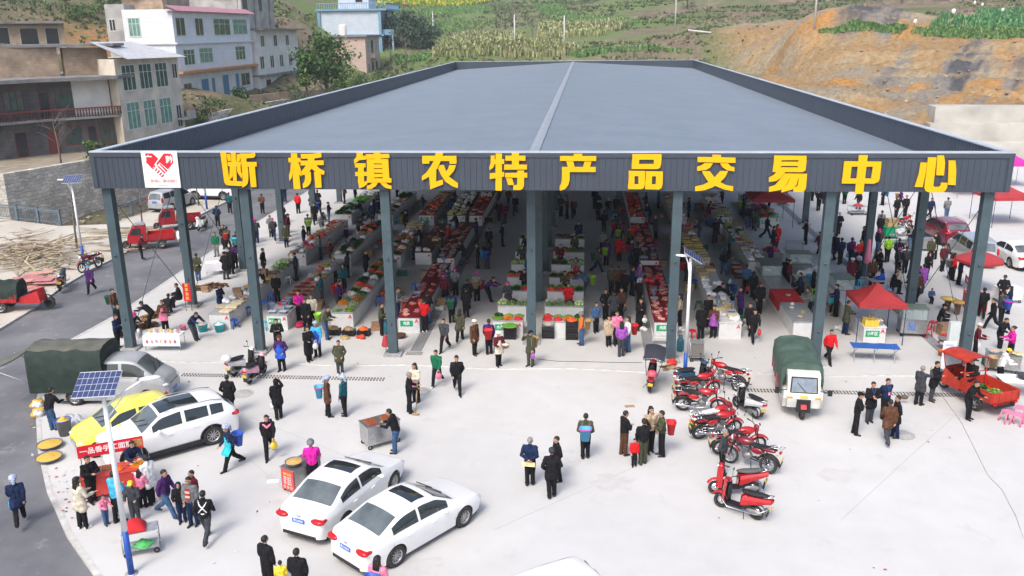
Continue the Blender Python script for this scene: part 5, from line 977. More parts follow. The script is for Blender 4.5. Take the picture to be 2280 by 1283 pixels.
# ------------------------------------------------------------------ counters and the goods on them
M_TILE = mat('white counter tile', (.6,.6,.59), .45, .08, 3); M_SLAB = mat('grey counter slab', (.34,.34,.34), .5, .15, 4); M_REDTOP = mat('dark red counter cover', (.16,.012,.018), .45, .2, 5); M_STTOP = mat('worn steel top', (.42,.43,.44), .35, .15, 4, metal=.5); M_BRTOP = mat('brown counter cover', (.12,.055,.035), .6, .25, 5)
TOPS = dict(grey=M_SLAB, red=M_REDTOP, steel=M_STTOP, brown=M_BRTOP, white=M_TILE)
COUNTERS = []
ORD = 'first second third fourth fifth sixth seventh eighth ninth tenth eleventh twelfth'.split()
def counter(short, x0, x1, y0, y1, top, sign=None, letter='A', num=None, desc='white tiled', h=.82, signw=.62):
    o = empty('market_counter', ((x0+x1)/2, y0, 0), 0, f'{desc} counter, the {short}', 'market counter', 'market counters'); w, L = x1-x0, y1-y0
    MB().b2(-w/2+.03, w/2-.03, .03, L-.03, 0, h-.05).build('base', M_TILE, o); MB().b2(-w/2, w/2, 0, L, h-.05, h).build('top', TOPS[top], o)
    if sign:
        s = MB().box((0,0,0), (signw,.012,.3)).build('sign', M_SIGNGREEN, o, (-w/2+.12+signw/2,.02,.48)); text('sign_text', sign, .2 if len(sign) < 5 else .14, M_WHITE, s, (0,-.008,0), sx=.8, bold=.015, ext=.002)
    if letter: text('letter', letter, .26, M_SIGNRED, o, (w/2-.17,.022,.6), bold=.03, ext=.003)
    if num: text('stall_number', num, .24, M_SIGNRED, o, (w/2-.025,.5,.55), (R(90),0,R(90)), bold=.015, ext=.003)
    COUNTERS.append((short, x0, x1, y0, y1, h)); return o
GOODS = {}
def goods_mesh(kind, var):
    k = (kind, var)
    if k in GOODS: return GOODS[k]
    r = random.Random(hash(kind) % 1000 if False else sum(map(ord, kind))*7+var); mb = MB()
    def dome(n, rad, hh, f):
        for i in range(n):
            q = math.sqrt(r.random()); a = r.random()*6.283; z = hh*(1-q*q)*r.uniform(.75,1); f((rad*q*math.cos(a), rad*q*math.sin(a)*.95, z))
    if kind == 'round':
        mb.lathe([(.23,0),(.2,.07),(.1,.13),(0,.15)], n=12); dome(46, .23, .17, lambda p: mb.ball((p[0],p[1],max(.03,p[2])), [r.uniform(.03,.042)*k_ for k_ in (1,.9,.85)], 6, 4, r.randint(0,1)))
    elif kind == 'small':
        mb.lathe([(.24,0),(.19,.07),(.09,.12),(0,.13)], n=12); dome(90, .24, .14, lambda p: mb.ball((p[0],p[1],max(.02,p[2])), [r.uniform(.016,.026), r.uniform(.014,.02), .016], 5, 3, r.randint(0,1)))
    elif kind in ('leaf', 'long'):
        for i in range(150 if kind == 'leaf' else 110):
            q = math.sqrt(r.random()); a = r.random()*6.283; c = Vector((.22*q*math.cos(a), .22*q*math.sin(a), .05+.13*(1-q*q)*r.random()))
            d = Vector((r.uniform(-1,1), r.uniform(-1,1), r.uniform(-.2,.9))) if kind == 'leaf' else Vector((r.uniform(-.25,.25), 1, r.uniform(-.1,.25)))
            d.normalize(); L = r.uniform(.08,.15) if kind == 'leaf' else r.uniform(.3,.44); s_ = d.cross(Vector((r.uniform(-.5,.5),.2,1))).normalized()*(.045 if kind == 'leaf' else .016)
            m_ = c+d*L*.1+Vector((0,0,.02)); a0, a1 = c-d*L*.5, c+d*L*.5
            mb.add([a0, m_-s_, a1-Vector((0,0,.02)), m_+s_], [(0,1,2,3)], 0 if r.random() < .65 or kind == 'leaf' and r.random() < .5 else 1, True)
        mb.lathe([(.2,0),(.15,.06),(0,.09)], n=10)
    elif kind == 'head':
        for i in range(9): mb.ball(((i % 3-1)*.15+r.uniform(-.02,.02), (i//3-1)*.15+r.uniform(-.02,.02), .075+(.07 if i == 4 else 0)), (.085,.085,.075), 9, 6, i % 2, fn=lambda p: (p[0]+r.uniform(-.008,.008), p[1]+r.uniform(-.008,.008), p[2]))
    elif kind == 'meat':
        for i in range(3):
            x, y = r.uniform(-.12,.12), (i-1)*.15+r.uniform(-.04,.04); a = r.uniform(-.6,.6); w, l = r.uniform(.05,.09), r.uniform(.12,.22)
            fn = lambda p: (p[0]+r.uniform(-.012,.012), p[1]+r.uniform(-.012,.012), max(0,p[2]+r.uniform(-.008,.008)))
            M4 = Matrix.Translation((x,y,0)) @ Matrix.Rotation(a, 4, 'Z'); mb.ball((0,0,.03), (l,w,.035), 10, 6, 0, True, M4, fn); mb.ball((.01,w*.75,.03), (l*.9,w*.35,.036), 10, 5, 1, True, M4, fn)
            if r.random() < .6: mb.tube([(-l*.7,0,.06),(l*.6,-.01,.064)], .012, 5, 1, M4=M4)
    elif kind == 'blocks':
        mb.b2(-.26,.26,-.2,.2,0,.03,1)
        for i in range(5):
            for j in range(4): mb.box((-.2+i*.1,-.145+j*.097,.06), (.092,.088,.06), 0)
    elif kind == 'stack':
        for z in range(3):
            mb.b2(-.24+r.uniform(0,.02),.24,-.19,.19+r.uniform(-.02,.0),z*.055,z*.055+.02,1)
            for i in range(6): mb.box((-.19+i*.077,0,z*.055+.036), (.07,.34,.03), 0)
    elif kind == 'bag':
        for i in range(5): mb.ball((r.uniform(-.14,.14), r.uniform(-.14,.14), .07), (r.uniform(.09,.14),r.uniform(.08,.12),.075+.015*i), 11, 7, i % 2, fn=lambda p: (p[0]+r.uniform(-.02,.02), p[1]+r.uniform(-.02,.02), max(0,p[2]+r.uniform(-.025,.02))))
    elif kind == 'basin':
        mb.lathe([(.17,0),(.27,.13),(.29,.13),(.19,-.0+.01),(0,.01)], n=20, mi=1); mb.lathe([(.245,.1),(.15,.15),(0,.17)], n=16)
        for i in range(40): q = math.sqrt(r.random())*.23; a = r.random()*6.28; mb.ball((q*math.cos(a), q*math.sin(a), .125+.05*(1-q/.23)), (.022,.02,.016), 5, 3)
    elif kind == 'tray':
        mb.lathe([(.29,.05),(.3,.055),(.28,.02),(.24,0),(0,0)], n=22, mi=1); mb.lathe([(.26,.035),(.16,.08),(0,.1)], n=16)
        for i in range(60): q = math.sqrt(r.random())*.25; a = r.random()*6.28; mb.ball((q*math.cos(a), q*math.sin(a), .045+.055*(1-q/.25)), (.024,.018,.014), 5, 3)
    elif kind == 'packs':
        for i in range(16): mb.box((r.uniform(-.18,.18), r.uniform(-.18,.18), .03+.018*(i//4)), (.13,.19,.035), r.randint(0,1), r.uniform(-.5,.5), .9)
    elif kind == 'cloth':
        mb.sheet((-.28,-.26,.0),(.28,-.26,.0),(.28,.26,.0),(-.28,.26,.0),10,10,lambda p,u,v: p+Vector((0,0,.16*math.sin(u*3.14)*math.sin(v*3.14)*r.uniform(.5,1.1))),0); mb.b2(-.2,.2,-.2,.2,0,.04,1)
    elif kind == 'boxes':
        for i in range(2): mb.box((r.uniform(-.03,.03),0,.09+.18*i), (.42,.32,.17), i, r.uniform(-.15,.15))
    elif kind == 'bottles':
        for i in range(12): x, y = (i % 4-1.5)*.1, (i//4-1)*.11; mb.lathe([(.035,0),(.035,.16),(.014,.2),(.014,.24),(0,.24)], (x,y,0), 8, i % 2)
    elif kind == 'scale':
        mb.b2(-.16,.16,-.14,.14,.0,.08,1); mb.b2(-.19,.19,-.16,.16,.1,.115,0); mb.b2(-.03,.03,.12,.16,.08,.42,1); mb.b2(-.13,.13,.1,.16,.42,.54,1)
    GOODS[k] = mb.mesh(kind+' goods', [M_WHITE, M_WHITE]); return GOODS[k]
def gm(n, c, **k): return mat(n, c, k.pop('rough', .65), .18, 9, rnd=.18, **k)
KIND = dict(                              # mesh, materials, name, label, category
 potato=('round', ('g potato', (.36,.24,.11)), ('g potato2', (.27,.17,.08)), 'potato_heap', 'heap of tan potatoes', 'vegetables'),
 tomato=('round', ('g tomato', (.55,.035,.012)), ('g tomato2', (.62,.09,.02)), 'tomato_heap', 'heap of red tomatoes', 'vegetables'),
 orange=('round', ('g orange', (.75,.25,.02)), ('g orange2', (.7,.2,.02)), 'orange_heap', 'heap of oranges', 'fruit'),
 taro=('round', ('g taro', (.13,.08,.05)), ('g taro2', (.2,.13,.09)), 'taro_heap', 'heap of brown taro roots', 'vegetables'),
 garlic=('round', ('g garlic', (.6,.54,.45)), ('g garlic2', (.5,.42,.4)), 'garlic_heap', 'heap of pale garlic bulbs', 'vegetables'),
 aubergine=('round', ('g auberg', (.04,.012,.04)), ('g auberg2', (.07,.02,.06)), 'aubergine_heap', 'heap of dark aubergines', 'vegetables'),
 carrot=('long', ('g carrot', (.65,.19,.02)), ('g carrot2', (.6,.14,.02)), 'carrot_heap', 'heap of orange carrots', 'vegetables'),
 greens=('leaf', ('g greens', (.035,.11,.02)), ('g greens2', (.08,.2,.03)), 'leafy_greens', 'heap of dark leafy greens', 'vegetables'),
 lettuce=('leaf', ('g lettuce', (.22,.38,.06)), ('g lettuce2', (.4,.5,.2)), 'lettuce_heap', 'heap of pale green lettuce', 'vegetables'),
 scallion=('long', ('g scall', (.10,.27,.04)), ('g scall2', (.6,.62,.5)), 'scallion_bundle', 'bundle of white and green spring onions', 'vegetables'),
 cabbage=('head', ('g cabb', (.3,.45,.14)), ('g cabb2', (.45,.54,.28)), 'cabbage_heap', 'rows of pale green cabbages', 'vegetables'),
 radish=('long', ('g radish', (.68,.66,.6)), ('g radish2', (.6,.62,.5)), 'radish_heap', 'heap of long white radishes', 'vegetables'),
 pepper=('small', ('g pepper', (.09,.25,.02)), ('g pepper2', (.14,.32,.03)), 'green_chilli_heap', 'heap of green chillies', 'vegetables'),
 chilli=('small', ('g chilli', (.30,.012,.01)), ('g chilli2', (.2,.012,.01)), 'dried_chilli_heap', 'heap of dried red chillies', 'spices'),
 grain=('tray', ('g grain', (.5,.32,.07)), ('g tray', (.33,.2,.08)), 'grain_tray', 'round bamboo tray of yellow grain', 'dry goods'),
 nuts=('tray', ('g nuts', (.34,.2,.1)), ('g tray', (.33,.2,.08)), 'peanut_tray', 'round bamboo tray of brown peanuts', 'dry goods'),
 spice=('tray', ('g spice', (.22,.02,.015)), ('g tray', (.33,.2,.08)), 'chilli_tray', 'round bamboo tray of dark red chillies', 'dry goods'),
 peppertray=('tray', ('g pepper', (.09,.25,.02)), ('g tray', (.33,.2,.08)), 'green_chilli_tray', 'round bamboo tray of green chillies', 'vegetables'),
 basin=('basin', ('g rice', (.5,.42,.3)), ('g steel', (.45,.46,.47)), 'food_basin', 'metal basin of pale pickled food', 'basin'),
 basinred=('basin', ('g chutney', (.38,.04,.02)), ('g steel', (.45,.46,.47)), 'food_basin', 'metal basin of red chilli sauce', 'basin'),
 meat=('meat', ('g meat', (.30,.04,.04)), ('g fat', (.62,.42,.37)), 'meat_cut', 'cuts of raw pork with white fat', 'meat'),
 ribs=('meat', ('g ribs', (.42,.1,.09)), ('g fat', (.62,.42,.37)), 'meat_cut', 'pale pink pork ribs', 'meat'),
 tofu=('blocks', ('g tofu', (.68,.6,.42)), ('g board', (.35,.24,.12)), 'tofu_board', 'board of cream tofu blocks', 'tofu'),
 ytofu=('blocks', ('g ytofu', (.62,.4,.08)), ('g board', (.35,.24,.12)), 'tofu_board', 'board of yellow tofu blocks', 'tofu'),
 stofu=('stack', ('g stofu', (.62,.5,.28)), ('g board', (.35,.24,.12)), 'tofu_stack', 'stacked boards of pressed tofu', 'tofu'),
 bag=('bag', ('g bag', (.68,.68,.68)), ('g bag2', (.58,.6,.62)), 'plastic_bag', 'white plastic bag of goods', 'bag'),
 redbag=('bag', ('g rbag', (.55,.04,.03)), ('g rbag2', (.5,.02,.02)), 'plastic_bag', 'red plastic bag of goods', 'bag'),
 packs=('packs', ('g packs', (.6,.5,.3)), ('g packs2', (.45,.1,.08)), 'packet_heap', 'pile of bright food packets', 'packets'),
 ypacks=('packs', ('g ypacks', (.62,.48,.16)), ('g ypacks2', (.55,.5,.35)), 'packet_heap', 'pile of yellow food packets', 'packets'),
 clothes=('cloth', ('g cloth', (.45,.03,.05)), ('g cloth2', (.1,.1,.12)), 'clothes_pile', 'pile of red clothing', 'clothes'),
 dclothes=('cloth', ('g dcloth', (.05,.05,.09)), ('g cloth2', (.1,.1,.12)), 'clothes_pile', 'pile of dark clothing', 'clothes'),
 gclothes=('cloth', ('g gcloth', (.08,.4,.12)), ('g cloth2', (.1,.1,.12)), 'clothes_pile', 'pile of green clothing', 'clothes'),
 boxes=('boxes', ('g card', (.38,.25,.13)), ('g card2', (.33,.21,.11)), 'cardboard_box', 'two stacked cardboard boxes', 'box'),
 bottles=('bottles', ('g bott', (.5,.3,.06)), ('g bott2', (.12,.3,.12)), 'bottle_crate', 'cluster of sauce bottles', 'bottles'),
 scale=('scale', ('g steel', (.45,.46,.47)), ('g scale2', (.08,.12,.2)), 'weighing_scale', 'electronic weighing scale', 'scale'))
seen = {}
def uniq(label, key=None):
    k = key or label; seen[k] = seen.get(k, 0)+1; return seen[k]
def good(kind, x, y, z, place, sc=1.0, rz=None, label=None):
    place = place.replace('on the ', 'on ') if len((KIND[kind][4]+place).split()) > 14 else place
    ms, a, b, nm, lab, cat = KIND[kind]; me = goods_mesh(ms, random.randint(0, 2)); n = {0}
    o = put(nm, me, None, (x, y, z+.001), random.uniform(-.25,.25) if rz is None else rz, sc, [gm(*a), gm(*b)])
    return tag(o, label or f'{lab} {place}', cat, lab.replace('heap','heaps',1) if 'heap' in lab else lab+' on counters')
ROWS = []
def fill(short, x0, x1, y0, y1, seq, step=.62, cols=2, h=.82, skip=0.06):
    w = x1-x0; n = int((y1-y0-.2)/step); cnt = {}
    its = []
    for i in range(n):
        for c in range(cols):
            if random.random() < skip: continue
            k = seq[int(i/n*len(seq))] if isinstance(seq, list) else seq; ks = k.split('/'); kk = ks[(c+i) % len(ks)] if len(ks) > 1 else k
            its.append((kk, x0+w*(c+.5)/cols, y0+.3+i*step, c))
    tot = {}
    for it in its: tot[it[0]] = tot.get(it[0], 0)+1
    for kk, x, y, c in its:
        cnt[kk] = cnt.get(kk, 0)+1; j = cnt[kk]
        od = '' if tot[kk] == 1 else (f', {ORD[j-1]} from front' if j <= 12 else f', {j}th from front')
        good(kk, x+random.uniform(-.03,.03), y, h, f'on the {short}{od}', (w/cols)/.56*random.uniform(.95,1.22))
def seg(short, x0, x1, y0, y1, top, seq, step=.62, cols=2, skip=.06, **k):
    step *= .86
    counter(short, x0, x1, y0, y1, top, **k); fill(short, x0, x1, y0, y1, seq, step, cols, .82, skip)
seg('leftmost front counter', -16.45, -15.35, 3.4, 14.3, 'grey', ['tofu/blocks'.replace('blocks','tofu'),'bag/tofu','packs/bag','boxes/bag','bag','grain/ypacks','grain','nuts/boxes','nuts/taro','lettuce/garlic','cabbage/lettuce','cabbage'], .85)
seg('dried food counter', -13.5, -12.4, 3.4, 14.3, 'grey', ['scale','chilli/greens','chilli/redbag','spice','spice','packs/spice','chilli/bag','grain/basin','bag/redbag','grain/greens','grain'], .85, sign='副食、干菜', num='15')
seg('front left vegetable counter', -10.4, -9.2, 3.9, 14.4, 'grey', ['scallion/lettuce','carrot/scallion','potato/scallion','greens/garlic','tomato/potato','radish/greens','greens/bag','taro/tomato','greens/scallion','potato/carrot','bag/lettuce'], .66)
seg('left meat counter', -6.85, -5.75, 3.4, 13.7, 'red', ['ribs','redbag/meat','bag/meat','scale/meat','meat','meat','meat/ribs','meat','scale/meat','meat'], .68, skip=.3, sign='肉类')
seg('right meat counter', 5.6, 6.75, 3.4, 13.7, 'red', ['ribs/meat','meat','scale/ribs','meat/ribs','meat','redbag/meat','meat','meat'], .62, skip=.2, sign='肉类', num='37')
seg('cream tofu counter', 8.65, 9.75, 3.4, 13.7, 'white', ['tofu/bag','stofu/scale','bag/tofu','bag','bag','bag/stofu','stofu','stofu/ytofu'], .78, skip=.15)
counter('long steel counter', 12.15, 13.35, 3.6, 13.6, 'steel', num='17', h=.86, letter=None)
counter('snack counter under red canopy', 15.25, 16.3, 3.1, 13.2, 'white', sign='小吃区')
seg('roadside food counter', -16.45, -15.35, 15.6, 25.8, 'grey', ['nuts/bag','bag/redbag','potato','potato/redbag','nuts/potato','packs/bag','packs','clothes/packs'], .85)
seg('second root vegetable counter', -13.5, -12.4, 15.4, 25.8, 'grey', ['garlic/greens','greens/taro','taro/greens','tomato/bag','packs','redbag/greens','tomato/greens','greens/packs'], .8)
seg('second vegetable counter', -10.4, -9.2, 15.4, 25.6, 'grey', ['tomato/greens','carrot/garlic','greens/bag','lettuce/tomato','bag/packs','greens/garlic','stofu','stofu/bag'], .85)
seg('short brown meat counter', -8.5, -7.4, 16.2, 24.6, 'brown', ['bag','stofu','meat','meat'], 1.1, skip=.5)
seg('second left meat counter', -6.85, -5.75, 14.9, 25.2, 'brown', ['scale/meat','meat','meat','meat/ribs','meat','meat','meat'], .7, skip=.22)
seg('second right meat counter', 5.6, 6.75, 14.9, 25.2, 'red', ['scale/meat','meat','meat','ribs','meat','meat/redbag'], .75, skip=.3)
seg('yellow tofu counter', 8.65, 9.75, 14.8, 25.2, 'white', ['stofu','stofu','ytofu','ytofu','ytofu/stofu','bag/packs','packs','redbag/packs'], .7)
seg('cooked food counter', 12.0, 13.1, 14.8, 25.4, 'steel', ['bag','bag/basin','basin/packs','bottles/basinred','basinred/basin','scale/bottles','basin/greens','bottles'], .75, letter='A')
for short, x0, x1, top, seq, kw in (('far left vegetable counter',-17,-15.6,'grey',['greens','greens/scallion','pepper','bag'],{}),('far left white counter',-13.6,-12.4,'grey',['greens/packs','packs/bag','greens'],{}),('far red packet counter',-10.4,-9.2,'red',['clothes/packs','redbag/packs','packs','ypacks/packs'],dict(sign='干货')),('far bagged grain counter',-8.2,-6.9+.1,'brown',['ypacks','bag/ypacks','bag','ypacks/bag'],{}),('far left red tray counter',-6.55,-5.5,'red',['basinred/chilli','chilli','redbag/chilli','bag'],{}),('far right red tray counter',5.6,6.7,'red',['packs/redbag','chilli/redbag','redbag'],{}),('far yellow bag counter',8.7,9.8,'grey',['ypacks/bag','ypacks','packs/ypacks'],{}),('far cooked food counter',12.0,13.1,'steel',['basin/bottles','basinred/packs','bag','packs'],dict(sign='小吃')),('clothing counter under red tent',15.1,16.5,'grey',['clothes/gclothes','clothes/dclothes','dclothes/packs','dclothes'],dict(sign='百货区'))):
    seg(short, x0, x1, 27.6, 37.5, top, seq, .95, letter='B', skip=.08, **kw)
CEN = [(3.1,'front',['peppertray/carrot/tomato/tomato','greens/pepper/pepper/tomato']),(5.5,'second',['cabbage/lettuce/scallion','garlic/aubergine/radish']),(8.1,'third',['greens/tomato','pepper/lettuce']),(10.8,'fourth',['tomato/greens','greens/radish']),(13.6,'fifth',['cabbage/greens','taro/scallion']),(16.6,'sixth',['lettuce/tomato','scallion/greens']),(20.2,'seventh',['greens/taro','garlic/greens'])]
for y, nm, seqs in CEN:
    for (x0, x1), sd in (((-2.15,-.65), 'left'), ((.25,2.25), 'right')):
        short = f'{nm} centre counter, {sd} half'; counter(short, x0, x1, y, y+.95, 'grey', sign='水产' if nm == 'front' and sd == 'left' else None, letter='A' if nm == 'front' and sd == 'left' else None, signw=.5)
        n = int((x1-x0)/.5); cnt = {}
        for j, sq in enumerate(seqs):
            ks = sq.split('/')
            for i in range(n):
                kk = ks[min(len(ks)-1, int(i/n*len(ks)))] if sd == 'left' else ks[len(ks)-1-min(len(ks)-1, int(i/n*len(ks)))]
                cnt[kk] = cnt.get(kk, 0)+1; good(kk, x0+(x1-x0)*(i+.5)/n, y+.26+j*.45, .82, f'on the {short}'+('' if cnt[kk] == 1 else f', {ORD[cnt[kk]-1]} one'), .98)
# ------------------------------------------------------------------ crates, baskets, stools, boxes
def crate(loc, col='black', label='', rz=0, sz=(.55,.38,.3), group='plastic crates'):
    k = ('crate', sz)
    if k not in PROTO:
        mb = MB(); a, b, c = sz; t_ = .02; mb.b2(-a/2,a/2,-b/2,b/2,0,.02)
        for s_ in (-1,1):
            for i in range(5): z = .03+i*(c-.03)/5; mb.b2(-a/2,a/2,s_*b/2-t_/2,s_*b/2+t_/2,z,z+(c-.03)/5*.72); mb.b2(s_*a/2-t_/2,s_*a/2+t_/2,-b/2,b/2,z,z+(c-.03)/5*.72)
            for q in (-1,1): mb.b2(s_*a/2-.025,s_*a/2+.025,q*b/2-.025,q*b/2+.025,0,c)
        PROTO[k] = mb.mesh('crate', [M_BLACK])
    return tag(put('crate', PROTO[k], None, loc, rz, 1, [mat('crate '+col, PAL[col], .5, .1)]), label, 'crate', group)
def stool(loc, col, label, rz=0, h=.46, sc=1.0):
    if ('stool',) not in PROTO:
        a = MB(); a.box((0,0,h-.02), (.30,.30,.04), top=.93); a.box((0,0,h-.06), (.29,.29,.05)); b = MB()
        s = MB(); s.box((0,0,.16), (.33,.33,.02))
        for sx, sy in ((-1,-1),(1,-1),(1,1),(-1,1)): b.tube([(sx*.185,sy*.185,0),(sx*.125,sy*.125,h-.05)], [.032,.026], 6)
        PROTO[('stool',)] = (a.mesh('seat', [M_WHITEP]), b.mesh('legs', [M_WHITEP]))
        lg = MB().tube([(.185,.185,0),(.125,.125,h-.05)], [.032,.026], 6); PROTO[('stoolleg',)] = lg.mesh('leg', [M_WHITEP])
    m_ = mat('stool '+col, PAL[col], .4, .08); o = empty('plastic_stool', loc, rz, label, 'stool', 'plastic stools'); o.scale = (sc, sc, sc)
    put('seat', PROTO[('stool',)][0], o, mats=[m_])
    for i in range(4): put('leg', PROTO[('stoolleg',)], o, None, i*math.pi/2, 1, [m_])
    return o
def bucket(loc, col, label, r=.2, h=.3, rim=None, content=None, name='basin', cat='basin', n=20):
    o = empty(name, loc, random.random()*6, label, cat, cat+'s in the market'); m_ = mat('bucket '+col, PAL[col], .4, .08)
    MB().lathe([(0,.01),(r*.75,.01),(r*.75,0),(r,h),(r*1.06,h+.01),(r*1.06,h-.015),(r*.96,h-.01),(r*.72,.03),(0,.03)], n=n).build('bowl', m_, o)
    if rim: MB().torus((0,0,h), r*1.04, .015, n, 6, 'Z').build('rim', mat('bucket '+rim, PAL[rim], .4, .08), o)
    if content: MB().lathe([(r*.93,h*.86),(r*.6,h*1.02),(0,h*1.1)], n=n).ball((0,0,h*.95), (r*.5,r*.5,h*.25), 12, 6).build('contents', content, o)
    return o
def back_basket(p, rz, col, label, rim=None, sc=1.0, zz=.82, woven=False):
    d = Vector((-math.sin(rz), math.cos(rz), 0)) if False else Vector((-math.sin(rz), math.cos(rz), 0))
    o = empty('back_basket', (p[0]+d.x*.30*sc, p[1]+d.y*.30*sc, (p[2] if len(p) > 2 else 0)+zz*sc), rz, label, 'basket', 'baskets carried on backs'); o.scale = (sc,)*3
    m_ = M_BAMBOO if woven else mat('bucket '+col, PAL[col], .4, .08); mb = MB(); h = .46; vs = []; n = 16
    def ring(a, b, z): return [(a*math.copysign(abs(math.cos(2*math.pi*j/n))**.6, math.cos(2*math.pi*j/n)), b*math.copysign(abs(math.sin(2*math.pi*j/n))**.6, math.sin(2*math.pi*j/n)), z) for j in range(n)]
    prof = [ring(.13,.1,0), ring(.2,.155,h), ring(.215,.17,h), ring(.215,.17,h-.03), ring(.19,.145,h-.03), ring(.12,.09,.03)]
    for q in prof: vs += q
    mb.add(vs, [(i*n+j, i*n+(j+1) % n, (i+1)*n+(j+1) % n, (i+1)*n+j) for i in range(5) for j in range(n)]+[tuple(range(n-1,-1,-1)), tuple(5*n+j for j in range(n))], 0, True); mb.build('bucket', m_, o)
    if rim: MB().add(ring(.222,.177,h+.005)+ring(.222,.177,h-.05), [(j, n+j, n+(j+1) % n, (j+1) % n) for j in range(n)]+[], 0, True).build('rim', mat('bucket '+rim, PAL[rim], .4, .08), o)
    st = MB()
    for s_ in (-1,1): st.tube([(s_*.12,-.13,h-.05),(s_*.13,-.30,h+.13),(s_*.13,-.42,h-.02),(s_*.14,-.38,.12),(s_*.1,-.10,.06)], .013, 5)
    st.build('strap', mat('strap webbing', (.25,.2,.15), .9), o); return o
def hand_bag(p, col, label, sc=1.0, name='plastic_bag', cat='bag', z=.42):
    mb = MB(); r = random.Random(len(label)); mb.ball((0,0,.15), (.14,.09,.15), 12, 8, fn=lambda q: (q[0]*(1+r.uniform(-.12,.12)), q[1]*(1+r.uniform(-.15,.15)), q[2])); mb.tube([(-.06,0,.27),(-.04,0,.40),(.04,0,.40),(.06,0,.27)], .014, 5)
    return tag(mb.build(name, mat('bag '+col, PAL[col], .35, .15, 6), None, (p[0], p[1], z), random.random()*3, sc), label, cat, 'bags carried by hand')
def canopy(corners_c, sx, sy, z0, z1, col, label, open_=True, rz=0, letter=None):
    o = empty('canopy_tent', (corners_c[0], corners_c[1], 0), rz, label, 'canopy', 'folding canopies'); m_ = mat('canopy '+str(col), PAL[col] if col in PAL else col, .6, .12, 1.5)
    hx, hy = sx/2, sy/2; mb = MB(); C4 = [(-hx,-hy),(hx,-hy),(hx,hy),(-hx,hy)]; n = 8
    for i in range(4):
        a, b = C4[i], C4[(i+1) % 4]
        mb.sheet((a[0],a[1],z0), (b[0],b[1],z0), (0,0,z1), (0,0,z1), n, 6, lambda p,u,v: p+Vector((0,0,-.10*math.sin(v*math.pi)-.03*math.sin(u*math.pi)*(1-v)))); mb.quad((a[0],a[1],z0-.22), (b[0],b[1],z0-.22), (b[0],b[1],z0), (a[0],a[1],z0))
        k = .985; mb.sheet((b[0]*k,b[1]*k,z0-.02), (a[0]*k,a[1]*k,z0-.02), (0,0,z1-.03), (0,0,z1-.03), n, 4, lambda p,u,v: p+Vector((0,0,-.10*math.sin(v*math.pi))))
    mb.build('canopy', m_, o)
    for x, y in C4: MB().tube([(x*.97,y*.97,0),(x*.97,y*.97,z0-.02)], .022, 6).build('pole', mat('dark blue pole', (.02,.04,.15), .4) if col == 'red' else M_GALV, o)
    return o
def parasol(loc, col, label, closed=True, h=2.3, r=1.2):
    o = empty('parasol', loc, 0, label, 'parasol', 'parasols'); m_ = mat('canopy '+col, PAL[col], .6, .12, 1.5)
    MB().tube([(0,0,0),(0,0,h)], .022, 7).build('pole', M_GALV, o)
    if closed: MB().lathe([(.03,h),(.10,h-.1),(.2,h*.45),(.17,h*.42),(.03,h*.6)], n=9, smooth=False).build('canopy', m_, o)
    else:
        mb = MB(); mb.lathe([(0,h),(r*.5,h-.2),(r,h-.48),(r,h-.62),(r*.98,h-.5),(r*.5,h-.23),(0,h-.03)], n=8, smooth=False); mb.build('canopy', m_, o)
    return o
c = G(1952,768); canopy((15.95,4.0), 2.15, 2.2, 2.0, 2.75, 'red', 'red folding canopy over the snack counter with steamers')
canopy((16.0,29.2), 3.0, 3.4, 2.15, 3.0, 'red', 'red canopy over the clothing counter deep under the hall')
p = G(2235,500); canopy((p.x,p.y+.5), 3.2, 3.2, 2.2, 2.9, 'red', 'red open canopy at right edge with orange cloth hung on its pole', rz=.1)
p = G(2280,440); canopy((p.x+1.2,p.y+6), 3.2, 3.2, 2.2, 3.0, 'magenta', 'crimson canopy at far right edge beyond the hall corner')
p = G(2150,440); canopy((p.x+.8,p.y+1.5), 3.4, 3.2, 2.2, 2.8, (.6,.2,.16), 'faded salmon canopy behind the corner column', rz=.05)
parasol(G(1926,625), 'pink', 'closed faded pink parasol beside a column right of the hall', True, 2.5)
parasol(G(2023,650), 'maroon', 'closed maroon parasol leaning by second right column', True, 1.8)
parasol(G(2180,655)+Vector((0,.5,0)), 'red', 'open red parasol over the food cart in front of silver van', False, 2.35, 1.25)
parasol(G(860,790), 'red', 'small closed red umbrella at foot of front column', True, 1.0)
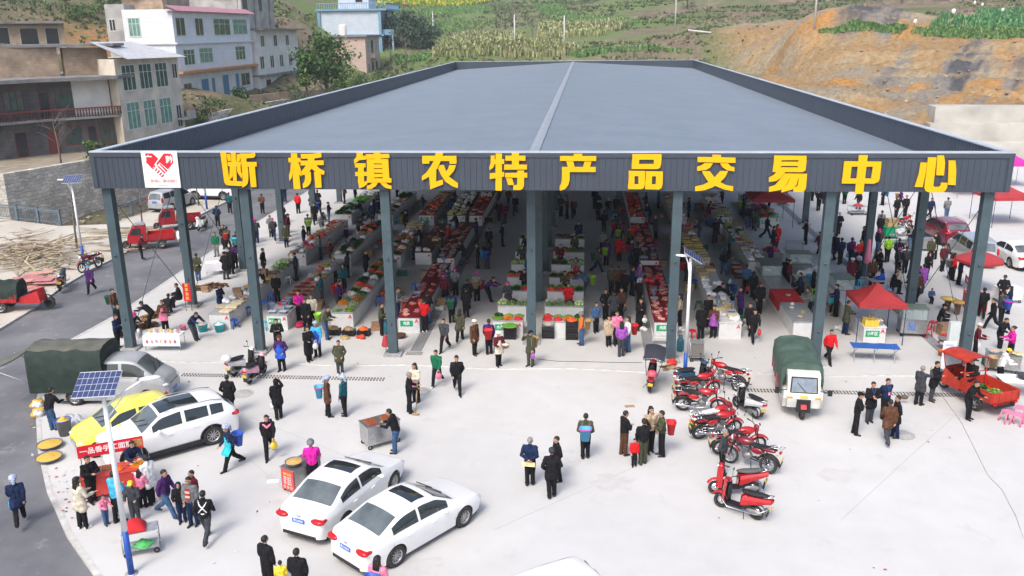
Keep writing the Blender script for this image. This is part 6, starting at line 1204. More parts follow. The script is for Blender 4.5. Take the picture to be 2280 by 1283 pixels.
# ------------------------------------------------------------------ food carts and front props
def cart(loc, rz, L, w, h, label, body=M_STEEL, glass=False, cat='food cart', wheels=True, shelf=False):
    o = empty('food_cart', loc, rz, label, cat, 'food carts'); z = .18 if wheels else .02
    if shelf:
        f = MB()
        for sx in (-1,1):
            for sy in (-1,1): f.tube([(sx*L/2,sy*w/2,z),(sx*L/2,sy*w/2,h)], .018, 6)
        for zz in (z+.05, h-.02):
            f.b2(-L/2,L/2,-w/2,w/2,zz-.01,zz+.01)
        f.build('frame', M_GALV, o)
    else: MB().b2(-L/2,L/2,-w/2,w/2,z,h).box((0,0,h+.012), (L+.05,w+.05,.024)).build('body', body, o)
    if wheels:
        for sx in (-1,1):
            for sy in (-1,1): MB().torus((sx*(L/2-.08),sy*(w/2-.05),.09), .065, .025, 12, 6).build('wheel', M_DARK, o)
    if glass:
        f = MB(); zt = h+.55
        for sx in (-1,1):
            for sy in (-1,1): f.box((sx*(L/2-.02),sy*(w/2-.02),h+.28), (.025,.025,.55))
        f.b2(-L/2-.03,L/2+.03,-w/2-.03,w/2+.03,zt,zt+.025); f.build('frame', mat('greenish roof panel', (.13,.16,.12), .5, .15), o)
        g = MB()
        for s_ in (-1,1): g.b2(-L/2+.03,L/2-.03,s_*(w/2-.02)-.003,s_*(w/2-.02)+.003,h+.03,zt-.01); g.b2(s_*(L/2-.02)-.003,s_*(L/2-.02)+.003,-w/2+.03,w/2-.03,h+.03,zt-.01)
        g.build('glass', mat('cabinet glass', (.55,.65,.62), .05, .05, spec=.8, alpha=.28), o)
    return o
# skewer grill
p = G(840,1002); gr = cart((p.x,p.y+.55,0), R(38), 1.25, .72, .88, 'stainless skewer grill cart smoking in middle of the plaza')
def skewers(parent, x, y, z, n, w=.5):
    mb = MB(); r = random.Random(n)
    for i in range(n):
        yy = y-w/2+w*i/(n-1); mb.tube([(x-.24,yy,z+.02),(x+.26,yy,z+.03)], .004, 4, 1)
        for k in range(5): mb.ball((x-.17+k*.075,yy+r.uniform(-.01,.01),z+.035), (.035,.02,.022), 6, 4, 0)
    return mb
for i, (x, n) in enumerate(((-.32,12),(.3,12))):
    b_ = MB(); b_.b2(x-.28,x+.28,-.3,.3,.895,.90); b_.build('charcoal_tray', mat('charcoal', (.02,.018,.017), .95, .5, 30), gr)
    M4 = gr.matrix_world if False else Matrix.Translation(gr.location) @ Matrix.Rotation(gr.rotation_euler[2], 4, 'Z')
    q = skewers(None, 0, 0, 0, n).build('skewer_row', [mat('grilled meat', (.28,.07,.02), .5, .4, 30), M_WOOD], None, M4 @ Vector((x,0,.905)), gr.rotation_euler[2]); tag(q, 'row of browned meat skewers on the '+('near' if i == 0 else 'far')+' half of the grill', 'skewers', 'skewer rows on the grill')
# red menu cart
p = G(655,1098); mc = cart((p.x+.12,p.y+.5,0), R(62), 1.15, .62, .85, 'small steel cart with pink red menu board on the plaza')
b_ = MB(); b_.box((0,0,0), (.02,.56,.72)); q = b_.build('menu_board', mat('menu board red', (.6,.07,.07), .5, .05), mc, (-.60,0,.48))
text('menu_title', '香辣凉面', .09, mat('menu yellow', (.8,.6,.1), .6), q, (-.013,0,.2), (R(90),0,R(-90)), ext=.001)
for i, s_ in enumerate(('凉面一小碗 5元','凉面一大碗 8元','凉粉一小碗 5元','凉粉一大碗 8元')): text('menu_line', s_, .052, M_WHITE, q, (-.013,0,.09-i*.075), (R(90),0,R(-90)), ext=.001)
for i in (-.15,0,.15): MB().ball((-.012,i,-.26), (.004,.06,.06), 14, 8).build('menu_picture', mat('dish picture', (.5,.35,.25), .6, .5, 40), q)
M4 = Matrix.Translation(mc.location) @ Matrix.Rotation(R(62), 4, 'Z'); b0 = bucket(M4 @ Vector((-.28,0,.88)), 'grey', 'wide steel bowl of golden noodles on the red menu cart', .27, .14, None, mat('golden noodles', (.55,.33,.1), .6, .3, 40), 'steel_bowl', 'bowl')
# snack cart with red banner
p, q_ = G(215,1105), G(318,1060); h = math.atan2(q_.y-p.y, q_.x-p.x); cpt = (p+q_)/2; h = R(28)
sc_ = cart((cpt.x+.1,cpt.y-.4,0), h, 1.9, .75, .82, 'open snack cart under red banner crowded with customers', shelf=False, body=mat('snack cart red', (.5,.05,.04), .5, .2, 4))
for x in (-.9,.9): MB().tube([(x,.36,.8),(x,.36,1.66)], .018, 6).build('banner_post', M_GALV, sc_)
bn = MB().box((0,0,0), (1.95,.015,.42)).build('banner', M_SIGNRED, sc_, (0,.34,1.45)); text('banner_text', '一品香手工面筋', .225, mat('banner white', (.85,.75,.75), .6), bn, (-.12,-.011,0), ext=.002, bold=.02)
MB().box((.8,-.010,0), (.3,.006,.26), 0, 0).build('banner_picture', mat('skewer picture', (.45,.22,.08), .6, .6, 25), bn)
M4 = Matrix.Translation(sc_.location) @ Matrix.Rotation(h, 4, 'Z')
for i, (x, y, k, lb) in enumerate(((-.65,.1,'sk','tray of grilled gluten skewers at left end of snack cart'),(-.15,.1,'sk','dark tray of skewers in middle of snack cart'),(.62,.15,'n','heap of golden fried snacks at right end of snack cart'))):
    if k == 'sk': tag(skewers(None,0,0,.01,7,.3).b2(-.28,.28,-.2,.2,0,.012,2).build('skewer_tray', [mat('grilled meat', (.28,.07,.02)), M_WOOD, M_STEEL], None, M4 @ Vector((x,y,.85)), h), lb, 'skewers', 'skewer trays on the snack cart')
    else: good('packs', *(M4 @ Vector((x,y,.85))), '', 1.0, None, lb)
good('tomato', *(M4 @ Vector((.15,-.1,.85))), '', .8, None, 'red sauce pots heap at front of snack cart'); good('carrot', *(M4 @ Vector((.75,-.12,.85))), '', .8, None, 'golden fried dough sticks on right of snack cart')
# trolley with red cloth
p = G(312,1240); tv = cart((p.x-.05,p.y+.25,0), R(25), .95, .5, .78, 'steel pipe trolley with red cloth bundle by the lamp post', shelf=True, cat='trolley')
MB().sheet((-.3,-.27,.0),(.3,-.27,.0),(.3,.27,.0),(-.3,.27,.0),10,8,lambda q,u,v: q+Vector((0,0,.3*math.sin(u*3.14)**.6*math.sin(v*3.14)**.5)),0).build('cover', None or mat('red cloth cover', (.5,.015,.02), .8, .2, 5, bump=.02), None, (p.x-.15,p.y+.2,.80), R(25)); tag(bpy.data.objects['cover'], 'red cloth over a bundle on top of the trolley', 'cloth')
good('gclothes', p.x, p.y+.25, .26, '', .9, None, 'crumpled green cloth on lower shelf of the trolley')
M_YGR = mat('yellow corn grain', (.58,.36,.06), .8, .25, 40, bump=.01)
bucket(G(104,1002)+Vector((0,.2,0)), 'grey', 'wide steel pan of yellow corn on the kerb, farther of two', .42, .16, None, M_YGR, 'steel_pan', 'pan')
bucket(G(104,1030)+Vector((0,.15,0)), 'grey', 'wide steel pan of yellow corn on the kerb, nearer of two', .42, .16, None, M_YGR, 'steel_pan', 'pan')
p = G(137,975); b_ = bucket((p.x,p.y+.25,0), 'grey', 'clear plastic drum half full of corn behind the tarpaulin van', .27, .62, 'blue', M_YGR, 'plastic_drum', 'drum')
for i, (u, v) in enumerate(((88,905),(90,925))): good('bag', *G(u,v), '', 1.4, None, f'clear sack of yellow corn puffs on the kerb, {("farther","nearer")[i]} of two').material_slots[0].material = M_YGR
good('bag', *G(165,950), '', 2.0, None, 'big white plastic sack beside the corn drum')
# left drink stall, white tables, tobacco
def table(loc, rz, L, w, h, label, top, legs=M_GALV, cloth_=False, name='table'):
    o = empty(name, loc, rz, label, 'table', 'tables in the market'); MB().box((0,0,h), (L,w,.03)).build('top', top, o)
    if cloth_: MB().sheet((-L/2-.01,-w/2-.02,h+.016),(L/2+.01,-w/2-.02,h+.016),(L/2+.01,-w/2-.05,h*.35),(-L/2-.01,-w/2-.05,h*.35),14,6,lambda p,u,v: p+Vector((0,-.03*math.sin(u*40)*v,0))).build('cloth', top, o)
    for sx in (-1,1):
        for sy in (-1,1): MB().tube([(sx*(L/2-.06),sy*(w/2-.06),0),(sx*(L/2-.06),sy*(w/2-.06),h-.015)], .016, 6).build('leg', legs, o)
    return o
p = G(362,782); t_ = table((p.x,p.y+.35,0), R(3), 1.75, .7, .75, 'white clothed drink stall table with fruit pictures beside front left column', mat('pale blue white cloth', (.6,.68,.7), .7, .15, 3), cloth_=True)
for i in range(7): MB().ball((-.68+i*.22,-.392,.48), (.06,.008,.09), 10, 7).build('cup_picture', mat('cup picture '+'abcd'[i % 4], [(.55,.1,.12),(.6,.3,.15),(.35,.1,.25),(.55,.35,.2)][i % 4], .6, .3, 20), t_)
for i in range(9): 
    q = MB().lathe([(.05,0),(.065,.15),(.06,.16),(0,.16)], n=10).build('drink_jar', mat('drink '+str(i % 3), [(.7,.5,.1),(.65,.6,.5),(.6,.25,.3)][i % 3], .3, .1), None, (p.x-.7+i*.17,p.y+.4+.1*(i % 2),.766)); tag(q, f'{("yellow","pale","pink")[i % 3]} drink jar on the drink stall, {ORD[i]} from the left', 'jar', 'drink jars')
MB().lathe([(.13,0),(.14,.42),(.06,.48),(0,.48)], n=16).build('urn', M_STEEL, None, tuple(G(312,752)[:2])+(.0,)); tag(bpy.data.objects['urn'], 'steel hot water urn beside the drink stall', 'urn')
bucket(G(408,735)+Vector((0,0,.0)), 'pink', 'pink plastic tub at right end of the drink stall', .16, .25)
p = G(478,612); table((p.x,p.y+.3,0), R(20), 1.2, .75, .72, 'white clothed folding table of the man in green jacket', mat('white table cloth', (.7,.7,.74), .7, .05), cloth_=True)
def leafpile(p, L, w, h, label, m_, rz=0, n=170):
    mb = MB(); r = random.Random(int(p[0]*10))
    for i in range(n):
        c = Vector((r.uniform(-L/2,L/2), r.uniform(-w/2,w/2), 0)); c.z = h*(1-(2*c.x/L)**2)*(1-(2*c.y/w)**2)*r.random()+.02; d = Vector((r.uniform(-1,1),r.uniform(-1,1),r.uniform(-.3,.3))).normalized()*r.uniform(.12,.26); s_ = d.cross(Vector((0,0,1)))*.35
        mb.add([c-d, c-s_+Vector((0,0,.03)), c+d, c+s_], [(0,1,2,3)], r.randint(0,1), True)
    mb.ball((0,0,0), (L*.42,w*.4,h*.6), 12, 6); return tag(mb.build('leaf_pile', [m_, mat('dry leaf light', (.3,.17,.07), .9, .3, 20)], None, (p[0],p[1],0), rz), label, 'dried leaves', 'piles of dried leaves')
M_TOB = mat('dried tobacco', (.19,.09,.035), .9, .35, 14)
leafpile(G(318,728), 1.4, .8, .35, 'pile of dried tobacco leaves beside man in black cap', M_TOB, .6); leafpile(G(345,705), 1.3, .8, .3, 'longer pile of dried tobacco leaves behind bending man', M_TOB, .8)
leafpile(G(470,640), 1.9, .9, .28, 'dark dried herb pile on a ground sheet by left road', mat('dark herbs', (.09,.045,.02), .9, .3, 20), .5); leafpile(G(540,580), 1.0, .6, .25, 'small dried herb pile beside second left column', M_TOB)
good('boxes', *G(458,650), '', .9, None, 'small teal box on the herb ground sheet')
p = G(425,690); sg_ = empty('shop_banner', (p.x,p.y-.2,0), 0, 'tall red flag banner with yellow characters by second left column', 'banner'); MB().box((0,0,1.05), (.42,.03,1.0)).build('banner', M_SIGNRED, sg_)
for i, ch in enumerate('百草良药'): text('banner_text', ch, .19, mat('menu yellow', (.8,.6,.1), .6), sg_, (0,-.02,1.42-i*.24), ext=.001)
for s_ in (-1,1): MB().tube([(s_*.16,0,0),(s_*.16,0,.6)], .015, 5).build('leg', M_DARK, sg_)
bucket(G(452,738), 'turquoise', 'turquoise tub with white grain tray, left of the pair', .26, .4, None, mat('pink beans', (.5,.3,.22), .8, .3, 30), 'tub', 'tub'); bucket(G(470,738)+Vector((.45,0,0)), 'turquoise', 'turquoise tub with white grain tray, right of the pair', .26, .4, None, mat('white rice', (.65,.62,.55), .8, .2, 30), 'tub', 'tub')
for i, (u, v, c_, lb) in enumerate(((522,730,'blue','blue stool in front of leftmost tofu counter'),(551,702,'blue','blue stool beside the leftmost tofu counter, second'),(588,735,'turquoise','turquoise stool by second front column'),(590,690,'blue','tall blue stool stack behind second front column, nearer'),(606,672,'blue','blue stool behind second front column, farther'),(643,632,'white','white stool beside dried food counter'),(1650,540,'turquoise','teal stool left of the cooked food counter, nearer'),(1612,568,'turquoise','teal stool left of cooked food counter, farther'),(1547,640,'blue','blue stool beside the right meat counter'),(1555,690,'green','green stool by the yellow oil bottles'),(1540,755,'red','red stool behind the solar lamp post'),(1808,660,'lime','lime green stool at small white table'),(1815,675,'lime','lime green stool in front of the small table'),(2076,735,'red','red stool of woman in black cap'),(2103,765,'red','red stool under metal basin by the corner column'),(2062,750,'red','red stool half hidden behind the food cart'),(2240,940,'pink','pink stool by the orange tricycle, left of pair'),(2262,945,'pink','pink stool at right edge by orange tricycle, right of pair'),(2268,930,'pink','pink stool at the right edge, behind the pair'),(1903,655,'sky_blue','light blue stool by closed pink parasol, nearer'),(1915,640,'sky_blue','light blue stool by closed pink parasol, farther'),(1975,660,'sky_blue','light blue stool of the boy in blue'),(2000,690,'lime','lime green stool beside the maroon parasol'),(1650,515,'red','red stool under the hall by cooked food counter'))):
    stool(G(u, v), c_, lb, random.random()*3)
# crates in front of vegetable counters
def row_crates(spots, col, base, stack=1):
    for i, (u, v) in enumerate(spots):
        p = G(u, v)
        for k in range(stack): crate((p.x, p.y+.22, k*.305), col, f'{col} plastic crate {base}, {ORD[i]} from left'+(f', {("bottom","middle","top")[k]} of stack' if stack > 1 else ''))
row_crates([(742,748),(775,750),(808,750)], 'black', 'before front left vegetable counter')
for i, (u, v, kk) in enumerate(((742,748,'potato'),(775,750,'potato'),(808,750,'tomato'))): p = G(u, v); good(kk, p.x, p.y+.22, .30, '', 1.0, None, f'{("potatoes in left","potatoes in middle","tomatoes in right")[i]} crate before front left vegetable counter')
row_crates([(1135,757),(1220,755)], 'black', 'before front centre counter', 2); row_crates([(1273,758)], 'black', 'at right end of centre counter', 3)
p = G(1135,757); good('peppertray', p.x, p.y+.2, .62, '', 1.35, None, 'big round tray of green chillies on crates before centre counter')
p = G(1220,755); good('basin', p.x, p.y+.2, .62, '', 1.1, None, 'metal basin on black crates before the centre counter')
p = G(1273,758); good('tomato', p.x, p.y+.22, .92, '', 1.0, None, 'red tomatoes on the crate stack at right end of centre counter')
p = G(770,752); good('potato', p.x, p.y-.1, 0, '', 1.0, None, 'net sack of potatoes on the ground before the crates'); p = G(806,752); good('redbag', p.x, p.y-.15, 0, '', 1.1, None, 'crushed red bag on the ground before tomato crate')
good('boxes', *G(730,742), '', 1.0, None, 'white and red boxes at left end of the crates')
for i, (u, v) in enumerate(((838,735),(868,655),(885,660),(930,560),(940,560))): good('boxes', *G(u, v), '', 1.15, None, f'stacked cardboard boxes between left vegetable and meat counters, {ORD[i]} nearest')
bucket(G(890,752), 'brown', 'shallow dark basket on ground beside the left meat counter', .3, .16)
def gas(p, label): 
    o = empty('gas_bottle', p, 0, label, 'gas bottle', 'gas bottles'); m_ = mat('teal gas bottle', (.02,.12,.16), .4, .15); MB().lathe([(0,.03),(.15,.03),(.17,.08),(.17,.5),(.12,.62),(.04,.66),(0,.66)], n=18).build('tank', m_, o); MB().lathe([(.1,.62),(.1,.76),(.085,.76),(.085,.62)], n=14).build('collar', m_, o); MB().tube([(0,0,.66),(0,0,.74)], .025, 8).build('valve', M_STEEL, o)
gas(G(1514,782), 'teal gas bottle by the front column near motorcycles'); gas(G(858,745), 'dark teal gas bottle left of the left meat counter'); gas(G(1988,640), 'dark gas bottle behind the red snack canopy')
p = G(1552,808); cg = cart((p.x,p.y+.3,0), R(0), .62, .5, .92, 'rusty brown wheeled mesh cage left of the red motorcycles', shelf=True, cat='trolley'); MB().b2(-.28,.28,-.22,.22,.26,.86).build('mesh_box', mat('grey wire mesh', (.16,.15,.14), .7, .3, 60), cg)
p = G(1470,785); MB().b2(-.35,.35,-.2,.2,.4,.42).tube([(-.35,-.2,0),(-.35,-.2,.8)], .015, 5).tube([(.35,-.2,0),(.35,-.2,.8)], .015, 5).tube([(-.35,.2,0),(-.35,.2,.8)], .015, 5).tube([(.35,.2,0),(.35,.2,.8)], .015, 5).tube([(-.35,-.2,.8),(.35,-.2,.8)], .015, 5).build('wire_rack', M_GALV, None, (p.x,p.y+.2,0)); tag(bpy.data.objects['wire_rack'], 'empty galvanised wire rack before right meat counter', 'rack')
good('redbag', *G(1500,812), '', 1.2, None, 'red plastic bundle on ground at foot of front column'); leafpile(G(1492,820), .9, .45, .16, 'flat brown sack on ground beside the starry sunshade scooter', M_WOOD, .2, 20)
for u, v, lb in ((1402,905,'flattened cardboard scrap on the plaza near starry sunshade scooter'),(608,1072,'crumpled white paper sheet on plaza left of menu cart')):
    MB().box((0,0,.006), (.38,.22,.012)).build('card_scrap', M_CARD if 'cardboard' in lb else M_WHITE, None, tuple(G(u,v)[:2])+(0,), .2); tag(C.objects[-1], lb, 'scrap')
# red cloth on the steel counter, cabinets, bowls
mb = MB(); mb.sheet((12.12,6.6,.866),(13.38,6.6,.866),(13.38,9.0,.866),(12.12,9.0,.866),12,8,lambda p,u,v: p+Vector((0,0,.006*random.random()))); mb.sheet((12.12,9.0,.866),(12.12,6.6,.866),(12.10,6.6,.38),(12.10,9.0,.38),12,5,lambda p,u,v: p+Vector((-.03*math.sin(u*30)*v-.01,0,0)))
tag(mb.build('red_cloth', mat('red cloth cover', (.5,.015,.02), .8, .2, 5)), 'red cloth laid over the long steel counter', 'cloth')
def cabinet(x, y, z, L, w, h, label, rz=0):
    o = cart((x,y,z), rz, L, w, .03, label, glass=True, wheels=False, cat='glass cabinet'); o.name = 'glass_cabinet'; o['group'] = 'glass food cabinets'; good('bag', x, y, z+.07, '', .8, None, 'white food bags inside the '+label); return o
cabinet(12.7,12.3,.87,1.1,1.7,.6,'tall glass cabinet on far end of the steel counter')
for i, (x, y, kk) in enumerate(((12.6,4.2,'basin'),(12.9,4.9,'bottles'),(12.5,5.6,'basin'),(12.8,7.7,'basin'),(12.7,6.2,'bag'))): good(kk, x, y, .875, '', .5, None, f'{KIND[kk][4]} on steel counter with red cloth, {ORD[i]} placed')
for i, (x, y) in enumerate(((11.4,14.0),(11.4,14.9),(11.5,15.9))): crate((x,y,0), 'brown', f'brown crate left of cooked food counter, {ORD[i]} nearest'); bucket((x,y,.305), ('grey','red','grey')[i], f'{("steel basin of greens","red basin of noodles","steel basin of cold dish")[i]} on crate left of cooked food counter', .34, .14, None, gm('g rice', (.5,.42,.3)))
for i, (x, y) in enumerate(((15.55,3.75),(15.95,4.1),(16.0,3.5))):
    o = empty('steamer', (x,y,.825), 0, f'round steel steamer of white buns on snack counter, {("left rear","right rear","front right")[i]}', 'steamer', 'bun steamers'); MB().lathe([(.23,0),(.24,.22),(.235,.23),(.2,.2),(0,.2)], n=22).build('pot', M_STEEL, o)
    mb = MB()
    for k in range(9): mb.ball(((k % 3-1)*.13,(k//3-1)*.13,.23), (.06,.06,.045), 9, 6)
    mb.build('buns', mat('steamed bun', (.68,.62,.5), .7, .06), o)
crate((15.6,3.35,.825), 'yellow', 'yellow plastic crate on front of snack counter', 0, (.55,.42,.32))
p = G(1950,808); o = empty('camp_table', (p.x,p.y+.35,0), R(-4), 'blue folding camp bed table standing before the snack counter', 'camp bed'); MB().sheet((-1.0,-.36,.68),(1.0,-.36,.68),(1.0,.36,.68),(-1.0,.36,.68),16,4,lambda q,u,v: q+Vector((0,0,-.03*math.sin(u*9.4)**2))).sheet((-1.0,.36,.66),(1.0,.36,.66),(1.0,-.36,.66),(-1.0,-.36,.66),8,4).build('canvas', mat('blue canvas', (.02,.10,.36), .8, .15, 5), o)
for x in (-.85,0,.85): MB().tube([(x-.06,-.42,0),(x+.06,.34,.66)], .014, 5).tube([(x-.06,.42,0),(x+.06,-.34,.66)], .014, 5).build('leg', M_GALV, o)
p = G(2035,752); fc = cart((p.x,p.y+.45,0), R(-6), 1.15, .8, .85, 'steel food cart with glass hood right of the snack canopy', glass=True); MB().box((-.1,-.415,.55), (.35,.01,.4)).build('poster', mat('blue food poster', (.12,.2,.4), .5, .5, 14), fc)
for i, (u, v, z) in enumerate(((2108,720,.62),(2130,728,.62))): p = G(u, v-28); MB().lathe([(.12,0),(.16,.5),(.1,.6),(0,.6)], n=14).build('barrel', mat('brown barrel', (.12,.07,.04), .7, .2), None, (p.x,p.y,0)); tag(C.objects[-1], f'dark brown barrel under yellow tray, {("left","right")[i]} of two', 'barrel', 'barrels'); good('grain', p.x, p.y, .61, '', 1.3, None, f'round tray of yellow pancakes on barrel, {("left","right")[i]} of two')
p = G(2098,780); bucket((p.x,p.y,.46), 'grey', 'steel basin on red stool near corner column', .25, .12); bucket(G(2098,785)+Vector((-.2,-.4,0)), 'orange', 'small orange bucket on ground by corner column', .16, .26); p = G(2100,750); good('boxes', p.x+.2, p.y+.3, 0, '', 1.6, None, 'cardboard boxes of food by corner column')
MB().box((0,0,1.6), (.42,.22,1.0)).box((0,-.115,1.6), (.38,.012,.94)).build('electric_box', mat('pale grey cabinet', (.5,.55,.54), .4, .06), None, (18.05,.25,0)); tag(bpy.data.objects['electric_box'], 'pale grey electrical cabinet fixed to the right corner column', 'cabinet')
p = G(2105,838); o = empty('roll_up_banner', (p.x,p.y,0), R(-8), 'white roll-up banner with faint blue print beside corner column', 'banner'); MB().box((0,0,.95), (.5,.02,1.25)).build('panel', mat('white banner', (.72,.73,.76), .6, .03), o); MB().box((0,-.012,1.4), (.36,.006,.12)).box((-.05,-.012,1.0), (.2,.006,.3)).build('print', mat('pale blue print', (.45,.5,.66), .7, .2, 20), o); MB().tube([(-.18,0,0),(-.18,0,.35)], .015, 5).tube([(.18,0,0),(.18,0,.35)], .015, 5).build('stand', M_DARK, o)
p = G(2225,830); cart((p.x+.2,p.y+.3,0), R(-20), 1.3, .8, .75, 'wide steel snack cart with pans at right edge', cat='food cart')
for i, (dx, dy, kk) in enumerate(((-.35,.4,'basin'),(.1,.3,'basin'),(.5,.15,'ypacks'))): good(kk, p.x+.2+dx, p.y+dy, .78, '', .9, None, f'{KIND[kk][4]} on snack cart at right edge, {ORD[i]} from left')
p = G(2262,885); table((p.x,p.y+.2,0), 0, 1.3, .9, .72, 'white table with pots at right edge behind orange tricycle', M_WHITEP); bucket((p.x+.3,p.y+.2,.74), 'dark_grey', 'black wok pot on white table at right edge', .28, .16); bucket((p.x-.4,p.y-.5,.0), 'maroon', 'dark red tub under the right edge table', .2, .3)
crate(G(2222,815), 'yellow', 'yellow crate on ground under right edge snack cart'); crate(G(2205,815), 'green', 'green crate left of the yellow crate at right edge')
tv_ = Matrix.Translation(tr.location) @ Matrix.Rotation(tr.rotation_euler[2], 4, 'Z'); good('greens', *(tv_ @ Vector((-.5,.1,.63))), '', 1.5, None, 'green vegetables in front of the orange tricycle bed'); good('lettuce', *(tv_ @ Vector((-1.15,0,.63))), '', 1.6, None, 'pale green vegetables at rear of the orange tricycle bed')
# far right carts and food stands
p = G(2185,700); c_ = cart((p.x-.1,p.y+.7,0), R(80), 1.6, .8, .8, 'red food cart with sloping sign under open red parasol', body=M_SIGNRED); q = MB().box((0,0,0), (1.5,.02,.4)).build('sign_board', M_SIGNRED, c_, (0,.42,1.5)); text('sign_text', '一品香手工面筋', .17, M_WHITE, q, (0,.012,0), (R(90),0,R(180)), ext=.001)
for s_ in (-1,1): MB().tube([(s_*.75,.4,.8),(s_*.75,.4,1.7)], .015, 5).build('sign_post', M_GALV, c_)
p = G(2010,530); cart((p.x-.9,p.y-.05,0), R(10), 1.0, .7, .8, 'green cart with stacked bread bags right of the hall', body=M_SIGNGREEN); good('boxes', p.x-.9, p.y-.05, .83, '', 1.6, None, 'orange brown bread bags on the green cart'); 
p = G(1970,520); p = G(2012,548); cart((p.x,p.y+.4,0), R(20), 1.3, .8, .7, 'steel trolley cart with white bundle in front of red motorcycle', shelf=True); good('bag', p.x, p.y+.4, .72, '', 1.9, None, 'white plastic bundle on trolley before red motorcycle')
p = G(1912,480); cart((p.x,p.y+.4,0), R(5), 1.3, .8, .7, 'steel cart with red goods right of the hall, farthest back', shelf=True); good('clothes', p.x, p.y+.4, .72, '', 1.3, None, 'red goods on farthest cart right of the hall')
p = G(2065,560); cart((p.x,p.y+.3,0), R(0), 1.2, .7, .8, 'grill cart of the woman in white apron behind second column'); p = G(2200,680)
p = G(2196,690); p = G(2190,655); p = G(2235,660); cart((p.x-.3,p.y-1.0,0), R(10), 1.2, .7, .8, 'white food cart with feather stalks beside man in grey cap', body=M_WHITEP, cat='food cart')
def dine(u, v, label, col='grey', L=1.2): p = G(u, v); return table((p.x,p.y+.2,0), random.uniform(-.2,.2), L, .7, .62, label, TOPS[col])
dine(1795,645,'small white folding table by the glass cabinets','white',.8); dine(1925,690,'dining table crowded with diners behind red canopy'); dine(1960,650,'dining table by closed pink parasol'); dine(1770,560,'food stall table right of cooked food counter'); dine(1835,540,'diners table left of third right column')
cabinet(14.9,14.7,.85,1.3,1.0,.6,'glass cabinet on steel stand right of cooked food counter'); cart((14.9,14.7,0), 0, 1.4, 1.1, .82, 'steel stand carrying a glass cabinet right of cooked food counter', wheels=False); cabinet(16.0,9.6,.83,1.0,1.3,.6,'greenish glass cabinet on the snack counter'); cart((14.6,11.6,0), 0, 1.3, .9, .85, 'steel box stand heaped with white bags by the cabinets', wheels=False); good('bag', 14.6, 11.6, .87, '', 2.2, None, 'big heap of white plastic bags on steel box stand')
cart((13.9,17.5,0), 0, 1.3, 1.0, .82, 'steel stand with rolled red cloth right of cooked food counter', wheels=False); good('clothes', 13.9, 17.5, .85, '', 1.9, None, 'rolled red cloth on steel stand deep under the hall')
p = G(1797,690); o = empty('pushchair', (p.x+.35,p.y-.2,0), .5, 'turquoise pushchair beside the steel counter', 'pushchair'); MB().tube([(-.3,-.2,.1),(0,-.2,.5),(.35,-.2,.95)], .014, 5).tube([(-.3,.2,.1),(0,.2,.5),(.35,.2,.95)], .014, 5).tube([(.35,-.2,.95),(.35,.2,.95)], .014, 5).build('frame', mat('turquoise tube', (.2,.5,.45), .4), o); MB().sheet((-.15,-.18,.4),(-.15,.18,.4),(.2,.18,.75),(.2,-.18,.75),4,4).box((-.2,0,.38), (.3,.34,.03)).build('seat', cloth('teal'), o)
for x, y in ((-.28,-.2),(-.28,.2),(.25,-.2),(.25,.2)): MB().torus((x,y,.08), .06, .02, 12, 6).build('wheel', M_DARK, o)
# cables on the ground
for pts, lb in ((((1195,800),(1240,805),(1300,806),(1380,808),(1430,808)),'thin black cable lying across the hall front'),(((2095,850),(2100,885),(2140,940),(2170,1000),(2200,1060),(2230,1090),(2262,1150),(2279,1200)),'thin pale cable snaking over the right plaza')):
    mb = MB(); mb.tube([tuple(G(*q)+Vector((0,0,.012))) for q in pts], .011, 5); tag(mb.build('cable', M_DARK if 'black' in lb else mat('pale cable', (.4,.38,.36), .6)), lb, 'cable')
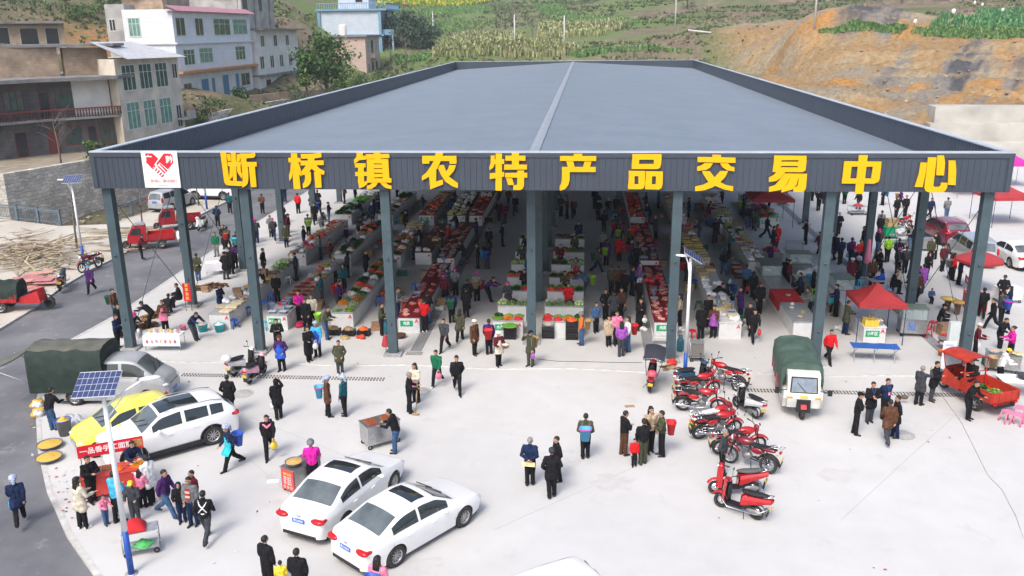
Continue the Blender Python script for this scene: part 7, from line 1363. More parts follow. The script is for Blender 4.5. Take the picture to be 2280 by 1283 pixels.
# ------------------------------------------------------------------ houses, walls and fences on the left bank
def brick_mat(name, a, b, mo, sc, w=.5, h=.25, ms=.02, rough=.9, warp=0, amp=.32):
    M_ = bpy.data.materials.new(name); M_.use_nodes = True; t = M_.node_tree; p = t.nodes['Principled BSDF']; p.inputs['Roughness'].default_value = rough
    tc = t.nodes.new('ShaderNodeTexCoord'); sp = t.nodes.new('ShaderNodeSeparateXYZ'); cb = t.nodes.new('ShaderNodeCombineXYZ'); ad = t.nodes.new('ShaderNodeMath'); t.links.new(tc.outputs['Object'], sp.inputs[0]); t.links.new(sp.outputs[0], ad.inputs[0]); t.links.new(sp.outputs[1], ad.inputs[1]); t.links.new(ad.outputs[0], cb.inputs[0]); t.links.new(sp.outputs[2], cb.inputs[1])
    br = t.nodes.new('ShaderNodeTexBrick'); br.inputs['Color1'].default_value = (*a,1); br.inputs['Color2'].default_value = (*b,1); br.inputs['Mortar'].default_value = (*mo,1); br.inputs['Scale'].default_value = sc; br.inputs['Mortar Size'].default_value = ms; br.inputs['Brick Width'].default_value = w; br.inputs['Row Height'].default_value = h
    o_ = cb.outputs[0]
    if warp:
        wn = t.nodes.new('ShaderNodeTexNoise'); wn.inputs['Scale'].default_value = 1.3; wn.inputs['Detail'].default_value = 4; t.links.new(tc.outputs['Object'], wn.inputs['Vector']); ma = t.nodes.new('ShaderNodeVectorMath'); ma.operation = 'MULTIPLY_ADD'; ma.inputs[1].default_value = (warp,)*3; t.links.new(wn.outputs['Color'], ma.inputs[0]); t.links.new(o_, ma.inputs[2]); o_ = ma.outputs[0]
    t.links.new(o_, br.inputs['Vector']); n = t.nodes.new('ShaderNodeTexNoise'); n.inputs['Scale'].default_value = .8; n.inputs['Detail'].default_value = 8; t.links.new(tc.outputs['Object'], n.inputs['Vector'])
    r = t.nodes.new('ShaderNodeMapRange'); r.inputs[1].default_value = .3; r.inputs[2].default_value = .7; r.inputs[3].default_value = 1-amp; r.inputs[4].default_value = 1+amp; t.links.new(n.outputs['Fac'], r.inputs[0]); q = t.nodes.new('ShaderNodeVectorMath'); q.operation = 'SCALE'; t.links.new(br.outputs[0], q.inputs[0]); t.links.new(r.outputs[0], q.inputs['Scale']); t.links.new(q.outputs[0], p.inputs['Base Color']); return M_
M_DKBR = brick_mat('dark grey block wall', (.12,.115,.11), (.095,.09,.088), (.075,.072,.07), 1, .8, .4)
M_BEIGE = mat('stained beige render', (.54,.49,.41), .9, .22, .7); M_WTILE = brick_mat('white facade tiles', (.66,.69,.73), (.63,.66,.7), (.5,.52,.55), 1, 1.2, .6, .012, .5, amp=.07); M_WREND = mat('white render', (.62,.61,.58), .85, .12, .8)
M_GREYC = mat('raw grey concrete', (.36,.35,.33), .95, .3, .6); M_BRICK = brick_mat('pale brick', (.36,.27,.19), (.30,.21,.14), (.25,.22,.18), 1, .6, .3); M_SLABC = mat('weathered slab', (.19,.185,.18), .9, .35, .8)
M_PINKT = brick_mat('pale pink tiles', (.52,.39,.33), (.49,.37,.31), (.42,.31,.27), 1, .9, .6, .012, .6, amp=.1); M_BLUET = brick_mat('pale blue grey tiles', (.48,.54,.6), (.46,.52,.58), (.4,.44,.5), 1, .9, .6, .012, .6, amp=.1); M_BLUETR = mat('blue trim', (.16,.29,.4), .5, .1)
M_WGLASS = mat('dark green window glass', (.03,.09,.07), .12, .4, 1.2, spec=.7); M_WGLASS2 = mat('curtained green glass', (.12,.27,.21), .2, .3, 1.5, spec=.6); M_WDARK = mat('dark window glass', (.02,.025,.03), .12, .3, spec=.7); M_ALU = mat('pale window frame', (.55,.57,.56), .5, .1); M_REDW = mat('red painted joinery', (.17,.035,.028), .6, .2); M_BLUED = mat('blue door', (.06,.19,.3), .5, .15)
M_PINKROOF = mat('pink roof tiles', (.42,.2,.24), .7, .2, 3); M_STONE = brick_mat('rough stone wall', (.62,.58,.50), (.42,.39,.34), (.32,.30,.26), 1, .8, .33, .03, warp=.7)
def facade(parent, P, Q, items):             # items: (s0, s1 along P->Q in metres, z0, z1, kind)
    P, Q = Vector((*P[:2], 0)), Vector((*Q[:2], 0)); ux = (Q-P).normalized()
    for s0, s1, z0, z1, kind in items:
        w, h = s1-s0, z1-z0; M4 = frame(tuple(P+ux*(s0+w/2)+Vector((0,0,z0))), ux)
        g, f, nx, nz = dict(g=(M_WGLASS,M_ALU,3,2), c=(M_WGLASS2,M_ALU,3,2), d=(M_WDARK,M_ALU,2,1), r=(M_WGLASS,M_REDW,3,2), R=(M_REDW,M_REDW,1,1), b=(M_BLUED,M_ALU,1,1), k=(M_WDARK,M_REDW,1,1), o=(M_WDARK,M_GREYC,1,1))[kind]
        door = kind in 'Rbk'; mb = MB(); mb.b2(-w/2,w/2,-.02,.1,0,h); q = mb.build('door' if door else 'window', g, parent); q.matrix_local = M4
        fr = MB(); t_ = .07
        fr.b2(-w/2-.03,w/2+.03,-.06,.0,-.05,t_); fr.b2(-w/2-.03,w/2+.03,-.06,.0,h-t_,h+.04)
        for i in range(nx+1): x = -w/2+w*i/nx; fr.b2(x-t_/2,x+t_/2,-.055,-.005,0,h)
        for i in range(1, nz): fr.b2(-w/2,w/2,-.05,-.008,h*.68-.03,h*.68+.03)
        fr.build('frame', f, q)
def poly_wall(name, m_, poly, z0, z1, parent): return MB().prism(poly, z0, z1).build(name, m_, parent)
L_, C_, K_, E_ = (-56,41), (-52.2,47.5), (-46.9,53), (-45.7,65)
h1 = empty('courtyard_house', (0,0,0), 0, 'dark grey block house with red balustrade balcony and beige gable wing', 'house')
off = lambda p, d: (p[0]-d*.75, p[1]+d*.66)
l2, c2, k2 = off(L_, 1.5), off(C_, 1.5), off(K_, 1.5)
poly_wall('wall', M_DKBR, [l2, c2, k2, (-52,64), (-64,60), (-64,44)], 2.0, 9.75, h1)
poly_wall('balcony_slab', M_SLABC, [L_, C_, K_, (-49,56), (-60,56), (-62,44)], 5.85, 6.12, h1); poly_wall('roof_slab', M_SLABC, [(-55.6,39.6), (-51.7,46.6), (-46.4,52.4), (-47,65), (-64,62), (-64,43)], 9.76, 10.1, h1)
for a, b in ((L_, C_), (C_, K_)):
    mb = MB(); p, q = Vector((*a,6.12)), Vector((*b,6.12)); n = int((q-p).length/.28); d = (q-p).normalized()
    for i in range(n+1): mb.lathe([(.05,0),(.09,.2),(.04,.5),(.09,.62),(.05,.75)], tuple(p.lerp(q, i/n)-Vector((0,0,0))), 7)
    mb.build('baluster_row', mat('dark red balusters', (.055,.02,.018), .6, .2), h1); M4 = frame(tuple((p+q)/2+Vector((0,0,.82))), d); MB().box((0,0,0), ((q-p).length+.1,.22,.14), M4=M4).build('handrail', M_REDW, h1)
facade(h1, l2, c2, [(.6,2.2,6.9,9.0,'r'),(3.0,3.9,6.15,8.6,'k'),(4.5,6.4,6.9,9.0,'r'),(1.2,2.8,3.2,5.2,'r'),(5.0,6.1,2.45,4.9,'k')])
facade(h1, c2, k2, [(.4,1.3,6.15,8.7,'k'),(1.9,3.7,6.9,9.0,'r'),(.7,1.7,2.45,4.8,'R'),(2.4,3.9,3.2,5.1,'r'),(4.6,5.4,3.3,5.0,'k'),(5.8,7.2,3.0,5.1,'r')])
mb = MB(); mb.prism([(c2[0]+2.6,c2[1]+2.45),(c2[0]+5.1,c2[1]+5.1),(c2[0]+5.0,c2[1]+5.3),(c2[0]+2.5,c2[1]+2.6)], 6.12, 9.7); mb.build('stair_wall', M_WREND, h1)
poly_wall('gable_wing', M_BEIGE, [K_, E_, (-52.5,66), (-53,58.5), (-49.5,54.6)], 1.6, 11.7, h1)
ws = []
for k in range(3): ws += [(1.0+k*3.1, 3.3+k*3.1, 8.4, 11.1, 'g'), (1.0+k*3.1, 3.3+k*3.1, 4.3, 7.2, 'c')]
facade(h1, K_, E_, ws+[(10.6,11.6,9.2,10.9,'d'),(10.5,11.5,3.6,6.2,'d')])
mb = MB(); mb.prism([(-57.2,47.6),(-52.6,52.4),(-55.6,55.2),(-60.2,50.4)], 10.1, 13.0); mb.prism([(-52.3,52.9),(-49.2,56),(-49.7,56.4),(-52.8,53.3)], 10.1, 12.9); mb.build('brick_penthouse', M_BRICK, h1); MB().prism([(-60,45.8),(-48,55.2),(-48.5,58.5),(-52.6,58.6),(-62,50)], 13.02, 13.3).build('penthouse_slab', M_SLABC, h1)
mb = MB(); mb.sheet((-49.6,53.5,13.5),(-45.2,52.6,11.75),(-45.0,66,11.6),(-51.5,66,13.4),8,8,lambda p,u,v: p+Vector((0,0,.05*math.sin(u*25)))); mb.sheet((-51.5,66,13.34),(-45.0,66,11.54),(-45.2,52.6,11.69),(-49.6,53.5,13.44),4,4); mb.build('lean_to_roof', mat('pale corrugated sheet', (.5,.5,.5), .5, .2, 2), h1)
MB().box((-45.0,64.2,4.6), (1.4,2.2,.15)).box((-44.4,64.2,5.1), (.06,2.2,.9)).build('side_balcony', M_GREYC, h1)
def boxh(parent, name, m_, x0, x1, y0, y1, z0, z1): return MB().b2(x0,x1,y0,y1,z0,z1).build(name, m_, parent)
h2 = empty('white_house', (0,0,0), 0, 'three storey white tiled house with pink roof edge and orange ledge', 'house')
X2 = -50.4; boxh(h2, 'wall', M_WTILE, -57, X2, 74.8, 101, 9.5, 17.2); boxh(h2, 'ground_floor', M_WREND, -57, X2-.25, 75, 100.8, 4.2, 9.2); boxh(h2, 'ledge', mat('orange ledge', (.5,.22,.08), .7, .1), -57, X2+.7, 74.6, 101.3, 9.2, 9.5); boxh(h2, 'cornice', M_WTILE, -57, X2+.35, 74.6, 101.2, 12.9, 13.1)
mb = MB(); mb.sheet((X2+.9,74.2,17.0),(X2+.9,101.6,17.0),(X2-.6,101.6,17.7),(X2-.6,74.2,17.7),60,4,lambda p,u,v: p+Vector((0,0,.05*math.sin(u*180)))); mb.b2(X2-.6,X2+.8,74.3,101.5,16.95,17.02); mb.build('roof_edge', M_PINKROOF, h2)
boxh(h2, 'side_wing', M_GREYC, -59.5, -56.9, 75.3, 84, 4, 17.9); boxh(h2, 'roof_room', M_BRICK, -58.5, -53, 78, 86, 17.2, 19.3); MB().add([(-59,77,19.3),(-52.5,77,20.2),(-52.5,87,20.2),(-59,87,19.3),(-59,77,19.15),(-52.5,77,20.05),(-52.5,87,20.05),(-59,87,19.15)], [(0,1,2,3),(7,6,5,4),(0,4,5,1),(2,6,7,3),(1,5,6,2),(3,7,4,0)]).build('shed_roof', mat('rusty sheet roof', (.2,.1,.06), .8, .3, 1.5), h2)
def su(u): return 1/((1/115)+(u-415)/185*(1/141-1/115))-115
tw = [(su(a), su(b), z0, z1, k) for a, b, z0, z1, k in ((421,443,13.9,16.2,'d'),(468,487,13.9,16.2,'d'),(513,552,13.9,16.2,'g'),(560,593,14.0,16.2,'c'),(432,458,10.2,12.2,'g'),(471,503,10.3,12.3,'c'),(560,583,10.3,12.3,'g'),(428,447,6.3,7.9,'d'),(472,490,6.4,8.2,'b'),(498,506,5.2,8.2,'b'),(525,540,5.2,8.4,'b'),(557,566,5.2,8.4,'b'),(571,592,6.4,8.3,'d'))]
facade(h2, (X2,74.8), (X2,101), tw[:7]); facade(h2, (X2-.25,74.8), (X2-.25,101), tw[7:]); facade(h2, (-59.5,75.3), (X2,75.3), [(.4,1.2,14.6,16.1,'d')]); facade(h2, (-57,74.8), (X2,74.8), [(.7,2.2,13.9,16.2,'c')])
h3 = empty('white_annex', (0,0,0), 0, 'lower white annex with small windows beyond the white tiled house', 'house'); boxh(h3, 'wall', M_WREND, -57, -49.9, 101.6, 122, 4, 14.6); boxh(h3, 'roof_slab', M_SLABC, -57.5, -48.6, 101.4, 122.6, 14.6, 14.85); boxh(h3, 'ledge', M_SLABC, -57, -49.2, 101.6, 122.3, 7.4, 7.7)
facade(h3, (-49.9,101.6), (-49.9,122), [(1+i*4.6,2.7+i*4.6,8.6,10.6,'d') for i in range(4)]+[(2+i*6,3.6+i*6,12,13.8,'d') for i in range(3)]+[(3,5,4.4,6.8,'k'),(10,12,4.4,6.8,'k')])
h4 = empty('unfinished_block', (0,0,0), 0, 'unfinished grey concrete block rising behind the white houses', 'building'); boxh(h4, 'wall', M_GREYC, -68, -56.5, 112, 128, 6, 23.5); 
for i in range(3): boxh(h4, 'pillar', M_GREYC, -56.4, -55.8, 112+i*7.5, 112.6+i*7.5, 14.8, 23.5)
boxh(h4, 'roof_slab', M_GREYC, -68.5, -55.5, 111.6, 128.5, 23.5, 23.8); facade(h4, (-56.5,112), (-56.5,128), [(2,4.5,17.8,20.3,'o'),(9,11.5,17.8,20.3,'o')]); facade(h4, (-68,112), (-56.5,112), [(7.5,10.2,19.5,22.5,'o')])
h5 = empty('pink_house', (0,0,0), 0, 'two storey pale pink tiled house below the blue trimmed house', 'house'); boxh(h5, 'wall', M_PINKT, -56, -42, 140, 152, 4.5, 13.2); boxh(h5, 'roof_slab', M_SLABC, -56.4, -41.5, 139.5, 152.5, 13.2, 13.5)
facade(h5, (-42,140), (-42,152), [(1.2,3.2,10,12.4,'c'),(4.6,6.2,9.2,12.5,'k'),(7.8,9.8,10,12.4,'c'),(1.2,2.6,5.2,8,'d'),(4.4,5.8,5,8.2,'k'),(8,9.4,5,8.2,'k')]); facade(h5, (-56,140), (-42,140), [(2.5,4.2,6,7.6,'d')]); boxh(h5, 'balcony', M_PINKT, -42, -41, 143.6, 147.2, 9.0, 9.9)
MB().lathe([(.8,0),(.8,1.9),(.5,2.1),(0,2.15)], (0,0,0), 16).build('water_tank', M_WREND, h5, (-47,142,13.5))
h6 = empty('blue_trim_house', (0,0,0), 0, 'pale grey tiled house with blue trim, balcony and roof railing', 'house'); boxh(h6, 'wall', M_BLUET, -57, -43.5, 160, 173, 5, 18.6)
for z in (13.2, 18.6, 9.0): boxh(h6, 'blue_band', M_BLUETR, -57.6, -42.6 if z < 18 else -41.8, 159.4, 173.5, z, z+.4)
for x, y in ((-43.4,159.9),(-57.1,159.9),(-43.3,166),(-43.4,173)): boxh(h6, 'blue_pilaster', M_BLUETR, x-.3, x+.3, y-.3, y+.3, 5, 18.6)
mb = MB()
for i in range(30): mb.b2(-57.4+i*.53,-57.3+i*.53,159.6,159.7,19,20.1)
for i in range(26): mb.b2(-41.95,-41.85,159.7+i*.53,159.8+i*.53,19,20.1)
mb.b2(-57.5,-41.8,159.55,159.75,20.1,20.25); mb.b2(-42,-41.8,159.75,173.4,20.1,20.25); mb.build('roof_railing', M_BLUETR, h6)
boxh(h6, 'roof_room', M_BLUET, -54, -47, 165, 172, 19, 23.5); boxh(h6, 'balcony', M_BLUETR, -43.5, -40.6, 160.5, 170, 13.4, 14.6); facade(h6, (-43.5,160), (-43.5,173), [(1,2.8,14.5,17.6,'d'),(5,6.5,13.6,17.8,'k'),(9,11,14.5,17.6,'d'),(3,4.5,9.4,12.6,'k')]); facade(h6, (-54,165), (-47,165), [(4,5.6,20.5,22.5,'o')])
for x, y in ((-40.9,160.8),(-40.9,169.7)): MB().tube([(x,y,5),(x,y,13.4)], .25, 8).build('pillar', M_BLUETR, h6)
h7 = empty('roofless_house', (0,0,0), 0, 'unfinished brick house with open dark windows at top left', 'house'); p7 = D(-20,100,104); z7 = 11.4; q0, q1 = (p7.x-9, p7.y-2), (D(148,100,110).x, D(148,100,110).y)
mb = MB(); d = (Vector(q1)-Vector(q0)); n_ = Vector((-d.y, d.x)).normalized()*8; mb.prism([q0, q1, (q1[0]+n_.x,q1[1]+n_.y), (q0[0]+n_.x,q0[1]+n_.y)], z7-2.5, z7+4.2); mb.build('wall', M_BRICK, h7); k_ = 1.03; MB().prism([(q0[0]-.5,q0[1]-.9), (q1[0]+.6,q1[1]-.8), (q1[0]+n_.x,q1[1]+n_.y), (q0[0]+n_.x,q0[1]+n_.y)], z7+4.2, z7+4.5).build('roof_slab', M_SLABC, h7); MB().prism([(q0[0]-.3,q0[1]-1.4), (q1[0]+.3,q1[1]-1.2), (q1[0],q1[1]), (q0[0],q0[1])], z7-.3, z7).build('terrace_slab', M_SLABC, h7)
LL = d.length; facade(h7, q0, q1, [(LL-2.2,LL-.7,z7+1.2,z7+3.7,'o'),(LL-5.0,LL-3.0,z7+1.2,z7+3.7,'o'),(LL-9,LL-6.2,z7+.05,z7+3.8,'o'),(LL-12.5,LL-10,z7+1.2,z7+3.7,'o')])
# retaining walls
def rwall(name, line, z0, z1, w, m_, label, cat='wall'):
    mb = MB(); n = len(line); vs = []
    for i, (x, y) in enumerate(line):
        a, b = Vector(line[max(0,i-1)]), Vector(line[min(n-1,i+1)]); t_ = (b-a).normalized(); nn = Vector((-t_.y, t_.x))*w
        za = z0[i] if isinstance(z0, (list,tuple)) else z0; zb = z1[i] if isinstance(z1, (list,tuple)) else z1; vs += [(x,y,za),(x,y,zb),(x+nn.x,y+nn.y,zb),(x+nn.x,y+nn.y,za)]
    mb.add(vs, [(i*4+j, (i+1)*4+j, (i+1)*4+(j+1) % 4, i*4+(j+1) % 4) for i in range(n-1) for j in range(4)]+[(0,1,2,3),((n-1)*4+3,(n-1)*4+2,(n-1)*4+1,(n-1)*4)]); return tag(mb.build(name, m_), label, cat)
rwall('stone_wall', [(-80,30),(-62,31.5),(-48.5,35),(-46.2,43),(-43.8,52),(-42.6,66),(-42,78)], -3.6, [2.6,2.6,2.6,2.55,2.5,2.7,3.0], .8, M_STONE, 'tall rough stone retaining wall below the courtyard house', 'stone wall')
poly_wall('house_terrace', mat('beaten earth', (.26,.22,.16), .95, .3, .8), [(-80,30.6),(-62,32.2),(-49.2,35.7),(-46.9,43.2),(-44.5,52.2),(-43.3,66),(-50,70),(-75,60)], -2, 2.42, None); tag(C.objects[-1], kind='structure')
rwall('garden_wall', [(-44.5,70),(-43.6,78),(-41.5,92)], [2,2,2.2], [4.6,4.8,4.8], .5, M_STONE, 'low stone garden wall between the courtyard house and white house', 'stone wall'); rwall('brick_garden_wall', [(-44.8,84),(-41,92.5),(-39,100)], [2,2,2], [5.8,5.8,5.6], .35, M_BRICK, 'pierced brick garden wall below the white house', 'brick wall')
M_RW = mat('pale retaining concrete', (.42,.405,.365), .9, .22, .35, bump=.02)
for i, (u, y, z0, z1) in enumerate(((2060,67.2,3.2,5.35),(2050,65.6,1.4,3.6),(2040,64.0,-1,1.8))):
    x0 = 2.24+(y+36)*(u-1140)/1920-.087*(y+36)+i*.2-1.0; xs = [x0, x0+6, x0+12, x0+20, x0+34]; ys = [y, y-.5, y-1.0, y-1.9, y-3.6]; rwall('concrete_wall', list(zip(xs, ys)), -1.2, z1, 3.2, M_RW, f'{("topmost","middle","lowest")[i]} tier of the pale concrete retaining wall at right edge', 'retaining wall')
# railing along the river
M_RAIL = mat('blue grey railing', (.1,.14,.17), .5, .15); rl = [(-75,33.3),(-45.5,29.2),(-38.5,26.6)]; rl2 = [(-34.9,27.5),(-34.0,36),(-33.7,50),(-33.7,70)]
for k, line in enumerate((rl, rl2)):
    o = empty('river_railing', (0,0,0), 0, f'grey metal river railing, {("left stretch beside the timber pile","stretch running back beside the left road")[k]}', 'railing', 'river railings'); mb = MB()
    for a, b in zip(line, line[1:]):
        a, b = Vector((*a,0)), Vector((*b,0)); L = (b-a).length; n = max(1, int(L/2.4)); d = (b-a).normalized(); M4 = frame(tuple((a+b)/2), d)
        for z, t_ in ((1.12,.09),(.98,.04),(.18,.05)): mb.box((0,0,z), (L,.06,t_), M4=M4)
        for i in range(int(L/.2)): mb.box((-L/2+i*.2,0,.58), (.022,.022,.8), M4=M4)
        for i in range(n+1): put('post', MB().box((0,0,.6), (.16,.16,1.25)).box((0,0,1.24), (.2,.2,.05)).mesh('post', M_RAIL), o, a.lerp(b, i/n))
    mb.build('rails', M_RAIL, o)
# timber pile
random.seed(11); pl = [MB().box((0,0,0), (1,.11,.035)).mesh('plank', mat('weathered plank', (.32,.26,.18), .9, .3, 6, rnd=.3)), MB().tube([(-.5,0,0),(.5,0,0)], .035, 6).mesh('pole', MATS['weathered plank'])]
for i in range(230):
    far = i > 190; c = G(*((random.gauss(75,48), random.gauss(572,24)) if not far else (random.uniform(185,330), random.uniform(508,560)))); rr = max(0, 1-(abs(c.x+33)/5)); hz = 1.25*math.exp(-((c.x+32.8)**2/5+(c.y-17.5)**2/5)) if not far else .06
    if c.x > -28.9: continue
    q = put('timber_plank', pl[i % 2], None, (c.x, c.y, .03+random.random()*hz+.03), 0); q.rotation_euler = (random.uniform(-.3,.3), random.uniform(-.22,.22) if not far else 0, random.gauss(.5,.9)); q.scale = (random.uniform(1.6,3.6),1,1)
    if far: q.rotation_euler = (0,0,random.uniform(-.2,.5))
    tag(q, 'weathered timber plank lying on the pavement by far railing' if far else 'weathered timber plank in the heap beside the left road', 'plank', 'planks on the pavement' if far else 'planks of the timber heap')
for i in range(14):
    c = G(random.uniform(45,120), random.uniform(610,650)); q = put('plywood_sheet', MB().box((0,0,0), (1.5,.7,.02)).mesh('plywood_sheet', mat('pink plywood', (.48,.22,.19), .8, .2, 3, rnd=.2)), None, (min(c.x,-29.2), c.y, .02+.021*i)); q.rotation_euler = (0,0,random.uniform(-.5,.9)); tag(q, 'pinkish plywood shuttering sheet lying beside the timber heap', 'plywood sheet', 'plywood sheets')
# ------------------------------------------------------------------ trees, bushes, poles
def leaf_mat(n, c): return mat(n, c, .7, .35, 1.2, spec=.2)
LG = [leaf_mat('leaf dark', (.03,.07,.02)), leaf_mat('leaf mid', (.055,.115,.03)), leaf_mat('leaf light', (.11,.18,.045))]; LB = [leaf_mat('bamboo dark', (.035,.07,.045)), leaf_mat('bamboo mid', (.06,.10,.065)), leaf_mat('bamboo light', (.09,.13,.07))]
M_BARK = mat('bark', (.12,.09,.065), .95, .3, 5)
def crown(r, n, R3, c, sz, r_in=.25):
    mb = MB(); cl = []
    for i in range(max(6, n//55)): t_ = r.random()*6.283; q = r.random()**.5; z = r.uniform(-1,1); k = math.sqrt(max(0,1-z*z))*q; cl.append((Vector((c[0]+R3[0]*k*math.cos(t_)*.8, c[1]+R3[1]*k*math.sin(t_)*.8, c[2]+R3[2]*z*.8)), r.choice([0,1,1,2])))
    for i in range(n):
        b, mi = r.choice(cl); p = b+Vector((r.gauss(0,.2)*R3[0], r.gauss(0,.2)*R3[1], r.gauss(0,.17)*R3[2])); a = Vector((r.gauss(0,1), r.gauss(0,1), r.gauss(0,.7))).normalized()*sz*r.uniform(.6,1.3); b2 = a.cross(Vector((r.gauss(0,1), r.gauss(0,1), r.gauss(0,1)))).normalized()*sz*.4
        mb.add([p-a*.5, p-b2, p+a*.5-Vector((0,0,sz*.2)), p+b2], [(0,1,2,3)], mi if r.random() < .75 else r.randint(0,2))
    return mb
def limbs(r, h, t0, nl, spread, lean=0.0):
    mb = MB(); top = Vector((lean,r.uniform(-.2,.2)*h*.1,h)); mid = Vector((lean*.3,0,h*.5)); mb.tube([(0,0,-.3),mid,top], [t0,t0*.7,t0*.25], 8)
    for i in range(nl):
        k = r.uniform(.35,.95); p = Vector((lean*k*k,0,h*k)); a = r.random()*6.283; e = p+Vector((math.cos(a)*spread, math.sin(a)*spread, spread*r.uniform(.4,1.1))); m_ = p.lerp(e,.5)+Vector((0,0,spread*.08)); mb.tube([p,m_,e], [t0*.35,t0*.22,t0*.06], 5)
        for j in range(3 if nl > 8 else 2): s_ = m_.lerp(e, r.uniform(.1,.9)); q = s_+Vector((r.gauss(0,.35), r.gauss(0,.35), r.uniform(.1,.6)))*spread*.8; mb.tube([s_,q], [t0*.12,t0*.03], 4)
    return mb
def tree(loc, h, R3, label, leaves=LG, n=1500, sz=.35, name='tree', cat='tree', group='trees on the slopes', t0=None, seed=1, low=.35):
    r = random.Random(seed); o = empty(name, loc, 0, label, cat, group); limbs(r, h*.8, t0 or h*.03, 7, R3[0]*.6).build('trunk', M_BARK, o); crown(r, n, R3, (0,0,h-R3[2]*.9), sz).build('crown', leaves, o); return o
def bare(loc, h, label, seed=1, sp=None): r = random.Random(seed); o = empty('bare_tree', loc, 0, label, 'bare tree', 'leafless trees'); limbs(r, h, h*.022, 14, sp or h*.28, r.uniform(-.3,.3)).build('trunk', mat('grey bark', (.15,.13,.11), .95, .3, 5), o); return o
def bush(loc, r_, h, label, leaves=LG, n=420, sz=.3, seed=1, group='bushes near the houses'): r = random.Random(seed); o = empty('bush', loc, 0, label, 'bush', group); limbs(r, h*.6, .06, 4, r_*.5).build('stems', M_BARK, o); crown(r, n, (r_,r_,h*.5), (0,0,h*.5), sz).build('foliage', leaves, o); return o
p = D(725,165,122); tree((p.x,p.y,T(p.x,p.y)), 13.6-T(p.x,p.y), (4.3,4.0,3.2), 'broad leafy loquat tree standing before the pink house', n=2600, sz=.5, seed=4); p = D(680,160,120); tree((p.x,p.y,T(p.x,p.y)), 11.2-T(p.x,p.y), (1.9,1.9,2.2), 'smaller leafy tree left of the loquat tree', n=800, sz=.4, seed=8)
for i, (u, v, d, r_, h, lb) in enumerate(((472,212,108,1.7,3.4,'round green bush on the slope before the white house'),(658,172,120,1.9,3.2,'bright palm like bush below the loquat tree'),(800,170,150,1.6,3.0,'green bush above the left parapet near pink house'),(835,160,160,1.5,3.4,'taller green bush right of pink house'),(510,222,107,1.4,1.4,'low creeping bush beside the garden wall'),(455,252,99,1.5,1.6,'bright green bush by the beige gable wing'),(205,318,84,1.1,1.6,'small bush at the terrace edge by house'),(470,255,104,1.6,1.2,'low green plant bed behind left parapet'))): p = D(u,v,d); bush((p.x,p.y,max(T(p.x,p.y), 2.4 if d < 90 else -9)), r_*1.35, h*1.3, lb, seed=20+i)
for i in range(16): x, y = random.uniform(-47,-36), 64+i*4.6; bush((x, y, T(x, y)), random.uniform(.9,1.7), random.uniform(1.2,2.4), f'scrub bush on slope between hall and houses, {(ORD+["thirteenth","fourteenth","fifteenth","sixteenth"])[i]} nearest', seed=130+i, group='scrub bushes on the slope')
for i in range(10): p = hit(150+i*26, 12+(i*37) % 45, 95); bush(p, 2.2, 2.6, f'dark bush on the slope above the houses, {ORD[i]} from left', seed=160+i, group='bushes above the houses')
for i, (u, v) in enumerate(((880,105),(915,110),(945,108))): p = hit(u, v); tree(p, 6.5+i % 2, (4.2,4,3.4), f'dark bamboo clump on the far slope, {("left","middle","right")[i]} of three', LB, 1500, .55, 'bamboo_clump', 'bamboo', 'bamboo clumps', seed=40+i)
for i, (u, v, h, lb) in enumerate(((1105,62,8.5,'tall bare tree on hillside, left of the pair above hall'),(1125,66,9,'tall bare tree on hillside, right of the pair above hall'),(1140,60,7,'thin bare tree right of tall bare pair'),(905,150,6,'bare tree behind the left parapet corner'),(870,140,5,'small bare tree near the blue trimmed house'),(1185,95,5,'short bare tree between pole and cane field'),(1040,100,4,'small bare tree left of the cane field'))): bare(hit(u, v), h, lb, seed=60+i)
bare(G(318,512), 3.4, 'pollarded bare street tree between red tricycles and railing', 77, 1.0); p = G(172,555); bare(p, 3.8, 'slim bare street tree behind the far kerb lamp', 78, .7); p = G(215,345,2.4); bare((p.x+.0,D(215,345,82).y,2.4), 4.2, 'bare shrub tree at terrace edge below the balcony', 79, 1.7); bare(G(443,458), 3.2, 'slim street tree beside the far white suv', 80, .5)
p = hit(1530,20); tree(p, 7, (3.2,3,2.6), 'dark round tree at the top edge of the hill', n=900, sz=.5, seed=90)
def pole(p, h, label, arm=False):
    o = empty('utility_pole', p, 0, label, 'utility pole', 'concrete utility poles'); MB().tube([(0,0,-.5),(0,0,h)], [.17,.11], 8).build('post', mat('pale concrete pole', (.55,.54,.52), .8, .1), o)
    if arm: MB().box((0,0,h-.4), (2.4,.12,.12)).box((0,0,h-1.2), (1.8,.12,.12)).build('crossarm', MATS['pale concrete pole'], o)
for u, v, h, lb in ((1503,66,11,'white concrete pole on hillside above right back corner'),(1812,72,11,'white concrete pole on the brown hillside, farther right'),(1146,108,6.5,'short pole beside bare trees on hill'),(1256,112,6.5,'short pole beside the cane field'),(965,85,6,'thin pole above the bamboo clumps'),(2138,8,6,'pole top behind green terraced plot')): pole(hit(u, v), h, lb)
p = D(287,60,112); pole((p.x,p.y,T(p.x,p.y)), 6.5, 'utility pole with crossarms behind the lean-to roof', True)
p = hit(1557,80); MB().tube([(-2.2,0,.9),(2.2,0,.4)], .16, 8).build('fallen_pole', MATS['pale concrete pole'], None, p, R(-25)); tag(bpy.data.objects['fallen_pole'], 'white concrete pole lying on the brown hillside', 'pole')
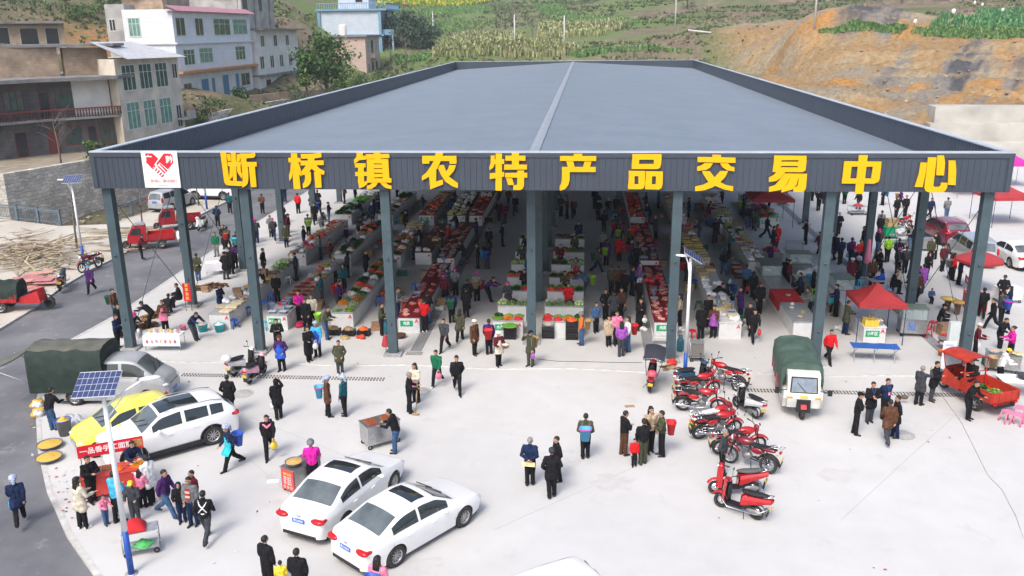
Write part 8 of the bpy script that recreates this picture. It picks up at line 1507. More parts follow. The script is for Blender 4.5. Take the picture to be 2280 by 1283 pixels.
# ------------------------------------------------------------------ crops and undergrowth
def inside(p, poly):
    c = False; n = len(poly)
    for i in range(n):
        a, b = poly[i], poly[(i+1) % n]
        if (a[1] > p[1]) != (b[1] > p[1]) and p[0] < (b[0]-a[0])*(p[1]-a[1])/(b[1]-a[1])+a[0]: c = not c
    return c
def field(name, uv, n, h, w, cols, seed, lean=.25, blades=4):
    r = random.Random(seed); poly = [tuple(hit(u, v)[:2]) for u, v in uv]; xs = [p[0] for p in poly]; ys = [p[1] for p in poly]; P = []
    while len(P) < n:
        q = (r.uniform(min(xs),max(xs)), r.uniform(min(ys),max(ys)))
        if inside(q, poly): P.append(q)
    Z = terr([p[0] for p in P], [p[1] for p in P]); mb = MB()
    for (x, y), z in zip(P, Z):
        for k in range(blades):
            a = r.random()*6.283; hh = h*r.uniform(.6,1.15); d = Vector((math.cos(a), math.sin(a), 0)); b = Vector((x,y,z))+d*r.uniform(0,.35); s_ = Vector((-d.y,d.x,0))*w*r.uniform(.6,1.3); t_ = b+d*hh*lean*r.uniform(.4,1.6)+Vector((0,0,hh)); m_ = b.lerp(t_,.6)+Vector((0,0,hh*.1))
            mb.add([b-s_*.5, b+s_*.5, m_+s_*.6, m_-s_*.6, t_+s_*.15-Vector((0,0,hh*.12)), t_-s_*.15-Vector((0,0,hh*.12))], [(0,1,2,3),(3,2,4,5)], r.randrange(len(cols)))
    return tag(mb.build(name, cols), kind='stuff')
CANE = [leaf_mat('cane light', (.32,.34,.14)), leaf_mat('cane pale', (.40,.38,.22)), leaf_mat('cane green', (.18,.24,.09))]; CROP = [leaf_mat('crop green', (.10,.22,.08)), leaf_mat('crop mid', (.15,.27,.10)), leaf_mat('crop lime', (.22,.32,.10))]; RAPE = [leaf_mat('rape yellow', (.62,.52,.03)), leaf_mat('rape lime', (.36,.42,.05)), leaf_mat('rape green', (.15,.3,.05))]; BARLEY = [leaf_mat('young barley', (.09,.23,.10)), leaf_mat('young barley light', (.15,.31,.12)), leaf_mat('young barley blue', (.08,.24,.10))]
field('cane_field', [(960,128),(985,108),(1080,104),(1240,108),(1290,124),(1180,131),(1040,131)], 1300, 2.1, .28, CANE, 1); field('cane_field', [(1000,98),(1040,82),(1170,84),(1165,100)], 500, 1.8, .28, CANE, 2); field('cane_field', [(1195,88),(1200,62),(1290,55),(1400,58),(1330,82)], 900, 1.8, .3, CANE, 3)
field('rapeseed_field', [(835,18),(880,10),(1100,2),(1100,-8),(860,-6)], 1500, 1.3, .32, RAPE, 4); field('green_crop', [(840,24),(980,16),(1120,8),(1140,18),(940,40),(845,50)], 1700, .8, .24, CROP, 5); field('green_crop', [(1175,10),(1250,12),(1260,28),(1420,46),(1440,54),(1300,52),(1220,40)], 1400, .8, .24, CROP, 6); field('green_crop', [(870,62),(1010,40),(1120,52),(1010,72)], 600, .7, .24, CROP, 7)
field('barley_terrace', [(2060,64),(2090,45),(2180,25),(2280,22),(2300,60),(2200,68)], 2600, .9, .18, BARLEY, 8); field('barley_terrace', [(2030,78),(2060,72),(2300,72),(2300,84),(2060,86)], 1300, .7, .2, CROP, 9); field('green_crop', [(1820,76),(1900,62),(2020,68),(2000,84)], 350, .8, .24, CROP, 10); field('green_crop', [(870,128),(960,118),(950,135),(880,145)], 300, .8, .24, CROP, 11); field('green_crop', [(1270,125),(1540,122),(1540,128),(1280,131)], 260, 1.0, .24, CROP, 12)
r = random.Random(31); US = [leaf_mat('dry grass', (.25,.2,.13)), leaf_mat('dry grass dark', (.17,.13,.09)), leaf_mat('dry grass pale', (.34,.29,.21)), leaf_mat('scrub green', (.13,.17,.07)), leaf_mat('scrub dark', (.08,.105,.05))]; Q = []
while len(Q) < 34000:
    k = r.random(); x, y = (r.uniform(-60,130), 112+230*r.random()**1.6) if k < .7 else (r.uniform(-95,-36), r.uniform(45,160)) if k < .94 else (r.uniform(-60,-35), r.uniform(30,70))
    Q.append((x, y))
QX, QY = np.array([q[0] for q in Q]), np.array([q[1] for q in Q]); QZ = terr(QX, QY); CU = in_cut(QX, QY); NN = fbm(QX*.07+40, QY*.07); N5 = fbm(QX*.05+3, QY*.05+8)
HB_ = [(-64,-41.6,38,70),(-60,-49,74,123),(-69,-55,110,129),(-57,-41,139,174)]; mb = MB()
for x, y, z, c, nn, n5 in zip(QX, QY, QZ, CU, NN, N5):
    if c > .3 and r.random() < .93 or z < -1.1 or any(a < x < b and e < y < f for a, b, e, f in HB_) or n5 < .42: continue
    gr_ = nn > .5 or x < 35 and r.random() < .6; s_ = r.uniform(.2,.62)*(1+(y-110)/260); mi = r.choice([3,3,4]) if gr_ else r.choice([0,0,1,2])
    for k in range(6):
        a = r.random()*6.283; d = Vector((math.cos(a), math.sin(a), 0)); b = Vector((x,y,z-.1))+d*s_*.5*r.random(); w_ = Vector((-d.y,d.x,0))*s_*(.28 if gr_ else .13); t_ = b+d*s_*r.uniform(.2,.6)+Vector((0,0,s_*r.uniform(.5,1.1))); mb.add([b-w_*.6, b+w_*.6, b.lerp(t_,.6)+w_, t_, b.lerp(t_,.6)-w_], [(0,1,2,3,4)], mi)
tag(mb.build('undergrowth', US), kind='stuff')
mb = MB()                                       # stones in the dry river bed and on the cut
for i in range(900):
    x, y = (r.uniform(-60,-34.5), r.uniform(29,75)) if i < 500 else (r.uniform(34,95), r.uniform(68,120)); z = T(x, y) if i % 1 == 0 else 0; s_ = r.uniform(.08,.4)*(1 if i < 500 else .7)
    mb.ball((x,y,z+s_*.2), (s_,s_*r.uniform(.6,1),s_*.6), 6, 4, i % 2, False, None, lambda p: (p[0]+r.uniform(-.25,.25)*s_, p[1]+r.uniform(-.25,.25)*s_, p[2]+r.uniform(-.2,.2)*s_))
tag(mb.build('rubble', [mat('rubble pale', (.34,.3,.24), .95, .3, 3), mat('rubble brown', (.26,.19,.12), .95, .3, 3)]), kind='stuff')
for i, (u, v, z, w, h) in enumerate(((2120,42,0,.35,1.4),(2168,18,0,.3,1.5),(2185,22,0,.3,1.3),(2230,34,0,.35,1.3),(2035,62,0,.3,1.2),(900,15,0,.3,1.3))): p = hit(u, v); MB().tube([(0,0,0),(0,0,h)], .04, 5).ball((.1,0,h*.7), (w,.1,h*.28), 8, 6, 1).build('scarecrow', [M_WOOD, cloth('pink' if i == 5 else 'white')], None, p); tag(C.objects[-1], f'pale cloth scarecrow on crop plot, {ORD[i]} of those on the slopes', 'scarecrow', 'scarecrows')
# ------------------------------------------------------------------ the crowd: (u, v, facing, pose, top, trousers, head, words[, options]); facing 0 = to camera, 90 = right, 180 = away
NEAR = [
(44,1168,215,'walk','navy','black','scarf','walking up the left road with blue bag',dict(bag='sky_blue',coat='long')),
(114,962,170,'lean','black','denim','short','under tarpaulin awning behind the van',{}),
(206,1122,60,'front','black','black','short','behind left end of snack cart',{}),
(184,1180,150,'hold','cream','black','long','fluffy coat, back turned, at left of snack cart',dict(coat='long',shoe='white')),
(235,1172,70,'hold','pink','denim','short','small child at the snack cart',dict(sc=.6)),
(264,1167,165,'hold','sky_blue','black','short','red scarf, at middle of snack cart',{}),
(301,1168,10,'hold','dark_grey','dark_grey','yellowcap','boy eating before the snack cart',dict(sc=.85)),
(318,1133,170,'hold','pink','black','long','girl behind boy at right of snack cart',dict(sc=.78)),
(336,1125,250,'hold','white','black','bun','white puffer coat, at right end of snack cart',dict(coat='long')),
(296,1078,60,'lean','navy','black','short','stall keeper behind the red banner',{}),
(372,1153,80,'walk','purple','denim','short','walking right from the snack cart',{}),
(405,1166,20,'hold','black','navy','navyhood','child eating, right of snack cart',dict(sc=.82)),
(436,1150,330,'stand','maroon','black','short','behind the man in striped sweater',dict(sc=.9)),
(430,1174,350,'stand','grey','navy','short','striped red sweater, right of the snack cart',dict(stripe=1)),
(460,1208,190,'walk2','black','dark_grey','short','white apron straps crossed on back',dict(straps=1)),
(598,1318,150,'stand','black','black','short','cut by the bottom edge, taller of two',{}),
(628,1330,200,'stand','yellow','black','short','child in yellow at the bottom edge',dict(sc=.62)),
(668,1350,170,'stand','black','black','short','cut by the bottom edge, right of yellow child',{}),
(846,1372,160,'stand','pink','black','long','head at bottom edge beside nearest sedan',dict(bask=('blue',None))),
(512,926,185,'pocket','black','green','short','padded coat, behind rear of white suv',dict(coat='long')),
(620,935,215,'raise_','black','black','hood','hooded puffer, white handbag, mid plaza',dict(bag='white',coat='long')),
(731,930,100,'stand','brown','black','scarf','patterned coat with blue bucket on back',dict(coat='long',bask=('sky_blue','red'))),
(767,928,260,'stand','teal','black','scarf','purple apron, facing the bucket carrier',dict(apron='violet')),
(600,1020,10,'walk','black','black','short','carrying baby in pink wrap and yellow bag',dict(bag='yellow',wrap='pink')),
(516,1046,320,'walk2','navy','black','scarf','turquoise apron, blue basket on back',dict(apron='turquoise',bask=('blue',None))),
(698,1088,200,'hold','magenta','black','helmet','grey scarf, behind the red menu cart',{}),
(884,1012,265,'lean','black','denim','short','tending the skewer grill',{}),
(912,922,95,'hold','black','black','grey','leaning on a wooden broom',dict(broom=1)),
(926,898,330,'front','cream','black','long','pink handbag, beside man with broom',dict(bag='pink')),
(757,835,5,'pocket','olive','dark_grey','short','boy in hooded coat alone before hall',dict(coat='long',shoe='white',sc=.92)),
(627,828,0,'pocket','purple','black','fur','bright blue apron, before second front column',dict(apron='blue',coat='long')),
(620,787,20,'arms','black','black','short','arms folded, basket behind, before hall',dict(bask=('green','red'))),
(688,806,40,'hold','black','black','bun','long black coat and plastic bag',dict(coat='coat',bag='white')),
(707,796,350,'stand','sky_blue','black','scarf','blue overall, beside long black coat',dict(apron='blue')),
(973,860,350,'walk','green','black','short','white sleeved varsity jacket, carrying pink bag',dict(bag='pink',shoe='white')),
(1018,878,15,'walk2','black','black','bun','black puffer jacket and face mask, walking',{}),
(990,784,350,'walk','dark_grey','black','short','walking out from the meat counter aisle',{}),
(1057,792,50,'stand','brown','black','whitehat','elderly with white cap and walking stick',dict(coat='long',stick=1)),
(1089,790,180,'stand','purple','black','short','bright red backpack on back',dict(bask=('red',None))),
(1110,817,30,'hold','maroon','black','whitehat','patchwork apron carrying woven basket',dict(apron='cream',wbask=1)),
(1181,817,330,'raise_','camo','olive','cap','camouflage coat, woven basket on back, violet bag',dict(coat='long',bask=('w',None),bag='violet')),
(1180,1083,175,'behind','navy','black','grey','hands behind back holding yellow box',dict(box=1)),
(1228,1110,185,'pocket','black','black','greyhat','long dark coat, nearest of three men',dict(coat='long')),
(1240,1075,290,'pocket','black','black','short','striped sleeve hoodie, facing two older men',{}),
(1303,1023,180,'behind','olive','black','short','bright blue basket with pink rim on back',dict(bask=('sky_blue','magenta'))),
(1389,1016,120,'front','black','brown','short','brown trousers, left of the family group',{}),
(1431,1036,190,'raise_','black','camo','short','puffer jacket, raising phone, camouflage trousers',{}),
(1412,1041,0,'stand','red','black','short','small child in red and black vest',dict(sc=.6)),
(1447,1010,20,'raise_','beige','black','long','half hidden behind man raising phone',{}),
(1472,1018,270,'front','olive','black','short','bright red basket on back, facing left',dict(bask=('red',None))),
(1607,1062,60,'pocket','dark_grey','black','grey','old man beside the maroon motorcycle',{}),
(1845,810,15,'walk','red','black','short','bright red jacket beside green covered tricycle',{}),
(1905,970,70,'arms','black','black','cap','peaked cap, left of the talking group',{}),
(1936,943,0,'front','black','dark_grey','short','fur collar and pink badge, talking group',dict(coat='long',badge=1)),
(1968,935,20,'behind','navy','black','short','blue blazer with pink badge, talking group',dict(badge=1)),
(1992,977,270,'pocket','black','navy','short','fur trimmed hood, right of talking group',dict(coat='long')),
(1975,988,185,'walk','brown','dark_grey','short','long coat, back turned, in talking group',dict(coat='long')),
(2046,904,120,'raise_','dark_grey','black','grey','leather coat, holding feather duster',dict(coat='long',duster=1)),
(2075,895,40,'phone','black','dark_grey','short','face mask, looking at a phone',dict(coat='long')),
(2152,934,30,'lean','black','black','short','leaning on the orange tricycle, striped sleeve',{}),
(2222,862,80,'lean','white','black','yellowcap','checked backpack at right edge stall',dict(bask=('tan',None))),
(2248,806,265,'hold','magenta','black','bun','pink waistcoat at right edge snack cart',{}),
(2223,780,20,'lean','black','black','short','cooking at right edge snack cart',{}),
(2170,803,60,'hold','maroon','black','whitehat','white apron, beside right corner column',dict(apron='white')),
(2208,735,265,'walk','black','black','short','striding left at the right edge',{}),
(2228,722,200,'stand','dark_grey','black','short','blue and pink basket on back, right edge',dict(bask=('blue','magenta'))),
(2245,700,230,'hold','navy','black','long','small, behind blue basket carrier',dict(sc=.9)),
(2185,710,160,'walk2','black','black','bun','running past the right corner column',{}),
(2230,680,345,'pocket','black','black','greyhat','grey flat cap, by feather stalk cart',{}),
(257,712,85,'stand','brown','teal','bun','rust coat, green basket on back, by road',dict(bask=('green',None))),
(263,776,90,'phone','navy','black','short','looking at phone by front left column',{}),
(270,752,60,'stand','black','black','short','padded jacket behind front left column',dict(coat='long')),
(292,738,70,'squat','black','black','pinkhat','crouching beside front left column',{}),
(341,732,270,'bend','black','black','cap','black cap, bending over tobacco leaves',{}),
(368,741,0,'front','brown','black','short','pink apron at the drink stall',dict(apron='pink')),
(372,702,190,'squat','black','dark_grey','short','squatting by the tobacco leaves',{}),
(403,684,300,'sit','black','black','short','sitting on wooden stool near red banner',{}),
(428,757,60,'bend','navy','dark_grey','short','stooping beside the drink stall',{}),
(203,653,10,'walk','purple','black','bluehat','walking down the left road in blue hat',dict(coat='long')),
(313,578,100,'lean','maroon','black','short','leaning over side of red cargo tricycle',{}),
(406,560,20,'stand','white','denim','short','white jacket beside second left column',{}),
(485,505,185,'pocket','navy','black','short','standing on road beside white scooter',{}),
(501,555,0,'pocket','black','black','short','long black coat at road edge',dict(coat='coat')),
(482,572,0,'stand','green','grey','short','green jacket behind white folding table',{}),
(505,606,265,'sit','black','navy','short','sitting at the white folding table, left',{}),
(520,600,255,'sit','black','black','short','sitting at the white folding table, right',{}),
(529,571,170,'front','black','black','short','teal basket on back near road',dict(bask=('turquoise',None))),
(583,664,0,'stand','black','black','short','white apron behind leftmost counter',dict(apron='white')),
(617,674,20,'stand','black','black','short','leaning behind dried food counter',{}),
(667,716,30,'hold','magenta','black','short','bright pink jacket by dried food counter',{}),
(683,737,0,'stand','black','black','short','cream trimmed black vest by dried food counter',dict(coat='long')),
(697,728,10,'stand','cream','black','short','cream vest behind man in black vest',{}),
(724,757,80,'lean','olive','denim','short','yellow basket on back, at vegetable crates',dict(bask=('lime',None))),
(757,687,70,'stand','orange','black','short','orange jacket with red basket on back',dict(bask=('red',None))),
(766,652,30,'stand','teal','black','long','teal jacket in aisle left of vegetables',{}),
(747,632,20,'stand','grey','black','short','checked jacket youth in left aisle',dict(sc=.9)),
(850,748,90,'phone','camo','black','short','camouflage jacket seller by gas bottle',{}),
(946,740,175,'hold','red','black','short','red and black jacket at meat counter',dict(shoe='white')),
(952,722,170,'hold','black','denim','short','black jacket at meat counter end',{}),
(991,678,180,'stand','maroon','black','pinkhat','maroon coat, pink hat, at meat counter',{}),
(1014,660,0,'front','grey','black','pinkhat','grey coat, pink hat and mask',{}),
(1006,720,180,'stand','navy','black','short','bright green basket on back in left aisle',dict(bask=('green',None))),
(1038,710,175,'stand','black','black','short','black backpack in left aisle',dict(shoe='cream')),
(1042,690,185,'pocket','black','black','short','tall black coat ahead in left aisle',dict(coat='long')),
(1024,762,185,'walk','olive','black','long','olive coat with blue bag walking in',dict(bag='blue',coat='long')),
(1062,672,180,'stand','grey','black','pinkhat','tan backpack and pink hat in aisle',dict(bask=('tan',None))),
(1083,672,60,'bend','purple','black','bun','red and yellow child carrier on back',dict(bask=('red',None))),
(1294,770,270,'stand','orange','denim','helmet','silver helmet, woven basket on back',dict(bask=('w',None))),
(1327,742,20,'stand','denim','black','short','boy in blue with white stripe trousers',dict(sc=.9)),
(1308,660,260,'bend','denim','dark_grey','short','lime bucket on back, bending at vegetables',dict(bask=('lime',None))),
(1355,772,10,'stand','beige','black','bun','small woman in beige coat, front group',dict(coat='long',sc=.9)),
(1372,770,20,'hold','pink','black','long','pale pink jacket hidden in front group',{}),
(1383,795,180,'stand','violet','dark_grey','long','bright violet jacket, back turned',{}),
(1397,785,290,'stand','white','denim','long','white jacket with red basket on back',dict(bask=('red',None))),
(1348,713,10,'pocket','black','black','short','dark leather jacket in right aisle',{}),
(1366,718,180,'pocket','dark_grey','black','cap','dark suit and cap in right aisle',dict(coat='long')),
(1382,712,10,'stand','brown','black','long','brown coat and brown bag, right aisle',dict(bag='brown')),
(1424,737,20,'phone','black','black','short','very long black coat by right meat counter',dict(coat='coat',bag='white')),
(1376,660,185,'stand','brown','black','short','brown jacket walking in right aisle',{}),
(1390,668,180,'stand','black','black','short','black jacket beside brown jacket, right aisle',{}),
(1361,658,185,'stand','camo','black','fur','patterned coat, pale collar, right aisle',{}),
(1407,660,100,'stand','navy','black','short','dark blue jacket facing right meat counter',{}),
(1422,650,95,'stand','violet','black','short','violet sleeves facing right meat counter',{}),
(1415,605,150,'lean','black','black','short','leaning over the right meat counter',{}),
(1405,553,180,'hold','red','black','short','red puffer at second right meat counter',{}),
(1513,726,250,'stand','beige','black','long','beige and violet seller behind right meat counter',{}),
(1560,756,175,'stand','black','black','bun','black padded coat at cream tofu counter',dict(coat='long')),
(1588,753,330,'hold','brown','black','bun','violet apron at cream tofu counter',dict(apron='violet')),
(1575,730,20,'stand','black','black','short','black jacket behind tofu seller',{}),
(1585,690,80,'bend','black','black','short','bending over the white tofu bags',{}),
(1622,690,300,'stand','navy','black','bluehat','wide blue hat with blue basket, tofu aisle',dict(bask=('blue',None))),
(1630,685,200,'stand','turquoise','black','bun','child in pale teal by tofu counter',dict(sc=.75)),
(1677,762,5,'walk','black','black','short','leather jacket man carrying red bag, walking out',dict(bag='red')),
(1668,745,340,'walk2','black','black','short','behind leather jacket man, walking out',{}),
(1690,700,10,'stand','black','black','fur','dark coat, blue cuffs, behind two men',{}),
(1675,668,190,'walk','black','black','long','black coat and red bag beside steel counter',dict(bag='red')),
(1660,655,160,'stand','denim','black','short','denim jacket left of steel counter',{}),
(1783,668,300,'sit','black','black','short','striped black tracksuit, seated by pushchair',{}),
(1755,645,60,'stand','maroon','black','bun','white collar, behind the steel counter',{}),
(1860,706,270,'hold','navy','black','short','adult holding child beside third right column',{}),
(1850,697,20,'stand','turquoise','black','short','small child held beside third right column',dict(sc=.6)),
(1893,640,10,'stand','maroon','black','whitehat','fur hat, blue cuffs, near pink parasol',dict(coat='long')),
(1940,640,10,'stand','brown','black','short','brown coat behind red snack canopy',{}),
(1965,648,250,'sit','blue','black','navyhood','blue hooded, seated behind red canopy',{}),
(1985,655,80,'sit','black','black','short','eating at table behind red canopy, black coat',{}),
(2003,650,260,'sit','cream','black','bun','cream fluffy coat by maroon parasol',{}),
(2052,655,200,'stand','violet','dark_grey','bun','lilac coat beside second right column',dict(coat='long')),
(2072,675,0,'sit','denim','black','short','little child in high chair, right side',dict(sc=.62)),
(2090,735,70,'sit','black','black','cap','black cap vendor seated on red stool',dict(apron='grey')),
(2014,610,175,'stand','dark_grey','black','short','dark hoodie behind red snack canopy',{}),
(1998,590,180,'pocket','black','black','short','tall black coat near second right column',{}),
(2062,625,15,'phone','black','black','hood','hood up, looking at phone, right plaza',{}),
(2070,588,0,'stand','olive','black','grey','olive jacket by the grill cart',{}),
(2080,578,280,'hold','black','black','long','white apron behind grill cart',dict(apron='white')),
(2098,605,10,'stand','maroon','black','short','maroon coat and mask on right plaza',{}),
(2116,622,80,'stand','dark_grey','black','grey','at red cart, left of customers',{}),
(2120,626,90,'stand','red','black','long','red coat with backpack at red cart',dict(bask=('grey',None))),
(2135,636,80,'stand','navy','black','scarf','blue scarf customer at the red cart',{}),
(2070,488,10,'walk','navy','black','short','walking in front of wine red suv',{}),
(2107,488,180,'phone','grey','denim','short','on phone near wine red suv',{}),
(1822,470,180,'behind','black','black','short','hands behind back, right of hall',{}),
(1880,455,175,'stand','green','black','short','green basket carrier far right of hall',dict(bask=('green',None))),
(1865,452,170,'stand','beige','black','short','beige coat far right of hall',{}),
(1995,488,10,'stand','black','black','long','long hair, near green cart',{}),
(2015,483,0,'stand','black','black','short','masked, beside red motorcycle, right plaza',{}),
(1960,520,150,'stand','grey','black','short','grey jacket beside green cart',{}),
(1958,530,175,'stand','black','black','short','black jacket in front of green cart',{}),
(2025,555,300,'lean','grey','tan','short','grey vest at white bundle trolley',{}),
(1955,565,180,'stand','brown','black','short','brown jacket beside the trolley cart',{}),
(1920,560,260,'stand','black','black','long','green bag, left of first right column',dict(bag='green')),
(1912,615,250,'sit','black','black','short','sitting diner by closed parasol, nearest',{}),
(1925,600,200,'sit','black','black','short','sitting diner by closed parasol, behind',{}),
(1945,605,90,'sit','black','black','short','seated diner right of closed parasol',{}),
(1962,600,270,'sit','black','black','short','seated diner facing left, right of parasol',{}),
(1975,585,180,'stand','lime','black','short','lime striped vest by the diners',{}),
(1870,590,190,'stand','navy','black','bun','white shoulder bag by third right column',dict(bag='white')),
(1858,580,200,'stand','black','black','short','crouching shape with blue bag, right aisle',dict(bag='blue')),
(1893,590,200,'stand','purple','black','short','purple jacket right of third column',dict(bag='sky_blue')),
(2140,858,300,'sit','black','black','short','driver seated in the orange tricycle',dict(z=.42,nudge=(-.05,.75))),
]
SPECIAL = []
for (u, v, fa, pose, top, bot, head, words, op) in NEAR:
    op = dict(op); p = G(u, v); p = Vector((p.x, p.y+.08, 0)); coat = op.get('coat', 'short'); sc = op.get('sc', 1.0)*random.uniform(.97,1.03)
    if 'nudge' in op: p = Vector((tr.location.x, tr.location.y, 0))+Vector((.05,.1,0))
    rz = R(fa)+random.uniform(-.12,.12); tw_ = top.replace('_',' '); cl = {'short':'jacket','long':'coat','coat':'long coat'}[coat]
    lab = f'person in {tw_} {cl}, {words}' if tw_.split()[-1] not in words or True else f'person {words}'
    hw = HEADW.get(head)
    if len(lab.split()) > 16: lab = 'person '+words
    o, J = person(p, rz, pose, top, bot, head, sc, coat, lab, op.get('apron'), op.get('shoe', 'black'), z=op.get('z', 0))
    M4 = Matrix.Translation(o.location) @ Matrix.Rotation(rz, 4, 'Z') @ Matrix.Scale(sc, 4); short = ' '.join(words.replace(',', '').split()[:6])
    own = f'{tw_} {cl} person: '
    if op.get('bask'):
        c_, rim = op['bask']; q = back_basket(o.location, rz, c_ if c_ != 'w' else 'tan', f'{"woven" if c_ == "w" else c_.replace("_"," ")} basket on back of person in {tw_} {cl} {("("+short)[:0]}'.strip()+f', {" ".join(words.split()[-4:])}', rim, sc, .80+(J['chest'].z-1.23)*.9, c_ == 'w')
    if op.get('bag'): hnd = M4 @ J['wr1']; hand_bag(hnd, op['bag'], f'{op["bag"].replace("_"," ")} bag held by person in {tw_} {cl}, {" ".join(words.split()[-4:])}', sc, z=max(.02, hnd.z-.45))
    if op.get('broom'): h_ = M4 @ J['wr-1']; tag(MB().tube([(0,0,0),(.12,.05,1.45)], .018, 6).ball((0,0,.05), (.16,.06,.06), 8, 5, 1).build('broom', [M_WOOD, M_BAMBOO], None, (h_.x-.1,h_.y-.05,0)), 'wooden broom held upright by grey haired man in black', 'broom')
    if op.get('stick'): h_ = M4 @ J['wr1']; tag(MB().tube([(0,0,0),(0,0,.9)], .012, 6).build('walking_stick', M_WHITEP, None, (h_.x,h_.y,0)), 'pale walking stick of elderly person in white cap', 'walking stick')
    if op.get('duster'): h_ = M4 @ J['wr1']; tag(MB().tube([(0,0,0),(-.35,-.1,-.15)], .012, 5).ball((-.5,-.13,-.2), (.16,.08,.1), 9, 6, 1).build('feather_duster', [M_WOOD, M_BARK], None, h_-Vector((0,0,.35))), 'brown feather duster held by man in leather coat', 'duster')
    if op.get('wbask'): h_ = M4 @ Vector((.2,-.3,.95)); bucket(h_, 'tan', 'woven basket held by person in patchwork apron', .17, .16, None, cloth('white'), 'hand_basket', 'basket')
    if op.get('box'): h_ = M4 @ Vector((0,.22,.86)); tag(MB().box((0,0,0), (.42,.04,.14)).build('paper_box', [mat('yellow white box', (.7,.6,.3), .6, .4, 8)], None, h_, rz), 'yellow and white box held behind back by grey haired man', 'box')
    if op.get('badge'): 
        s_ = MB(); s_.tube([J['neck']+Vector((-.06,-.09,0)), J['chest']+Vector((0,-.15,-.08)), J['neck']+Vector((.06,-.09,0))], .008, 5); s_.build('lanyard', mat('blue lanyard', (.03,.12,.5), .6), o); MB().box(tuple(J['chest']+Vector((0,-.155,-.15))), (.08,.012,.12)).build('badge', mat('pink badge', (.75,.25,.35), .5), o)
    if op.get('straps'):
        c = J['chest']; s_ = MB(); s_.tube([c+Vector((-.14,.02,.14)), c+Vector((-.07,.13,.02)), c+Vector((.12,.14,-.2))], .02, 5); s_.tube([c+Vector((.14,.02,.14)), c+Vector((.07,.13,.02)), c+Vector((-.12,.14,-.2))], .02, 5); s_.tube([J['waist']+Vector((-.17,.02,-.02)), J['waist']+Vector((0,.15,-.02)), J['waist']+Vector((.17,.02,-.02))], .018, 5); s_.build('apron_straps', M_WHITE, o)
    if op.get('stripe'): 
        s_ = MB(); c = J['chest']
        for i in range(5): s_.box(tuple(c+Vector((0,-.125-.004*i,.04-i*.075))), (.15,.03,.07), i % 2)
        s_.build('striped_sweater', [mat('sweater red', (.4,.03,.03), .9), mat('sweater cream', (.6,.5,.4), .9)], o)
    if op.get('wrap'):
        MB().ball(tuple(J['chest']+Vector((0,.14,-.02))), (.17,.13,.22), 12, 8).tube([J['chest']+Vector((-.17,0,.1)), J['chest']+Vector((0,-.15,0)), J['chest']+Vector((.17,0,.1))], .05, 6).build('baby_wrap', cloth(op['wrap']), o)
        q, _ = person((0,0,0), 0, 'sit', 'purple', 'black', 'short', .45, 'short', 'baby carried in pink wrap on back of person in black'); q.location = M4 @ Vector((.05,.16,.92)); q.rotation_euler = (0,0,rz); q['category'] = 'baby'
# people deeper in the hall and along the far left: (x, y, facing, pose, top, head)
random.seed(21)
TOPC = ['black']*8+['dark_grey','dark_grey','navy','navy','brown','maroon','olive','purple','teal','grey','red','camo']
HEADC = ['short']*9+['long','bun','long','pinkhat','cap','grey','bun','scarf']
def near_what(x, y):
    b = min(COUNTERS, key=lambda c: max(0, c[1]-x, x-c[2])+max(0, c[3]-y, y-c[4])); return b[0]
PL = []
def spread(n, x0, x1, y0, y1, mode):
    for _ in range(n):
        for t_ in range(30):
            x, y = random.uniform(x0, x1), random.uniform(y0, y1)
            if all((x-a)**2+(y-b)**2 > .3 for a, b, *_ in PL) and not any(c[1]-.3 < x < c[2]+.3 and c[3]-.3 < y < c[4]+.3 for c in COUNTERS): break
        PL.append((x, y, mode))
# sellers and buyers beside every counter, denser where the photo is dense
for (sh, x0, x1, y0, y1, h) in list(COUNTERS):
    if y1-y0 < 2:
        if y0 > 3.5: PL.append((random.uniform(x0+.3, x1-.3), y1+.5, 0))
        continue
    deep = y0 > 14; n = 3 if deep and y0 < 27 else 2
    for k in range(n):
        side = random.choice([-1, 1]); y = y0+(y1-y0)*(k+random.uniform(.15,.9))/n; x = (x0-.45) if side < 0 else (x1+.45); PL.append((x, y, 90 if side < 0 else 270))
spread(8, -4.6, -2.9, 12, 36, 'aisle'); spread(13, 2.9, 4.7, 12, 36, 'aisle'); spread(4, .2, 2.2, 24, 36, 'aisle'); spread(2, -2.2, -.8, 24, 36, 'aisle'); spread(3, 10.3, 11.6, 13, 36, 'aisle'); spread(6, 13.6, 15.0, 12, 30, 'aisle'); spread(4, 16.8, 18.3, 12, 30, 'aisle')
spread(10, -22.3, -17.4, 18, 27, 'aisle'); spread(9, -22, -17.2, 27, 36, 'aisle'); spread(3, -27, -23.8, 26, 37, 'aisle'); spread(4, -15.1, -13.8, 27, 36, 'aisle'); spread(7, 18, 28, 34, 41, 'aisle'); spread(3, 19.5, 24, 20, 30, 'aisle'); spread(7, 17, 21.5, 9, 19, 'aisle'); spread(5, -21.5, -17.2, 8, 16, 'aisle')
USED = {}
for i, (x, y, fa) in enumerate(PL):
    top = random.choice(TOPC); head = random.choice(HEADC); bot = random.choice(['black','black','black','navy','denim','dark_grey'])
    if fa == 'aisle': f_, pose = random.choice([0,180,180,20,200,160,90,270]), random.choice(['stand','walk','pocket','stand','front','walk2','behind'])
    else: f_, pose = fa+random.uniform(-25,25), random.choice(['lean','hold','front','lean','stand','phone'])
    where = f'beside the {near_what(x, y)}' if -17 < x < 17 and fa != 'aisle' else ('in the aisle left of centre' if -5.6 < x < -2.4 else 'in the aisle right of centre' if 2.3 < x < 5.6 else 'in the crowd by left road' if x < -17 else 'on the plaza right of hall' if x > 16.6 else f'near the {near_what(x, y)}')
    hd = HEADW.get(head); base = f'person in {top.replace("_"," ")} jacket'+(f', {hd}' if hd else '')+f', {where}'
    USED.setdefault(base, []).append((x, y, R(f_), pose, top, bot, head))
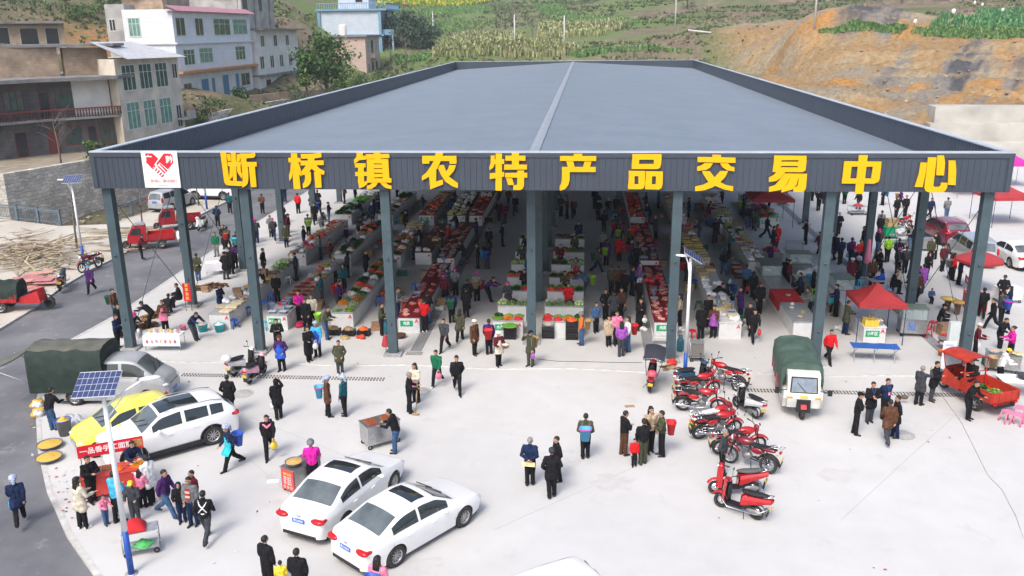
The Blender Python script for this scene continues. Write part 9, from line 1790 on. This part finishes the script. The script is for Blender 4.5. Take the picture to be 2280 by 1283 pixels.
for base, L in USED.items():
    L.sort(key=lambda q: q[1])
    for k, (x, y, rz, pose, top, bot, head) in enumerate(L):
        lab = base if len(L) == 1 else base+f', {ORD[k]} nearest'
        person((x, y, 0), rz, pose, top, bot, head, random.uniform(.94,1.04), 'long' if random.random() < .3 and pose not in ('walk','walk2') else 'short', lab, random.choice(['white','blue','red']) if pose in ('lean','hold') and random.random() < .25 else None)
        if pose in ('stand','walk','walk2') and random.random() < .45:
            c_ = random.choice(['red','green','blue','tan','lime','sky_blue']); back_basket((x, y, 0), rz, c_, f'{c_.replace("_"," ")} back basket on {lab.replace("person in ","").replace(" jacket","")}', None, .95, .8, c_ == 'tan')

random.seed(5); CL = {}                    # boxes, bags and crates kept on the floor beside the counters
for (sh, x0, x1, y0, y1, h) in COUNTERS:
    if y1-y0 < 2: continue
    for k in range(6):
        kd = random.choice(['boxes','bag','redbag','boxes','crate','stool','packs']); y = random.uniform(y0+.4, y1-.3); x = random.choice([x0-random.uniform(.3,.5), x1+random.uniform(.3,.45)]); CL.setdefault((sh, kd), []).append((y, x))
for (sh, kd), L in CL.items():
    for i, (y, x) in enumerate(sorted(L)):
        e = f'on floor beside {sh}'+('' if len(L) == 1 else f', {ORD[i]} nearest')
        if kd == 'crate': c_ = random.choice(['blue','green','black','red']); crate((x,y,0), c_, f'{c_} crate {e}', random.uniform(-.3,.3))
        elif kd == 'stool': c_ = random.choice(['blue','red','green','turquoise']); stool((x,y,0), c_, f'{c_} plastic stool {e}', random.random())
        else: good(kd, x, y, 0, '', random.uniform(.9,1.3), None, f'{KIND[kd][4]} {e}')
# ------------------------------------------------------------------ thin valley haze
mb = MB(); mb.b2(-260, 360, -90, 480, -8, 80); hz_ = bpy.data.materials.new('valley haze'); hz_.use_nodes = True; t = hz_.node_tree; t.nodes.remove(t.nodes['Principled BSDF']); v_ = t.nodes.new('ShaderNodeVolumePrincipled'); v_.inputs['Color'].default_value = (.93,.95,.97,1); v_.inputs['Density'].default_value = .00045; v_.inputs['Anisotropy'].default_value = .3; t.links.new(v_.outputs[0], t.nodes['Material Output'].inputs['Volume'])
tag(mb.build('haze', hz_), kind='stuff')
